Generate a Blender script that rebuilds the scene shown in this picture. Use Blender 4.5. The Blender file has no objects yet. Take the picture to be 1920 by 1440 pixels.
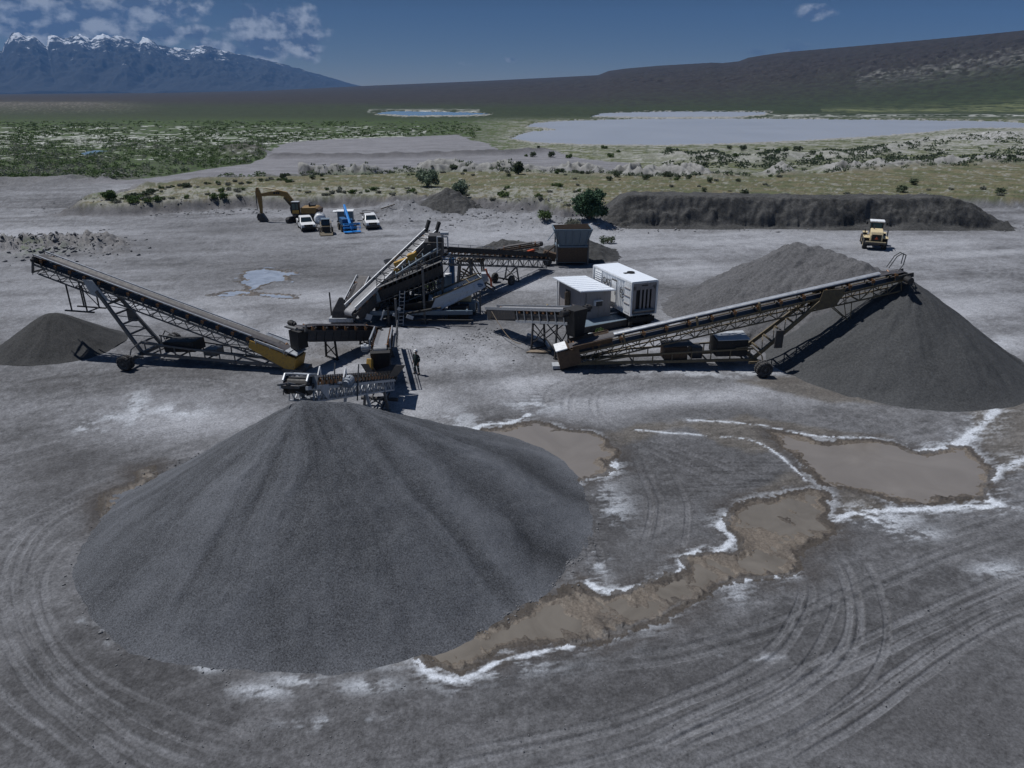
import bpy, bmesh, math, random
import numpy as np
from mathutils import Vector, Matrix, Quaternion
random.seed(7)
rng = np.random.default_rng(11)
R = math.radians
SC = bpy.context.scene
COL = SC.collection

# ------------------------------------------------------------------ camera
CAM_H = 18.5
FPX = 1346.0                       # focal length in photograph pixels (1920 wide)
TP = 546.0 / FPX                   # the horizon lies 546 px above the image centre
PITCH = math.atan(TP)
CP, SP = math.cos(PITCH), math.sin(PITCH)
cam_d = bpy.data.cameras.new("camera")
cam_d.sensor_width = 36.0
cam_d.lens = 36.0 * FPX / 1920.0
cam_d.clip_start = 0.5
cam_d.clip_end = 80000.0
cam = bpy.data.objects.new("camera", cam_d)
COL.objects.link(cam)
cam.location = (0, 0, CAM_H)
cam.rotation_euler = (R(90) - PITCH, 0, 0)
SC.camera = cam

# ------------------------------------------------------------------ exposure
SC.view_settings.view_transform = 'Standard'
SC.view_settings.look = 'None'
SC.view_settings.exposure = -0.15
SC.view_settings.gamma = 1.0
SC.cycles.max_bounces = 6
SC.cycles.volume_bounces = 0
SC.cycles.use_denoising = True

# ------------------------------------------------------------------ sun
SUN = Vector((-0.44, 0.26, 1.0)).normalized()
sun_d = bpy.data.lights.new("sun", 'SUN')
sun_d.energy = 4.5
sun_d.angle = R(0.5)
sun_d.color = (1.0, 0.98, 0.955)
sun = bpy.data.objects.new("sun", sun_d)
COL.objects.link(sun)
sun.rotation_euler = SUN.to_track_quat('Z', 'Y').to_euler()
sun.location = (0, 0, 60)

# ------------------------------------------------------------------ sky
W = bpy.data.worlds.new("World")
SC.world = W
W.use_nodes = True
nt = W.node_tree
nt.nodes.clear()

class NG:
    """tiny helper for wiring nodes"""
    def __init__(s, tree): s.t = tree
    def n(s, typ, **kw):
        nd = s.t.nodes.new(typ)
        for k, v in kw.items(): setattr(nd, k, v)
        return nd
    def put(s, sock, v):
        if isinstance(v, bpy.types.NodeSocket): s.t.links.new(v, sock)
        elif v is not None: sock.default_value = v
    def math(s, op, a, b=None, clamp=False):
        nd = s.n('ShaderNodeMath', operation=op, use_clamp=clamp)
        s.put(nd.inputs[0], a); s.put(nd.inputs[1], b)
        return nd.outputs[0]
    def mix(s, f, a, b, blend='MIX'):
        nd = s.n('ShaderNodeMix', data_type='RGBA', blend_type=blend)
        s.put(nd.inputs[0], f)
        s.put(nd.inputs[6], (*a, 1) if isinstance(a, tuple) and len(a) == 3 else a)
        s.put(nd.inputs[7], (*b, 1) if isinstance(b, tuple) and len(b) == 3 else b)
        return nd.outputs[2]
    def ramp(s, v, stops, interp='LINEAR'):
        nd = s.n('ShaderNodeValToRGB'); cr = nd.color_ramp; cr.interpolation = interp
        while len(cr.elements) < len(stops): cr.elements.new(0.5)
        for e, (p, c) in zip(cr.elements, stops):
            e.position = p
            e.color = (c, c, c, 1) if not isinstance(c, tuple) else ((*c, 1) if len(c) == 3 else c)
        s.put(nd.inputs[0], v)
        return nd.outputs[0]
    def noise(s, vec, scale, detail=4, rough=0.55, dist=0.0):
        nd = s.n('ShaderNodeTexNoise'); s.put(nd.inputs['Vector'], vec)
        nd.inputs['Scale'].default_value = scale; nd.inputs['Detail'].default_value = detail
        nd.inputs['Roughness'].default_value = rough; nd.inputs['Distortion'].default_value = dist
        return nd.outputs['Fac']
    def voro(s, vec, scale, out='Distance', feat='F1'):
        nd = s.n('ShaderNodeTexVoronoi', feature=feat); s.put(nd.inputs['Vector'], vec)
        nd.inputs['Scale'].default_value = scale
        return nd.outputs[out]
    def mapping(s, vec, scale=(1, 1, 1), loc=(0, 0, 0), rot=(0, 0, 0)):
        nd = s.n('ShaderNodeMapping'); s.put(nd.inputs[0], vec)
        nd.inputs['Location'].default_value = loc; nd.inputs['Rotation'].default_value = rot
        nd.inputs['Scale'].default_value = scale
        return nd.outputs[0]

g = NG(nt)
tc = g.n('ShaderNodeTexCoord')
sky = g.n('ShaderNodeTexSky', sky_type='NISHITA')
sky.sun_disc = False
sky.sun_elevation = math.asin(SUN.z)
sky.sun_rotation = math.atan2(SUN.x, SUN.y)
sky.altitude = 1700.0
sky.air_density = 1.0
sky.dust_density = 0.3
sky.ozone_density = 2.5
sep = g.n('ShaderNodeSeparateXYZ'); g.put(sep.inputs[0], tc.outputs['Generated'])
elev = g.math('ARCSINE', sep.outputs[2])
azim = g.math('ARCTAN2', sep.outputs[0], sep.outputs[1])
# deep clear mountain air: the sky darkens fast above the horizon
grade = g.ramp(g.math('MULTIPLY', elev, 2.2, True),
               [(0.0, (0.60, 0.575, 0.54)), (0.09, (0.43, 0.415, 0.39)), (0.28, (0.175, 0.150, 0.124)), (0.62, (0.5, 0.55, 0.58)), (1.0, (0.7, 0.75, 0.8))])
skyc = g.mix(1.0, sky.outputs[0], grade, 'MULTIPLY')
# cumulus: blobs of direction space broken up by noise
comb = g.n('ShaderNodeCombineXYZ'); g.put(comb.inputs[0], azim); g.put(comb.inputs[1], elev)
def to_dir(px, py):
    xc, yc, d = (px - 960) / FPX, (720 - py) / FPX, 1.0
    y = d * CP + yc * SP; z = yc * CP - d * SP
    return math.atan2(xc, y), math.atan2(z, math.hypot(xc, y))
mask = None
for (px, py, rx, ry, k) in [(515, 62, 92, 46, 1.15), (560, 92, 50, 26, .8), (520, 48, 44, 24, 1.5), (500, 75, 60, 22, 1.3), (215, 52, 26, 12, 1.4), (70, 12, 60, 16, 1.2), (60, 20, 165, 48, 1.15), (215, 8, 130, 34, 1.2), (30, 45, 90, 25, .8),
                            (205, 58, 60, 26, 1.1), (285, 60, 60, 20, .8), (360, 62, 40, 15, .8), (1532, 22, 32, 14, 1.05),
                            (1492, 87, 44, 20, .62), (1425, 96, 44, 12, .5), (420, 92, 60, 18, .85), (235, 2, 60, 14, .8), (120, 66, 60, 14, .6), (955, 112, 26, 8, .5), (905, 122, 50, 8, .4)]:
    a0, e0 = to_dir(px, py)
    vs = g.n('ShaderNodeVectorMath', operation='SUBTRACT'); g.put(vs.inputs[0], comb.outputs[0]); vs.inputs[1].default_value = (a0, e0, 0)
    vm = g.n('ShaderNodeVectorMath', operation='MULTIPLY'); g.put(vm.inputs[0], vs.outputs[0]); vm.inputs[1].default_value = (FPX / rx * 1.0, FPX / ry * 1.0, 0)
    vl = g.n('ShaderNodeVectorMath', operation='LENGTH'); g.put(vl.inputs[0], vm.outputs[0])
    m = g.math('MULTIPLY', g.math('SUBTRACT', 1.30, vl.outputs['Value'], True), k)
    mask = m if mask is None else g.math('MAXIMUM', mask, m)
cv = g.mapping(comb.outputs[0], (1.0, 1.35, 1.0))
n1 = g.noise(cv, 34, 7, 0.54, 0.05)
cvu = g.mapping(comb.outputs[0], (1.0, 1.35, 1.0), (0.004, -0.012, 0))
n2 = g.noise(cvu, 34, 6, 0.54, 0.05)
dens = g.math('MULTIPLY', g.math('SUBTRACT', g.math('ADD', g.math('MULTIPLY', mask, 0.75), n1), 0.76), 3.8, True)
lit = g.math('ADD', g.math('MULTIPLY', g.math('SUBTRACT', n1, n2), 4.5), 0.34, True)
ccol = g.mix(lit, (1.3, 1.5, 1.8), (7.2, 7.5, 7.8))
skyc = g.mix(g.math('MULTIPLY', dens, 0.95), skyc, ccol)
bg = g.n('ShaderNodeBackground'); g.put(bg.inputs[0], skyc); bg.inputs[1].default_value = 0.065
out = g.n('ShaderNodeOutputWorld'); g.put(out.inputs[0], bg.outputs[0])

# ------------------------------------------------------------------ measuring the place
def P(px, py, z=0.0):
    """world point of height z seen at photograph pixel px, py"""
    xc, yc = (px - 960) / FPX, (720 - py) / FPX
    dy, dz = CP + yc * SP, yc * CP - SP
    t = (z - CAM_H) / dz
    return Vector((xc * t, dy * t, z))
def PY(px, py, Y):
    xc, yc = (px - 960) / FPX, (720 - py) / FPX
    dy, dz = CP + yc * SP, yc * CP - SP
    t = Y / dy
    return Vector((xc * t, Y, CAM_H + dz * t))
# ------------------------------------------------------------------ materials
MATS = {}
def mat(name, col, rough=0.6, metal=0.0, dirt=None, damt=0.35, scale=3.0, bump=0.15, bscale=25.0, spec=0.4, var=0.15, streak=False, trans=0.0):
    if name in MATS: return MATS[name]
    m = bpy.data.materials.new(name); m.use_nodes = True
    t = m.node_tree; t.nodes.clear(); q = NG(t)
    tc = q.n('ShaderNodeTexCoord'); v = tc.outputs['Object']
    if streak: v = q.mapping(v, (1.0, 1.0, 0.25))
    n = q.noise(v, scale, 5, 0.62)
    a = tuple(c * (1 - var) for c in col); b = tuple(min(1, c * (1 + var)) for c in col)
    c = q.mix(n, a, b)
    if dirt:
        dn = q.noise(q.mapping(v, (1, 1, 1), (5, 3, 1)), scale * 1.7, 7, 0.7)
        f = q.math('MULTIPLY', q.math('SUBTRACT', dn, 0.62 - damt * 0.35), 5.0, True)
        c = q.mix(q.math('MULTIPLY', f, 0.85), c, dirt)
    p = q.n('ShaderNodeBsdfPrincipled'); q.put(p.inputs['Base Color'], c)
    p.inputs['Metallic'].default_value = metal
    q.put(p.inputs['Roughness'], q.math('ADD', q.math('MULTIPLY', n, 0.25), rough - 0.12, True))
    p.inputs['Specular IOR Level'].default_value = spec
    if bump:
        bn = q.n('ShaderNodeBump'); bn.inputs['Strength'].default_value = bump; bn.inputs['Distance'].default_value = 0.03
        q.put(bn.inputs['Height'], q.noise(v, bscale, 4, 0.6)); q.put(p.inputs['Normal'], bn.outputs[0])
    o = q.n('ShaderNodeOutputMaterial'); q.put(o.inputs[0], p.outputs[0])
    MATS[name] = m
    return m
DUST = (0.22, 0.215, 0.21)
RUST = (0.10, 0.05, 0.03)
M = dict(
    steel=mat('grey_painted_steel', (0.13, 0.135, 0.14), 0.55, 0.2, RUST, 0.3),
    dark=mat('dark_grimy_steel', (0.055, 0.055, 0.058), 0.6, 0.2, (0.12, 0.10, 0.085), 0.35),
    darker=mat('blackened_steel', (0.02, 0.02, 0.021), 0.7, 0.1, (0.07, 0.06, 0.05), 0.25),
    galv=mat('galvanised_steel', (0.42, 0.44, 0.47), 0.42, 0.5, DUST, 0.3),
    pale=mat('pale_grey_paint', (0.42, 0.45, 0.49), 0.5, 0.05, DUST, 0.35),
    belt=mat('dusty_rubber_belt', (0.20, 0.205, 0.22), 0.55, 0.0, (0.30, 0.30, 0.31), 0.5),
    beltdark=mat('dark_rubber_belt', (0.055, 0.052, 0.058), 0.6, 0.0, (0.12, 0.115, 0.115), 0.3),
    roller=mat('rusty_roller', (0.22, 0.11, 0.05), 0.5, 0.2, (0.08, 0.05, 0.03), 0.4),
    yellow=mat('yellow_paint', (0.45, 0.27, 0.055), 0.55, 0.0, (0.16, 0.12, 0.08), 0.35),
    exc=mat('excavator_orange_yellow', (0.25, 0.155, 0.05), 0.55, 0.0, (0.12, 0.08, 0.05), 0.35),
    ochre=mat('weathered_ochre_paint', (0.155, 0.125, 0.075), 0.6, 0.05, (0.09, 0.075, 0.06), 0.55),
    brown=mat('rust_brown_steel', (0.11, 0.075, 0.05), 0.7, 0.1, (0.06, 0.04, 0.03), 0.5),
    cream=mat('cream_yellow_paint', (0.60, 0.50, 0.31), 0.5, 0.0, DUST, 0.25),
    white=mat('white_paint', (0.78, 0.80, 0.82), 0.4, 0.0, (0.42, 0.41, 0.38), 0.30, var=0.05, streak=True),
    whitecar=mat('white_car_paint', (0.76, 0.77, 0.78), 0.28, 0.0, (0.5, 0.49, 0.47), 0.1, var=0.04, bump=0.0, spec=0.6),
    blue=mat('bright_blue_paint', (0.02, 0.26, 0.72), 0.4, 0.0, (0.05, 0.2, 0.45), 0.2),
    blued=mat('deep_blue_paint', (0.02, 0.10, 0.24), 0.5, 0.0, (0.07, 0.08, 0.1), 0.3),
    slate=mat('slate_blue_paint', (0.15, 0.20, 0.25), 0.5, 0.1, RUST, 0.12, streak=True),
    wash=mat('washer_grey_paint', (0.50, 0.55, 0.62), 0.5, 0.0, (0.22, 0.16, 0.10), 0.22),
    tyre=mat('tyre_rubber', (0.028, 0.028, 0.03), 0.85, 0.0, (0.14, 0.135, 0.13), 0.45),
    glass=mat('dark_glass', (0.012, 0.02, 0.022), 0.12, 0.0, None, bump=0.0, spec=0.8),
    glassg=mat('tinted_cab_glass', (0.03, 0.07, 0.075), 0.15, 0.0, None, bump=0.0, spec=0.8),
    black=mat('black_plastic', (0.015, 0.015, 0.016), 0.6, 0.0, (0.05, 0.05, 0.05), 0.3),
    hutwall=mat('grey_hut_siding', (0.31, 0.29, 0.29), 0.7, 0.0, (0.22, 0.19, 0.17), 0.3, streak=True),
    hutlit=mat('sunlit_hut_siding', (0.62, 0.63, 0.64), 0.6, 0.0, DUST, 0.2),
    roofw=mat('white_sheet_roof', (0.74, 0.79, 0.86), 0.45, 0.0, (0.55, 0.57, 0.6), 0.12, var=0.05),
    wood=mat('weathered_timber', (0.20, 0.16, 0.12), 0.8, 0.0, (0.1, 0.08, 0.06), 0.4),
    orange=mat('orange_paint', (0.50, 0.09, 0.03), 0.5, 0.0, (0.3, 0.1, 0.05), 0.2),
    red=mat('red_paint', (0.42, 0.03, 0.02), 0.5),
    lamp=mat('lamp_lens', (0.75, 0.78, 0.8), 0.15, 0.0, None, bump=0.0),
    leafgrn=None,
)

# ------------------------------------------------------------------ mesh collecting
class MB:
    def __init__(s): s.v = []; s.f = []
    def add(s, vs, fs):
        o = len(s.v); s.v.extend([tuple(v) for v in vs]); s.f.extend([tuple(o + i for i in f) for f in fs]); return s
    def box(s, c, d, rz=0.0, ry=0.0):
        hx, hy, hz = d[0] / 2, d[1] / 2, d[2] / 2
        pts = [Vector((x, y, z)) for z in (-hz, hz) for y in (-hy, hy) for x in (-hx, hx)]
        m = Matrix.Rotation(rz, 3, 'Z') @ Matrix.Rotation(ry, 3, 'Y'); c = Vector(c)
        return s.add([m @ p + c for p in pts], [(0, 2, 3, 1), (4, 5, 7, 6), (0, 1, 5, 4), (2, 6, 7, 3), (0, 4, 6, 2), (1, 3, 7, 5)])
    def bar(s, a, b, w=0.08, h=None, up=(0, 0, 1)):
        a, b = Vector(a), Vector(b); h = w if h is None else h
        d = (b - a)
        if d.length < 1e-5: return s
        d.normalize(); u = Vector(up)
        if abs(d.dot(u)) > 0.98: u = Vector((1, 0, 0))
        x = d.cross(u).normalized() * (w / 2); y = d.cross(x).normalized() * (h / 2)
        pts = [a - x - y, a + x - y, a + x + y, a - x + y, b - x - y, b + x - y, b + x + y, b - x + y]
        return s.add(pts, [(0, 1, 2, 3), (7, 6, 5, 4), (0, 4, 5, 1), (1, 5, 6, 2), (2, 6, 7, 3), (3, 7, 4, 0)])
    def tube(s, a, b, r=0.05, n=8, r2=None, caps=True):
        a, b = Vector(a), Vector(b); d = b - a
        if d.length < 1e-5: return s
        d.normalize(); u = Vector((0, 0, 1)) if abs(d.z) < 0.95 else Vector((1, 0, 0))
        x = d.cross(u).normalized(); y = d.cross(x); r2 = r if r2 is None else r2
        A = [a + (x * math.cos(2 * math.pi * i / n) + y * math.sin(2 * math.pi * i / n)) * r for i in range(n)]
        B = [b + (x * math.cos(2 * math.pi * i / n) + y * math.sin(2 * math.pi * i / n)) * r2 for i in range(n)]
        fs = [(i, (i + 1) % n, n + (i + 1) % n, n + i) for i in range(n)]
        if caps: fs += [tuple(range(n))[::-1], tuple(range(n, 2 * n))]
        return s.add(A + B, fs)
    def path(s, pts, r=0.04, n=6):
        for a, b in zip(pts[:-1], pts[1:]): s.tube(a, b, r, n)
        return s
    def loft(s, rings, caps=True, closed=True):
        n = len(rings[0]); vs = [p for r in rings for p in r]; fs = []
        for k in range(len(rings) - 1):
            for i in range(n if closed else n - 1):
                j = (i + 1) % n
                fs.append((k * n + i, k * n + j, (k + 1) * n + j, (k + 1) * n + i))
        if caps: fs += [tuple(range(n))[::-1], tuple((len(rings) - 1) * n + i for i in range(n))]
        return s.add(vs, fs)
    def prism(s, prof, y0, y1, inset=0.0):
        """side profile of (x, z) points extruded across from y0 to y1"""
        return s.loft([[(x, y0, z) for x, z in prof], [(x, y1, z) for x, z in prof]])
    def lathe(s, prof, c, axis='y', n=20):
        """prof of (radius, offset) turned about an axis through c"""
        rings = []
        for r, o in prof:
            ring = []
            for i in range(n):
                a = 2 * math.pi * i / n; p, q = r * math.cos(a), r * math.sin(a)
                v = {'y': (p, o, q), 'x': (o, p, q), 'z': (p, q, o)}[axis]
                ring.append((c[0] + v[0], c[1] + v[1], c[2] + v[2]))
            rings.append(ring)
        return s.loft(rings)
    def mesh(s, name):
        me = bpy.data.meshes.new(name); me.from_pydata(s.v, [], s.f); me.validate()
        bm = bmesh.new(); bm.from_mesh(me); bmesh.ops.recalc_face_normals(bm, faces=bm.faces); bm.to_mesh(me); bm.free()
        return me

def link(o, parent=None, loc=None, rz=None):
    COL.objects.link(o)
    if parent is not None: o.parent = parent
    if loc is not None: o.location = loc
    if rz is not None: o.rotation_euler = (0, 0, rz)
    return o
def part(name, mb, m, parent, loc=None, rz=None, bevel=0.0, smooth=False, label=None):
    me = mb.mesh(name) if isinstance(mb, MB) else mb
    if not me.materials: me.materials.append(M[m] if isinstance(m, str) else m)
    o = bpy.data.objects.new(name, me); link(o, parent, loc, rz)
    if smooth: me.polygons.foreach_set('use_smooth', [True] * len(me.polygons))
    if bevel:
        b = o.modifiers.new('bevel', 'BEVEL'); b.width = bevel; b.segments = 2; b.limit_method = 'ANGLE'; b.angle_limit = R(40)
    if label: o['label'] = label
    return o
def thing(name, label, cat, loc=(0, 0, 0), rz=0.0, group=None):
    o = bpy.data.objects.new(name, None); link(o, None, loc, rz); o.empty_display_size = 0.5
    o['label'] = label; o['category'] = cat
    if group: o['group'] = group
    return o
def tag(o, label, cat, group=None):
    o['label'] = label; o['category'] = cat
    if group: o['group'] = group
    return o
def dup(root, loc=None, rz=None, label=None, scale=None):
    c = root.copy(); COL.objects.link(c)
    if loc is not None: c.location = loc
    if rz is not None: c.rotation_euler = (0, 0, rz)
    if scale is not None: c.scale = scale
    if label: c['label'] = label
    for ch in list(root.children):
        d = ch.copy(); COL.objects.link(d); d.parent = c
        for gch in list(ch.children):
            e = gch.copy(); COL.objects.link(e); e.parent = d
    return c

WHEELS = {}
def wheel(parent, c, r=0.5, w=0.3, rimm='steel', name='wheel', rz=None, tread=True):
    key = (round(r, 3), round(w, 3), rimm)
    if key not in WHEELS:
        a = MB()
        h = w / 2
        a.lathe([(r * .10, -h * .75), (r * .50, -h * .6), (r * .60, -h * .9), (r * .60, h * .9), (r * .50, h * .6), (r * .10, h * .75)], (0, 0, 0), 'y', 20)
        a.lathe([(r * .14, -h * .95), (r * .14, h * .95)], (0, 0, 0), 'y', 10)
        for k in range(6):
            t = k * math.pi / 3
            a.tube((r * .3 * math.cos(t), -h * .8, r * .3 * math.sin(t)), (r * .3 * math.cos(t), h * .8, r * .3 * math.sin(t)), r * .035, 6)
        b = MB()
        b.lathe([(r * .58, -h * .8), (r * .70, -h), (r * .90, -h), (r * .985, -h * .72), (r * 1.0, 0), (r * .985, h * .72), (r * .90, h), (r * .70, h), (r * .58, h * .8)], (0, 0, 0), 'y', 28)
        if tread:
            for k in range(22):
                t = 2 * math.pi * k / 22
                for sg in (-1, 1):
                    c0 = Vector((r * 1.0 * math.cos(t), sg * h * .85, r * 1.0 * math.sin(t))); t2 = t + .09
                    c1 = Vector((r * 1.0 * math.cos(t2), 0, r * 1.0 * math.sin(t2)))
                    b.bar(c0, c1, r * .07, r * .08, up=c0.normalized())
        ma, mb_ = a.mesh('rim'), b.mesh('tyre')
        ma.materials.append(M[rimm]); mb_.materials.append(M['tyre'])
        WHEELS[key] = (ma, mb_)
    ma, mb_ = WHEELS[key]
    o = bpy.data.objects.new(name, ma); link(o, parent, c, rz)
    t = bpy.data.objects.new('tyre', mb_); link(t, o)
    return o

def text_mesh(body, size, depth=0.01):
    cu = bpy.data.curves.new('lettering', 'FONT'); cu.body = body; cu.size = size; cu.extrude = depth; cu.align_x = 'CENTER'; cu.align_y = 'CENTER'
    o = bpy.data.objects.new('lettering', cu); COL.objects.link(o)
    bpy.context.view_layer.update()
    me = bpy.data.meshes.new_from_object(o)
    bpy.data.objects.remove(o); return me

# ------------------------------------------------------------------ numpy noise
_T = rng.random((8, 512, 512)).astype(np.float32)
def vn(x, y, s=0):
    xi = np.floor(x).astype(np.int64); yi = np.floor(y).astype(np.int64)
    fx = x - xi; fy = y - yi
    fx = fx * fx * (3 - 2 * fx); fy = fy * fy * (3 - 2 * fy)
    T = _T[s % 8]; x0 = xi & 511; x1 = (xi + 1) & 511; y0 = yi & 511; y1 = (yi + 1) & 511
    return (T[x0, y0] * (1 - fx) * (1 - fy) + T[x1, y0] * fx * (1 - fy) + T[x0, y1] * (1 - fx) * fy + T[x1, y1] * fx * fy) * 2 - 1
def fbm(x, y, s=0, o=4, g=0.5):
    a = 1.0; r = 0; n = 0
    for k in range(o):
        r = r + a * vn(x + 17.3 * k, y - 9.1 * k, s + k); n += a; a *= g; x = x * 2.03; y = y * 2.03
    return r / n
def sstep(a, b, x):
    t = np.clip((x - a) / (b - a), 0, 1); return t * t * (3 - 2 * t)
def inpoly(X, Y, poly):
    ins = np.zeros(np.shape(X), bool); n = len(poly)
    for i in range(n):
        x0, y0 = poly[i]; x1, y1 = poly[(i + 1) % n]
        if y0 == y1: continue
        c = ((y0 > Y) != (y1 > Y)) & (X < (x1 - x0) * (Y - y0) / (y1 - y0) + x0)
        ins ^= c
    return ins
def pldist(X, Y, pts, closed=False):
    d = np.full(np.shape(X), 1e9); n = len(pts)
    for i in range(n if closed else n - 1):
        x0, y0 = pts[i]; x1, y1 = pts[(i + 1) % n]
        dx, dy = x1 - x0, y1 - y0; L = dx * dx + dy * dy + 1e-12
        t = np.clip(((X - x0) * dx + (Y - y0) * dy) / L, 0, 1)
        d = np.minimum(d, (X - x0 - t * dx) ** 2 + (Y - y0 - t * dy) ** 2)
    return np.sqrt(d)
def wpoly(pp): return [tuple(P(a, b))[:2] for a, b in pp]
def sd(X, Y, poly, margin=6.0):
    """signed distance to a world polygon, negative inside, clipped to margin"""
    out = np.full(X.shape, margin, float)
    xs = [p[0] for p in poly]; ys = [p[1] for p in poly]
    m = (X > min(xs) - margin) & (X < max(xs) + margin) & (Y > min(ys) - margin) & (Y < max(ys) + margin)
    if m.any():
        x, y = X[m], Y[m]; d = pldist(x, y, poly, True); d[inpoly(x, y, poly)] *= -1; out[m] = np.minimum(d, margin)
    return out
def spline(pts, k=6):
    """Catmull-Rom through the points"""
    o = []; n = len(pts)
    for i in range(n - 1):
        p0 = pts[max(i - 1, 0)]; p1 = pts[i]; p2 = pts[i + 1]; p3 = pts[min(i + 2, n - 1)]
        for j in range(k):
            t = j / k
            o.append(tuple(0.5 * (2 * p1[c] + (p2[c] - p0[c]) * t + (2 * p0[c] - 5 * p1[c] + 4 * p2[c] - p3[c]) * t * t + (3 * p1[c] - p0[c] - 3 * p2[c] + p3[c]) * t ** 3) for c in (0, 1)))
    o.append(tuple(pts[-1])); return o
def grid_mesh(name, V, nr, nc, smooth=True, col=None, attrs=None):
    me = bpy.data.meshes.new(name)
    i = np.arange(nr - 1)[:, None] * nc + np.arange(nc - 1)[None, :]
    F = np.stack([i, i + 1, i + 1 + nc, i + nc], -1).reshape(-1, 4).astype(np.int32)
    me.vertices.add(len(V)); me.vertices.foreach_set('co', V.astype(np.float32).ravel())
    me.loops.add(F.size); me.loops.foreach_set('vertex_index', F.ravel())
    me.polygons.add(len(F)); me.polygons.foreach_set('loop_start', np.arange(0, F.size, 4, dtype=np.int32))
    me.polygons.foreach_set('loop_total', np.full(len(F), 4, dtype=np.int32))
    me.update(calc_edges=True)
    if smooth: me.polygons.foreach_set('use_smooth', np.ones(len(F), bool))
    if col is not None:
        a = me.attributes.new('alb', 'FLOAT_COLOR', 'POINT'); a.data.foreach_set('color', np.concatenate([col, np.ones((len(col), 1))], 1).astype(np.float32).ravel())
    for k, v in (attrs or {}).items():
        a = me.attributes.new(k, 'FLOAT', 'POINT'); a.data.foreach_set('value', v.astype(np.float32).ravel())
    return me
# ------------------------------------------------------------------ ground: zones measured on the photograph, laid out in world metres
POND_A = [(880, 850), (900, 803), (955, 797), (985, 790), (1010, 790), (1045, 806), (1075, 808), (1100, 812), (1130, 822), (1133, 838), (1152, 845), (1135, 858), (1120, 862), (1143, 880), (1130, 888), (1095, 894), (1045, 910), (1010, 925), (950, 900), (860, 870)]
POND_B = [(1452, 812), (1500, 818), (1530, 824), (1640, 826), (1720, 846), (1760, 844), (1780, 836), (1815, 838), (1838, 856), (1858, 880), (1850, 905), (1845, 935), (1790, 943), (1740, 950), (1690, 942), (1640, 930), (1590, 915), (1540, 905), (1512, 885), (1486, 852), (1466, 836)]
POND_C = [(1372, 955), (1400, 942), (1470, 935), (1520, 920), (1548, 925), (1540, 950), (1557, 990), (1545, 1008), (1490, 1022), (1500, 1070), (1440, 1075), (1360, 1085), (1295, 1115), (1270, 1130), (1220, 1160), (1140, 1185), (1050, 1200), (960, 1213), (900, 1235), (858, 1256), (815, 1246), (800, 1225), (880, 1190), (1000, 1130), (1085, 1098), (1140, 1118), (1190, 1105), (1255, 1080), (1285, 1066), (1285, 1047), (1330, 1035), (1378, 1035), (1380, 1010), (1370, 985)]
POND_D = [(196, 950), (205, 925), (240, 912), (262, 900), (262, 882), (280, 880), (288, 892), (275, 905), (292, 922), (270, 945), (230, 975), (200, 985)]
LAKE_1 = [(955, 258), (1000, 266), (1100, 270), (1250, 271), (1350, 269), (1500, 263), (1620, 256), (1740, 248), (1800, 240), (1930, 239), (1990, 232), (1880, 226), (1700, 223), (1450, 221), (1200, 221), (1050, 225), (1000, 229), (985, 236), (1045, 241), (1000, 243), (970, 250)]
LAKE_2 = [(1108, 217), (1130, 211), (1240, 208), (1330, 208), (1440, 209), (1435, 214), (1380, 218), (1250, 219)]
LAKE_3 = [(700, 212), (740, 207), (860, 209), (925, 212), (880, 215), (760, 216)]
RIVER = [(146, 289), (155, 283), (180, 279), (215, 281), (190, 285), (168, 291)]
SLICK = [(390, 552), (420, 545), (455, 540), (450, 520), (455, 508), (500, 502), (555, 510), (540, 528), (500, 535), (485, 545), (560, 553), (555, 560), (470, 556), (420, 557)]
MEADOW = [(126, 402), (165, 380), (215, 378), (270, 362), (330, 352), (420, 347), (520, 343), (640, 338), (760, 336), (900, 334), (1040, 335), (1180, 340), (1300, 343), (1440, 340), (1560, 334), (1700, 322), (1800, 316), (1990, 310), (2200, 310), (2200, 395), (1920, 388), (1700, 384), (1170, 392), (1140, 408), (1060, 418), (1010, 412), (940, 396), (860, 392), (740, 390), (660, 384), (560, 392), (470, 386), (380, 392), (300, 398), (220, 402)]
ROADZ = [(-300, 520), (-200, 400), (0, 346), (90, 340), (180, 342), (250, 338), (330, 326), (420, 312), (470, 306), (498, 296), (500, 280), (530, 268), (610, 262), (720, 256), (800, 254), (868, 250), (905, 268), (935, 284), (1040, 286), (1110, 300), (1180, 308), (1130, 330), (1000, 325), (900, 322), (760, 324), (640, 328), (520, 336), (420, 342), (330, 348), (260, 362), (200, 376), (120, 396), (120, 420), (-300, 600)]
ROADW = wpoly(ROADZ)
MEADW = wpoly(MEADOW)
SALT = [([(1700, 846), (1760, 844), (1800, 830), (1835, 802), (1868, 768)], .42), ([(1930, 862), (1872, 880), (1852, 898), (1846, 928), (1872, 945)], .42), ([(1620, 958), (1700, 956), (1790, 951), (1860, 952)], .3), ([(1100, 1090), (1140, 1110), (1190, 1100), (1240, 1082), (1275, 1068), (1282, 1045), (1310, 1034)], .2), ([(1348, 1032), (1372, 1012), (1352, 990), (1368, 968)], .3), ([(1290, 1118), (1250, 1145), (1200, 1165), (1130, 1192), (1040, 1217), (960, 1232), (920, 1246)], .2), ([(785, 1235), (808, 1262), (850, 1274), (890, 1264), (930, 1242)], .22), ([(1060, 908), (1110, 893), (1146, 882), (1152, 868)], .25), ([(885, 838), (896, 800), (960, 791), (992, 775)], .25), ([(1190, 806), (1320, 816), (1400, 824), (1450, 846), (1490, 880), (1512, 902)], .07), ([(1290, 788), (1420, 797), (1530, 818), (1640, 820)], .08), ([(1490, 1076), (1400, 1086), (1350, 1090)], .13), ([(1560, 975), (1610, 962), (1660, 985)], .3)]
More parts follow.
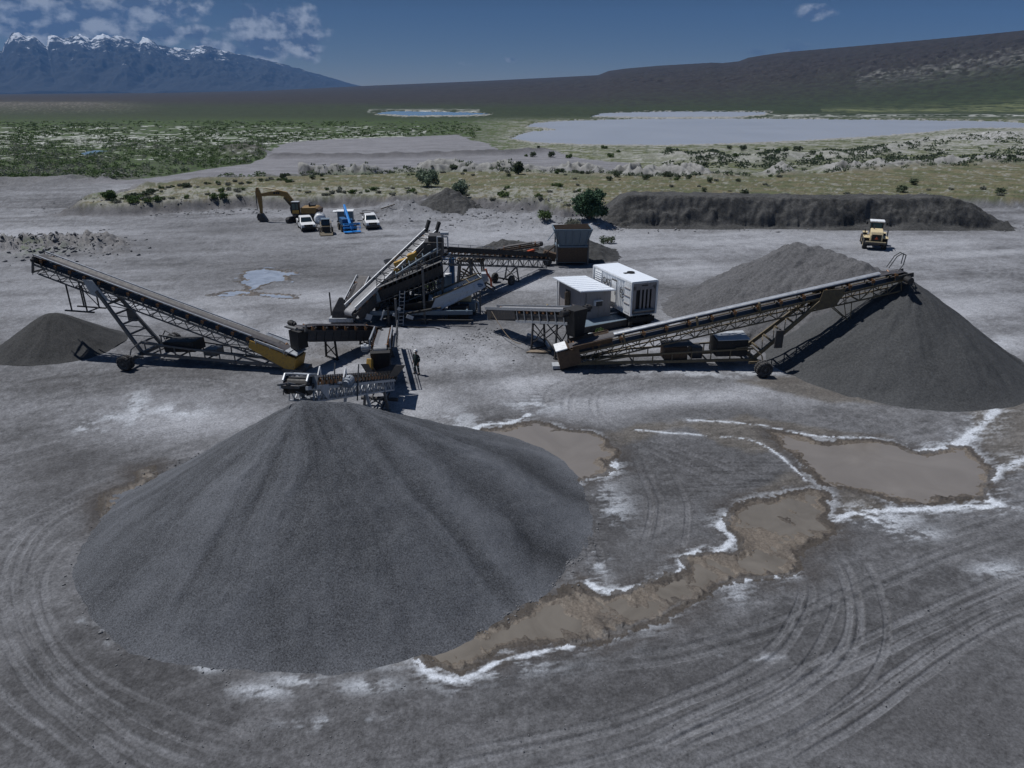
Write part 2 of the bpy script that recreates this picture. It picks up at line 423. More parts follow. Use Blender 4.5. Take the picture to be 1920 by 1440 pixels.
RUNOFF = [wpoly(p) for p in ([(1125, 815), (1200, 797), (1280, 788), (1310, 800), (1220, 812), (1150, 836), (1150, 855)], [(1380, 945), (1500, 885), (1560, 900), (1680, 935), (1650, 955), (1570, 975), (1560, 1000), (1500, 1040), (1440, 980)], [(1270, 795), (1400, 780), (1540, 805), (1660, 818), (1500, 850), (1400, 845)], [(1830, 760), (1925, 720), (1925, 880), (1850, 890)], [(700, 1240), (860, 1190), (1090, 1090), (1140, 1120), (1000, 1210), (860, 1262)], [(1380, 715), (1500, 705), (1700, 755), (1540, 752)])]
PONDS = [(wpoly(p), nm) for p, nm in ((POND_A, 'A'), (POND_B, 'B'), (POND_C, 'C'), (POND_D, 'D'), (SLICK, 'S'))]
LAKES = [LAKE_1, LAKE_2, LAKE_3, RIVER]

def px_of(X, Y, Z=0.0):
    Zr = Z - CAM_H
    yc = Y * SP + Zr * CP; d = Y * CP - Zr * SP
    return 960 + FPX * X / d, 720 - FPX * yc / d

RIDGE = [(-3000, 176), (-900, 178), (0, 176), (300, 174), (500, 170), (690, 161), (900, 152), (1060, 144), (1120, 141), (1140, 133), (1170, 129), (1230, 124), (1330, 119), (1350, 120), (1380, 117), (1395, 111), (1420, 107), (1460, 102), (1600, 93), (1800, 81), (1920, 74), (2300, 60), (3500, 45), (6000, 40)]
_rx = np.array([a for a, b in RIDGE], float); _ry = np.array([b for a, b in RIDGE], float)

def terrain(X, Y, full=False):
    """height of the ground, and with full its colour and wetness"""
    X = np.asarray(X, float); Y = np.asarray(Y, float)
    r = np.hypot(X, Y); az = X / np.maximum(Y, 1e-3)
    px, py = px_of(X, Y)
    lr = np.log(np.maximum(r, 1.0)) * 60
    la = np.arctan2(X, Y) * 60
    z = 0.10 * fbm(X / 14, Y / 14, 0, 3) * sstep(20, 50, r) + 0.05 * fbm(X / 3.1, Y / 3.1, 1, 3) + 0.02 * fbm(X / .8, Y / .8, 2, 2)
    near = r < 320
    # --- meadow bench
    dm = sd(X, Y, MEADW, 12.0)
    dmn = dm + 1.3 * fbm(X / 3.5, Y / 3.5, 3, 3)
    bench = 1 - sstep(-1.5, 1.6, dmn)
    z = z + bench * (1.5 + 0.25 * fbm(X / 9, Y / 9, 4, 3)) * sstep(0, 8, 200 - r * 0.5)
    # rough lip of the bench
    lip = np.exp(-((dmn - 0.4) / 1.8) ** 2) * (r < 150)
    z = z + lip * (0.5 * fbm(X / 1.8, Y / 1.8, 5, 4) + .30 * fbm(X / .6, Y / .6, 3, 3))
    # --- pale silt hummocks beyond the meadow
    line = np.interp(px, [600, 760, 900, 1050, 1200, 1300, 1400, 1550, 1700, 1920, 2300], [328, 324, 322, 326, 331, 333, 332, 326, 317, 309, 305])
    wid = np.interp(px, [560, 700, 950, 1200, 1500, 1920, 2300], [0.5, 4.5, 7.5, 9, 9, 6, 6])
    band = np.exp(-((py - line) / np.maximum(wid, .1)) ** 2 * 0.8) * (px > 560)
    humm = np.clip(0.35 + 1.3 * fbm(X / 9, Y / 16, 6, 3), 0, 1)
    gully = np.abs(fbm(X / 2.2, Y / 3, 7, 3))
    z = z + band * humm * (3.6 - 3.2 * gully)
    # second row of hummocks at the right, in front of the lake
    line2 = np.interp(px, [1060, 1300, 1600, 1750, 1920, 2300], [296, 302, 292, 268, 258, 255])
    band2 = np.exp(-((py - line2) / 7) ** 2) * sstep(1080, 1300, px) * sstep(1, 40, px - 1080)
    z = z + band2 * np.clip(fbm(X / 14, Y / 25, 2, 3) + .3, 0, 1) * 3.5
    knoll = np.exp(-(((px - 1860) / 130) ** 2 + ((py - 262) / 14) ** 2)); z = z + knoll * (3.0 + 1.5 * fbm(X / 20, Y / 20, 1, 3))
    # --- dark windrow across the far yard, and the ledge at its left
    wl = np.interp(px, [495, 560, 700, 940, 1020, 1200], [297, 296, 296, 289, 284, 294])
    wr = np.exp(-((py - wl) / 2.6) ** 2) * sstep(490, 520, px) * (1 - sstep(1010, 1060, px))
    z = z + wr * (1.4 + .5 * fbm(X / 3, Y / 5, 3, 2))
    led = np.exp(-(((px - 455) / 45) ** 4 + ((py - 288) / 6) ** 2)); z = z + led * 3.0
    # spoil bank along the river, bottom left of the green
    sb = np.exp(-((py - np.interp(px, [-200, 0, 120, 300], [352, 347, 342, 330])) / 6) ** 2) * (1 - sstep(180, 320, px))
    z = z + sb * (1.2 + 1.0 * fbm(X / 4, Y / 6, 5, 3))
    # spoil bank on the road side, left of meadow
    rb = np.exp(-((py - np.interp(px, [150, 230, 330, 480, 620], [392, 366, 348, 340, 333])) / 5) ** 2) * sstep(150, 220, px) * (1 - sstep(560, 640, px))
    z = z + rb * (1.1 + 0.9 * fbm(X / 3, Y / 4, 6, 3))
    # dug bank at the left edge of the yard
    db = np.exp(-((py - np.interp(px, [-300, 0, 120, 250], [475, 466, 458, 462])) / 13) ** 2) * (1 - sstep(215, 262, px))
    z = z + db * (0.6 + 2.2 * np.abs(fbm(X / 1.8, Y / 1.8, 7, 5, .6)) - 0.2)
    # spoil on the bench edge behind the vehicles
    for (cx, cy, sx, sy, h) in ((740, 400, 60, 12, 1.2), (800, 396, 60, 12, 1.6), (900, 400, 60, 9, 1.0), (1010, 408, 50, 12, 1.6), (1060, 425, 60, 9, 1.0), (960, 420, 70, 9, .8), (1115, 428, 30, 10, 1.2)):
        z = z + np.exp(-(((px - cx) / sx) ** 2 + ((py - cy) / sy) ** 2)) * h * (0.75 + 0.5 * fbm(X / 1.6, Y / 1.6, 2, 3))
    # --- low rise on the left plain
    lm = np.exp(-(((py - 202) / 9) ** 2)) * (1 - sstep(150, 330, px)); z = z + lm * 5.5
    # --- ridge along the horizon
    pxh = 960 + FPX * az / CP
    e = np.arctan((720 - np.interp(pxh, _rx, _ry)) / FPX) - PITCH
    Rr = np.interp(pxh, [-500, 700, 1150, 1500, 1920, 2600], [8000, 6500, 4300, 3600, 3000, 2600])
    r0 = np.interp(pxh, [-500, 700, 1150, 1500, 1920, 2600], [2600, 1700, 1250, 1150, 1050, 950])
    s = np.clip((r - r0) / (Rr - r0), 0, 1)
    prof = s ** 1.15
    gl = 1 - 2 * np.sqrt(fbm(la * 1.1 + .9 * fbm(la * .6, lr * .5, 1, 3), lr * 0.45 + .5 * fbm(la * .9, lr * .2, 2, 2), 3, 5, 0.55) ** 2 + .02)
    z = z + np.maximum(CAM_H + Rr * np.tan(e), 0) * prof + np.clip(prof * (1 - s), 0, 1) * gl * np.interp(pxh, [600, 1200, 1920], [6, 34, 75]) * (r > r0) * sstep(.10, .4, s)
    z = np.where(r > Rr, z - (r - Rr) * 0.12, z)
    z = z + sstep(200, 900, r) * (1 - prof) * fbm(X / 160, Y / 160, 6, 3) * 1.2
    # --- ponds and lakes
    wet = np.zeros_like(z); pond_d = np.full(z.shape, 9.0); nosalt = np.full(z.shape, 9.0)
    for pw, nm in PONDS:
        d = sd(X, Y, pw, 5.0)
        if d.min() < 4.9: d = d + 0.32 * fbm(X / 0.8, Y / 0.8, 4, 5, .6) + 0.45 * fbm(X / 2.6, Y / 2.6, 5, 3) + .22 * fbm((X + .5 * Y) / .22, (Y - .5 * X) / 1.6, 7, 3)
        if nm == 'S': d = d + 1.1 * fbm(X / 3.5, Y / .8, 3, 4) + .15
        if nm == 'C': dC = d
        pond_d = np.minimum(pond_d, d)
        if nm in 'DS': nosalt = np.minimum(nosalt, d)
    flat = 1 - sstep(-0.2, 1.2, pond_d)
    z = z * (1 - 0.75 * flat)
    z = z - 0.11 * (1 - sstep(-0.75, 0.10, pond_d))
    z = z + .085 * (dC < 0) * sstep(.02, .40, .55 * fbm((X + .7 * Y) / .4, (Y - .7 * X) / 2.0, 6, 4) + .8 * fbm(X / 1.3, Y / 1.3, 2, 5, .6) + .12)
    z = z + .07 * (pond_d < 0) * (dC > 0) * sstep(-.9, -.1, pond_d) * sstep(.0, .3, fbm((X - .2 * Y) / 1.5, Y / .18, 5, 3))
    lk = np.zeros(X.shape, bool)
    jx = 5 * fbm(la * 4, lr * 4, 1, 3); jy = 1.2 * fbm(la * 4, lr * 2, 2, 3)
    for p in LAKES: lk |= inpoly(px + jx, py + jy, p)
    z = np.where(lk, -1.2, z * (1 - .5 * sstep(205, 213, py) * (1 - sstep(266, 278, py)) * sstep(880, 940, px)))
    if not full: return z
    # ================================================= colour
    n1 = fbm(X / 7, Y / 7, 0, 5, .6); n2 = fbm(X / 1.3, Y / 1.3, 1, 4, .6); n3 = fbm(X / 2, Y / 22, 2, 4); nb = fbm(X / 25, Y / 25, 3, 3)
    sw = fbm((X + 0.5 * Y) / 16 + n1 * .4, (Y - .2 * X) / 2.4, 6, 4)        # wheel-smeared streaks
    def C(c): return np.array(c)[None, :]
    sh = X.shape; ch = lambda m: np.asarray(m).reshape(-1, 1)
    X1, Y1 = X.ravel(), Y.ravel()
    grey = C((0.096, 0.097, 0.103)) * (1 + .12 * ch(sstep(30, 45, r))); light = C((0.308, 0.318, 0.345)); damp = C((0.048, 0.047, 0.049)); mud = C((0.16, 0.136, 0.112)); salt = C((0.56, 0.60, 0.66))  # near ground darkened by distance from the camera: a vignette put into the grey
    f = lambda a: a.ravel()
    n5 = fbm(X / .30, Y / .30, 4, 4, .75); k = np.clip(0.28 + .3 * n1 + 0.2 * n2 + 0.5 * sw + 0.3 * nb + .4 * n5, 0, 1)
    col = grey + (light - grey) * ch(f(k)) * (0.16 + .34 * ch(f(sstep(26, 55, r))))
    kd = np.clip(-0.05 - .6 * n1 - 0.3 * n2 - .6 * sw - .3 * n5, 0, 1); col = col * (1 - ch(f(kd)) * 0.5)
    s5 = fbm((X + .8 * Y) / 2.6, (Y - .6 * X) / .35, 5, 4, .6); col = col * (1 + ch(f(np.clip(.28 * n5 + .30 * s5, -.35, .4))))
    def blend(m, c, a=1.0):
        nonlocal col
        mm = np.clip(ch(f(m)) * a, 0, 1); col = col * (1 - mm) + c * mm
    def blob(lst):
        m = np.zeros(sh)
        for (cx, cy, sx, sy) in lst: m = np.maximum(m, np.exp(-(((px - cx) / sx) ** 2 + ((py - cy) / sy) ** 2)))
        return m
    # pale dry silt areas
    pale = blob([(230, 570, 230, 42), (120, 640, 90, 25), (430, 590, 60, 30), (800, 640, 120, 60), (620, 690, 110, 30), (780, 770, 90, 45), (900, 660, 90, 45), (980, 720, 90, 30), (620, 560, 120, 20), (1230, 640, 90, 22), (1350, 690, 110, 14), (1290, 600, 50, 30),
                 (1780, 590, 160, 60), (1870, 650, 90, 22), (1740, 470, 200, 28), (1420, 455, 260, 22), (1160, 450, 120, 18), (900, 440, 140, 18), (860, 500, 140, 26), (1000, 530, 90, 25), (1280, 500, 100, 22), (560, 620, 80, 25), (350, 790, 160, 40), (470, 850, 90, 20), (90, 440, 240, 16), (380, 355, 260, 12), (1480, 730, 150, 26), (1110, 760, 160, 26), (1250, 745, 260, 20)])
    blend(np.clip(pale * (0.9 + .35 * n2 + .5 * sw + .25 * n5), 0, 1), light * 1.15, 0.74)
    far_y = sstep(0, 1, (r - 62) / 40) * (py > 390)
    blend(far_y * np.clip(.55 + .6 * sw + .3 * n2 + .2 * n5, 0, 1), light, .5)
    dk = blob([(700, 250 + 600, 60, 20), (1320, 880, 170, 60), (1150, 1000, 50, 80), (1400, 960, 90, 60), (120, 880, 120, 70), (90, 720, 90, 20), (340, 700, 120, 14), (150, 1330, 220, 110), (1150, 1290, 330, 90), (1750, 1330, 260, 120), (1700, 1000, 240, 30), (1280, 775, 160, 12), (1500, 730, 60, 14), (560, 500, 220, 30), (880, 610, 90, 16), (1030, 660, 40, 14), (1260, 540, 80, 12), (300, 460, 200, 20), (430, 430, 180, 16)])
    blend(np.clip(dk * (.8 + .7 * n1 + .4 * sw), 0, 1), damp, 0.55)
    # salt crust at stated places
    sc = blob([(258, 760, 22, 26), (252, 790, 18, 14), (165, 800, 28, 18), (330, 770, 50, 12), (210, 780, 40, 8), (860, 800, 60, 26), (1110, 930, 48, 36), (1150, 960, 36, 40), (1125, 1050, 20, 50), (1660, 975, 70, 22), (1720, 1000, 50, 14), (490, 1295, 55, 14), (560, 1275, 60, 12), (690, 1285, 60, 14), (620, 1355, 90, 12), (720, 1240, 60, 14), (190, 1190, 18, 20), (150, 1185, 12, 24), (1380, 1110, 40, 20), (1440, 1095, 40, 14), (385, 1255, 30, 8), (1870, 1070, 50, 16), (1400, 1230, 60, 8), (1830, 640, 60, 12), (1340, 700, 130, 8), (1000, 760, 50, 12), (940, 1250, 110, 16)])
    st = fbm((X + .2 * Y) / 0.55, (Y - .2 * X) / 0.16, 7, 5, .65)
    blend(sc * sstep(0.0, 0.35, .15 + n2 * .9 + st * .55), salt, 0.55)
    # --- wheel tracks
    tr = np.zeros(sh); trz = np.zeros(sh)
    T = []
    def trk(pts, offs=(0,), w=0.32, a=1.0): T.append((pts, offs, w, a))
    trk([(620, 800), (395, 862), (300, 888), (180, 930), (90, 980), (40, 1040), (28, 1110), (60, 1215), (150, 1318), (270, 1390), (420, 1450)], (-.45, 0, .55), .20, 1.0)
    trk([(400, 900), (240, 960), (130, 1010), (75, 1070), (70, 1150), (130, 1240), (230, 1310), (380, 1370), (520, 1400)], (-.4, .3), .2, .6)
    trk([(-60, 1230), (30, 1320), (110, 1380), (200, 1450)], (-.6, 0, .8), .2, .9)
    trk([(-60, 1085), (20, 1190), (90, 1290), (220, 1400), (330, 1470)], (-.3, .4), .25, .8)
    trk([(520, 835), (350, 860), (230, 890), (110, 940), (20, 1000), (-60, 1080)], (-.3, .5), .25, .6)
    trk([(2000, 1060), (1860, 1115), (1760, 1160), (1620, 1225), (1480, 1290), (1330, 1360), (1160, 1450)], (-.5, 0, .3), .24, .9)
    trk([(2000, 1130), (1900, 1155), (1800, 1205), (1680, 1290), (1560, 1370), (1440, 1450)], (-.4, -.15, .25), .22, .95)
    trk([(1548, 1015), (1580, 1060), (1600, 1110), (1605, 1160), (1590, 1220), (1530, 1280), (1420, 1340), (1300, 1390), (1200, 1440)], (-.25, .15, 1.05), .2, .85)
    trk([(1500, 1070), (1515, 1110), (1500, 1160), (1460, 1215), (1380, 1270), (1240, 1330), (1100, 1375), (960, 1405), (760, 1440)], (-.25, .15, 1.0), .2, .8)
    trk([(1620, 1000), (1690, 1020), (1715, 1045), (1690, 1065)], (0, .3), .12, .5)
    trk([(1380, 730), (1270, 712), (1170, 716), (1118, 735), (1108, 760), (1128, 790), (1165, 812)], (0, .5), .22, 1.0)
    trk([(1340, 700), (1220, 700), (1120, 712), (1065, 735), (1058, 765), (1085, 795)], (0, .5), .22, .9)
    trk([(1250, 690), (1100, 700), (1030, 730), (1018, 775)], (0,), .2, .6)
    trk([(-50, 800), (60, 762), (160, 738), (300, 722), (420, 732), (500, 757), (540, 775)], (-.5, 0), .22, .9)
    trk([(-50, 762), (100, 735), (280, 712), (400, 712), (490, 730), (560, 755)], (-.5, 0), .22, .8)
    trk([(-50, 730), (100, 712), (240, 700), (400, 700), (500, 712)], (-.5, 0), .22, .5)
    trk([(-50, 790), (90, 740), (220, 700)], (-1.2, -.6, 0), .22, .6)
    trk([(490, 600), (470, 575), (400, 560), (330, 552), (318, 535), (350, 515), (430, 500), (520, 494)], (-.6, 0, .8), .3, .9)
    trk([(440, 610), (465, 590), (430, 565), (350, 556)], (0,), .3, .8)
    trk([(1440, 567), (1600, 568), (1760, 548), (1870, 515), (1850, 490), (1760, 478), (1640, 482), (1500, 500)], (-.8, 0, 1.0), .3, .8)
    trk([(1930, 540), (1920, 500), (1800, 470), (1650, 462), (1500, 466), (1320, 470)], (-.8, 0, 1.4), .35, .7)
    trk([(1260, 500), (1330, 490), (1400, 500), (1380, 520), (1250, 540)], (0, 1.0), .3, .8)
    trk([(430, 470), (434, 448), (440, 435)], (0, 2.1), .3, .9)
    trk([(470, 475), (490, 455), (500, 440), (510, 432)], (0, 1.9, 4.0), .4, .9)
    trk([(556, 440), (570, 452), (600, 462), (650, 462)], (0, 1.9), .3, .7)
    for q in range(14):
        y0 = 432 + q * 7.5 + 3 * math.sin(q * 3.1); x0 = 100 + 230 * ((q * 37) % 7); x1 = x0 + 500 + 90 * (q % 5)
        trk([(x0, y0 + 12), ((x0 + x1) / 2, y0 + 5 * math.sin(q)), (x1, y0 - 6)], (0, 2.0), .28, .55)
    trk([(560, 640), (700, 700), (850, 690), (1000, 640), (1050, 600)], (0, 1.9), .25, .5)
    trk([(880, 760), (1000, 700), (1200, 690), (1380, 735), (1560, 760), (1750, 765)], (0, 1.8), .25, .6)
    trk([(1010, 740), (1180, 690), (1400, 712), (1640, 762)], (0, .5), .2, .5)
    trk([(230, 690), (80, 700), (-60, 730)], (0, .6, 1.9), .2, .6)
    trk([(830, 600), (900, 660), (960, 740), (1000, 790)], (0, 1.9), .25, .5)
    trk([(1000, 930), (1090, 1000), (1110, 1090)], (0, .45), .2, .5)
    trk([(1180, 840), (1220, 940), (1200, 1040)], (0, .45, 1.7), .2, .45)
    trk([(1700, 1010), (1800, 1000), (1930, 960)], (0, .5, 1.8), .22, .5)
    trk([(1100, 1260), (1300, 1230), (1500, 1170), (1750, 1060), (1930, 1000)], (0, .5), .24, .5)
    trk([(-40, 900), (100, 850), (300, 820), (480, 790)], (0, .5, 1.8), .22, .5)
    trk([(1160, 815), (1250, 860), (1340, 905), (1400, 940)], (0, .5, 1.6), .2, .7)
    trk([(1150, 820), (1290, 850), (1420, 900), (1480, 925)], (0, .5), .2, .55)
    trk([(1500, 880), (1570, 915), (1620, 945), (1680, 990), (1760, 1010)], (0, .45), .24, .3)
    trk([(-100, 470), (60, 420), (180, 392), (300, 366), (420, 352), (640, 330)], (-1.5, 0), .5, .7)
    trk([(-100, 430), (100, 392), (300, 350), (500, 318), (760, 310), (940, 300)], (-2, 0), .5, .6)
    for pts, offs, w, a in T:
        wp = spline([tuple(P(x, y))[:2] for x, y in pts], 5)
        xs = [p[0] for p in wp]; ys = [p[1] for p in wp]; mg = 5.5
        m = (X > min(xs) - mg) & (X < max(xs) + mg) & (Y > min(ys) - mg) & (Y < max(ys) + mg)
        if not m.any(): continue
        x, y = X[m], Y[m]; best = np.full(x.shape, 1e9); sg = np.zeros(x.shape); al = np.zeros(x.shape); acc = 0.0
        for i in range(len(wp) - 1):
            x0, y0 = wp[i]; dx, dy = wp[i + 1][0] - x0, wp[i + 1][1] - y0; L = math.hypot(dx, dy) + 1e-9
            t = np.clip(((x - x0) * dx + (y - y0) * dy) / L / L, 0, 1)
            ex, ey = x - x0 - t * dx, y - y0 - t * dy; d = ex * ex + ey * ey; u = d < best
            best = np.where(u, d, best); cr = (dx * ey - dy * ex) / L; sg = np.where(u, np.sign(cr) * np.sqrt(d), sg); al = np.where(u, acc + t * L, al); acc += L
        ends = sstep(0, 2.5, al) * sstep(0, 2.5, acc - al)
        wob = 0.05 * fbm(al / 3, al * 0, 2, 2)
        patch = np.clip(.8 + .8 * fbm(x / 1.7, y / 1.7, 5, 3), .1, 1.2) * np.clip(.8 + 1.3 * fbm(al / 2.2, sg / .07, 5, 4, .6), .15, 1.5)
        hit = np.zeros(x.shape); hz = np.zeros(x.shape)
        for o in offs:
            d = np.abs(sg - o - wob) / (w * .72)
            core = 1 - sstep(0.75, 1.05, d)
            tread = 0.86 + 0.14 * np.sign(np.sin(al * 2 * math.pi / 0.30 + np.abs(sg - o) * 9))
            hit = np.maximum(hit, core * tread); hz = hz - core * 0.035 + np.exp(-((d - 1.2) / .2) ** 2) * 0.02
            hit = np.where((d > 1.0) & (d < 1.3), np.minimum(hit, 0) - .2 * (1 - hit), hit)
        tr[m] = np.where(np.abs(hit * ends) > np.abs(tr[m]), hit * a * patch * ends, tr[m]); trz[m] += hz * ends * (best < 30)
    trp = ch(f(np.clip(tr, 0, 1))); trn = ch(f(np.clip(-tr, 0, 1)))
    col = col * (1 - trp * .54) + (grey * .5 + light * .5) * trp * .54
    col = col * (1 - trn * .35)
    z = z + trz * (pond_d > -.3)
    # churned strip left of the stream
    ch1 = blob([(1120, 940, 60, 50), (1120, 1040, 25, 70), (1380, 900, 160, 60), (1000, 745, 60, 20)])
    rip = fbm((X) / 1.6, Y / 0.13, 3, 2)
    col = col * (1 - ch(f(ch1 * np.clip(rip * 2.2, 0, 1))) * .5); z = z - .03 * ch1 * np.clip(rip * 2, 0, 1)
    # --- mud and crust round the ponds
    wet_extra = np.zeros(sh)
    for pl in RUNOFF:
        dd = sd(X, Y, pl, 4.0) + .5 * n2 + .35 * st; blend(1 - sstep(-.3, .5, dd), C((0.112, 0.102, 0.090)) * (1 + .8 * ch(f(st))), .8); wet_extra = np.maximum(wet_extra, (1 - sstep(-.3, .3, dd)) * sstep(-.1, .3, st + .2))
    edge = pond_d
    crn = 0.35 + 0.65 * fbm(X / 2.2, Y / 2.2, 6, 3)
    wsalt = 0.10 + 0.75 * np.clip(crn, 0, 1) ** 1.6; wsalt = wsalt * (1 + .8 * (Y < 26))
    e2 = edge - .16 - .12 * n2; lowf = sstep(-.22, .12, fbm(X / 4.5, Y / 3.5, 1, 3)); sl = (e2 > 0.0) * np.exp(-(np.maximum(e2, 0) / (wsalt * 1.1)) ** 1.1) * sstep(.0, .5, .9 * st + .6 * n2 + .75 - .35 * np.maximum(e2, 0) / wsalt) * (.05 + .55 * lowf)
    sl = sl * (r < 62) * (nosalt > 1.5)
    haz = (1 - sstep(0, 1.6, edge)) * (edge > 0) * (r < 60); blend(haz, damp * C((1.1, 1.0, .9)), .85)
    blend(sl, salt, .8)
    for pts, w in SALT:
        wp = spline([tuple(P(x, y))[:2] for x, y in pts], 5); xs = [q_[0] for q_ in wp]; ys = [q_[1] for q_ in wp]
        m = (X > min(xs) - 2) & (X < max(xs) + 2) & (Y > min(ys) - 2) & (Y < max(ys) + 2)
        if not m.any(): continue
        d = np.full(X.shape, 9.0); d[m] = pldist(X[m], Y[m], wp); ww = w * (.8 + .9 * n2); core = 1 - sstep(.25, 1.15, (d + .10 * n5) / np.maximum(ww, .04)); halo = np.exp(-(d / (w * 2.4)) ** 2) * sstep(.05, .55, st + .5 * n2 + .15)
        blend(np.clip(core * sstep(-.45, .05, st + .5 * n2 + .15) + .55 * halo, 0, 1), salt, .85)
    blend((edge <= 0.22 + .1 * n2), C((0.062, 0.053, 0.045)), .9)
    blend((edge <= -.12) * np.clip(.75 + 1.2 * n2, 0, 1), mud, .85)
    wet = np.clip((1 - sstep(-.1, .25, edge)), 0, 1)
    wet = np.maximum(wet, wet_extra * .8)
    damp2 = blob([(640, 660, 60, 10), (600, 680, 40, 10), (1330, 690, 50, 8), (1560, 735, 70, 10), (1470, 715, 60, 8)]); wet = np.maximum(wet, damp2 * .8); blend(damp2, C((.09, .082, .075)), .7)
    # --- beyond the yard
    grn = C((0.070, 0.115, 0.032)); dgr = C((0.040, 0.058, 0.026)); olive = C((0.092, 0.102, 0.052)); tan = C((0.145, 0.130, 0.078)); soil = C((0.33, 0.33, 0.31)); white = C((0.55, 0.56, 0.54)); brown = C((0.026, 0.023, 0.023))
    q1 = fbm(la * 3.2, lr * 1.2, 4, 5, .6); q2 = fbm(la * 14, lr * 5, 5, 4, .6); q3 = fbm(la * .8, lr * 1.6, 6, 4)
    inm = dm < 0
    mcol = olive + (tan - olive) * ch(f(sstep(-.25, .3, q3 + .3 * q2)))
    mcol = mcol * (1 - .45 * ch(f(sstep(.05, .5, q2)))) + (soil - mcol) * ch(f(sstep(.12, .3, q1 * .8 + q2 * .4 + .3 * (py > 366) * (px < 1100) - .05))) * .55
    mm = ch(f(1 - sstep(-.8, .4, dmn))); col = col * (1 - mm) + mcol * mm
    # cut face of the bench: dark damp gravel
    lipf = ch(f(np.exp(-((dmn - .5) / 1.7) ** 2) * (r < 150))); col = col * (1 - .9 * lipf) + .9 * lipf * C((.105, .103, .108)) * (1 + .5 * ch(f(n2)))
    far = (py < 345) & (~inm)
    dr = sd(X, Y, ROADW, 40.0) + 2.0 * fbm(X / 7, Y / 12, 2, 3) + 16 * sstep(160, 420, r) * fbm(X / 30, Y / 60, 4, 5, .6)
    inr = dr < 0
    veg = far & ~inr
    vcol = grn * .72 + (dgr * .8 - grn * .72) * ch(f(sstep(-.15, .25, q1 + .5 * q2)))
    scrub = sstep(.0, .4, fbm(la * 1.5, lr * 3, 7, 4) + .3 * q2) * (py > 235); vcol = vcol * (1 - ch(f(scrub)) * .4) + C((.12, .13, .10)) * ch(f(scrub)) * .4
    wp_ = (sstep(.24, .36, fbm(la * .9, lr * 2.6, 3, 5, .62) + .22 * np.exp(-((py - 262) / 14) ** 2) * (px < 760) - .03)) * ((py > 236) & (py < 300)) * (px < 800)
    vcol = vcol * (1 - ch(f(wp_)) * .75) + white * ch(f(wp_)) * .75
    # right-hand flats by the lake
    rf = (px > 900) & (py > 215)
    rcol = C((.095, .108, .048)) * (1 + .4 * ch(f(q2))) ; rs = ch(f(sstep(.08, .22, fbm(la * 1.2, lr * 6, 1, 4) + .25 * q2 + .14 * (py < 292)))); rcol = rcol * (1 - rs * .8) + soil * .9 * rs * .8
    rg = ch(f(sstep(.1, .3, q1))); rcol = rcol * (1 - rg * .55) + dgr * rg * .55
    rfs = ch(f(sstep(840, 1000, px + 160 * q1) * sstep(214, 226, py + 10 * q1))); vcol = vcol * (1 - rfs) + rcol * rfs
    # dark green and then grey-brown far plain
    fp = ch(f(1 - sstep(214, 232, py))); fcol = C((.026, .038, .018)) * (1 + .5 * ch(f(q1))); vcol = vcol * (1 - fp) + fcol * fp
    yg = ch(f(np.exp(-(((py - 207) / 3.5) ** 2)) * (px > 1540) * sstep(.0, .3, fbm(la * 1.2, lr * 9, 2, 3) + .1))); vcol = vcol * (1 - yg * .8) + C((.20, .22, .11)) * yg * .8
    wh2 = (np.exp(-(((py - 191) / 2.4) ** 2)) * (px > 1600) + np.exp(-(((py - 208) / 2.5) ** 2)) * (px > 690) * (px < 900) + np.exp(-(((py - 217) / 2.2) ** 2)) * (px > 1440)) * sstep(-.05, .25, fbm(la * 2, lr * 9, 5, 3)); vcol = vcol * (1 - ch(f(wh2)) * .75) + white * ch(f(wh2)) * .75
    shore = np.zeros(sh)
    for p in LAKES[:3]: shore = np.maximum(shore, inpoly(px + jx * 1.2, py - 2.6 + jy + 2.5 * q1, p) | (inpoly(px + jx - 10, py + 1.0 + jy, p) & (q1 > .12)))
    vcol = np.where(ch(f(shore > 0)), soil * (.75 + .5 * ch(f(q2))), vcol)
    hb = ch(f(1 - sstep(188, 203, py + 5 * q1)))
    hcol = brown * (1 + .5 * ch(f(q1)) ) + C((.004, .008, .001)) * ch(f(np.clip(q3, 0, 1)))
    oc = sstep(.34, .6, gl * .5 + .5 * q2 - .1 + .25 * q1) * sstep(1100, 1500, pxh) * (s > .02) * (s < .55); hcol = hcol * (1 - ch(f(oc)) * .55) + C((.10, .09, .088)) * ch(f(oc)) * .55
    vcol = vcol * (1 - hb) + hcol * hb
    lmc = ch(f(lm)); vcol = vcol * (1 - lmc * .8) + (C((.075, .068, .062)) + C((.2, .19, .17)) * ch(f(sstep(.2, .4, q2)))) * lmc * .8
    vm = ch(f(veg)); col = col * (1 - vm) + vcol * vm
    # far yard floor and road
    rm = ch(f(inr & (py < 345))); col = col * (1 - rm) + (C((.185, .185, .20)) * (1 + .22 * ch(f(q3)) + .18 * ch(f(sw)))) * rm
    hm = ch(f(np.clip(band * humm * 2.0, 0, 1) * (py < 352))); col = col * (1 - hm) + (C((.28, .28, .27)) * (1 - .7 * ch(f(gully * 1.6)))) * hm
    hm2 = ch(f(np.clip(band2 * 1.2, 0, 1))); col = col * (1 - .6 * hm2) + .6 * hm2 * C((.30, .30, .29)) * (1 + .5 * ch(f(q2)))
    for mk, cc in ((wr, (.085, .083, .088)), (led, (.10, .095, .09)), (sb, (.13, .13, .135)), (rb, (.14, .138, .142)), (db, (.165, .16, .16)), (knoll * sstep(0, .3, q2 + .1), (.33, .33, .33))):
        km = ch(f(np.clip(mk * 1.2, 0, 1))); col = col * (1 - km * .8) + C(cc) * (1 + .5 * ch(f(q2))) * km * .8
    gb = blob([(205, 385, 30, 8), (60, 470, 60, 8)]) * sstep(.0, .2, n2); blend(gb, grn, .7)
    wet = np.where(py < 400, 0, wet)
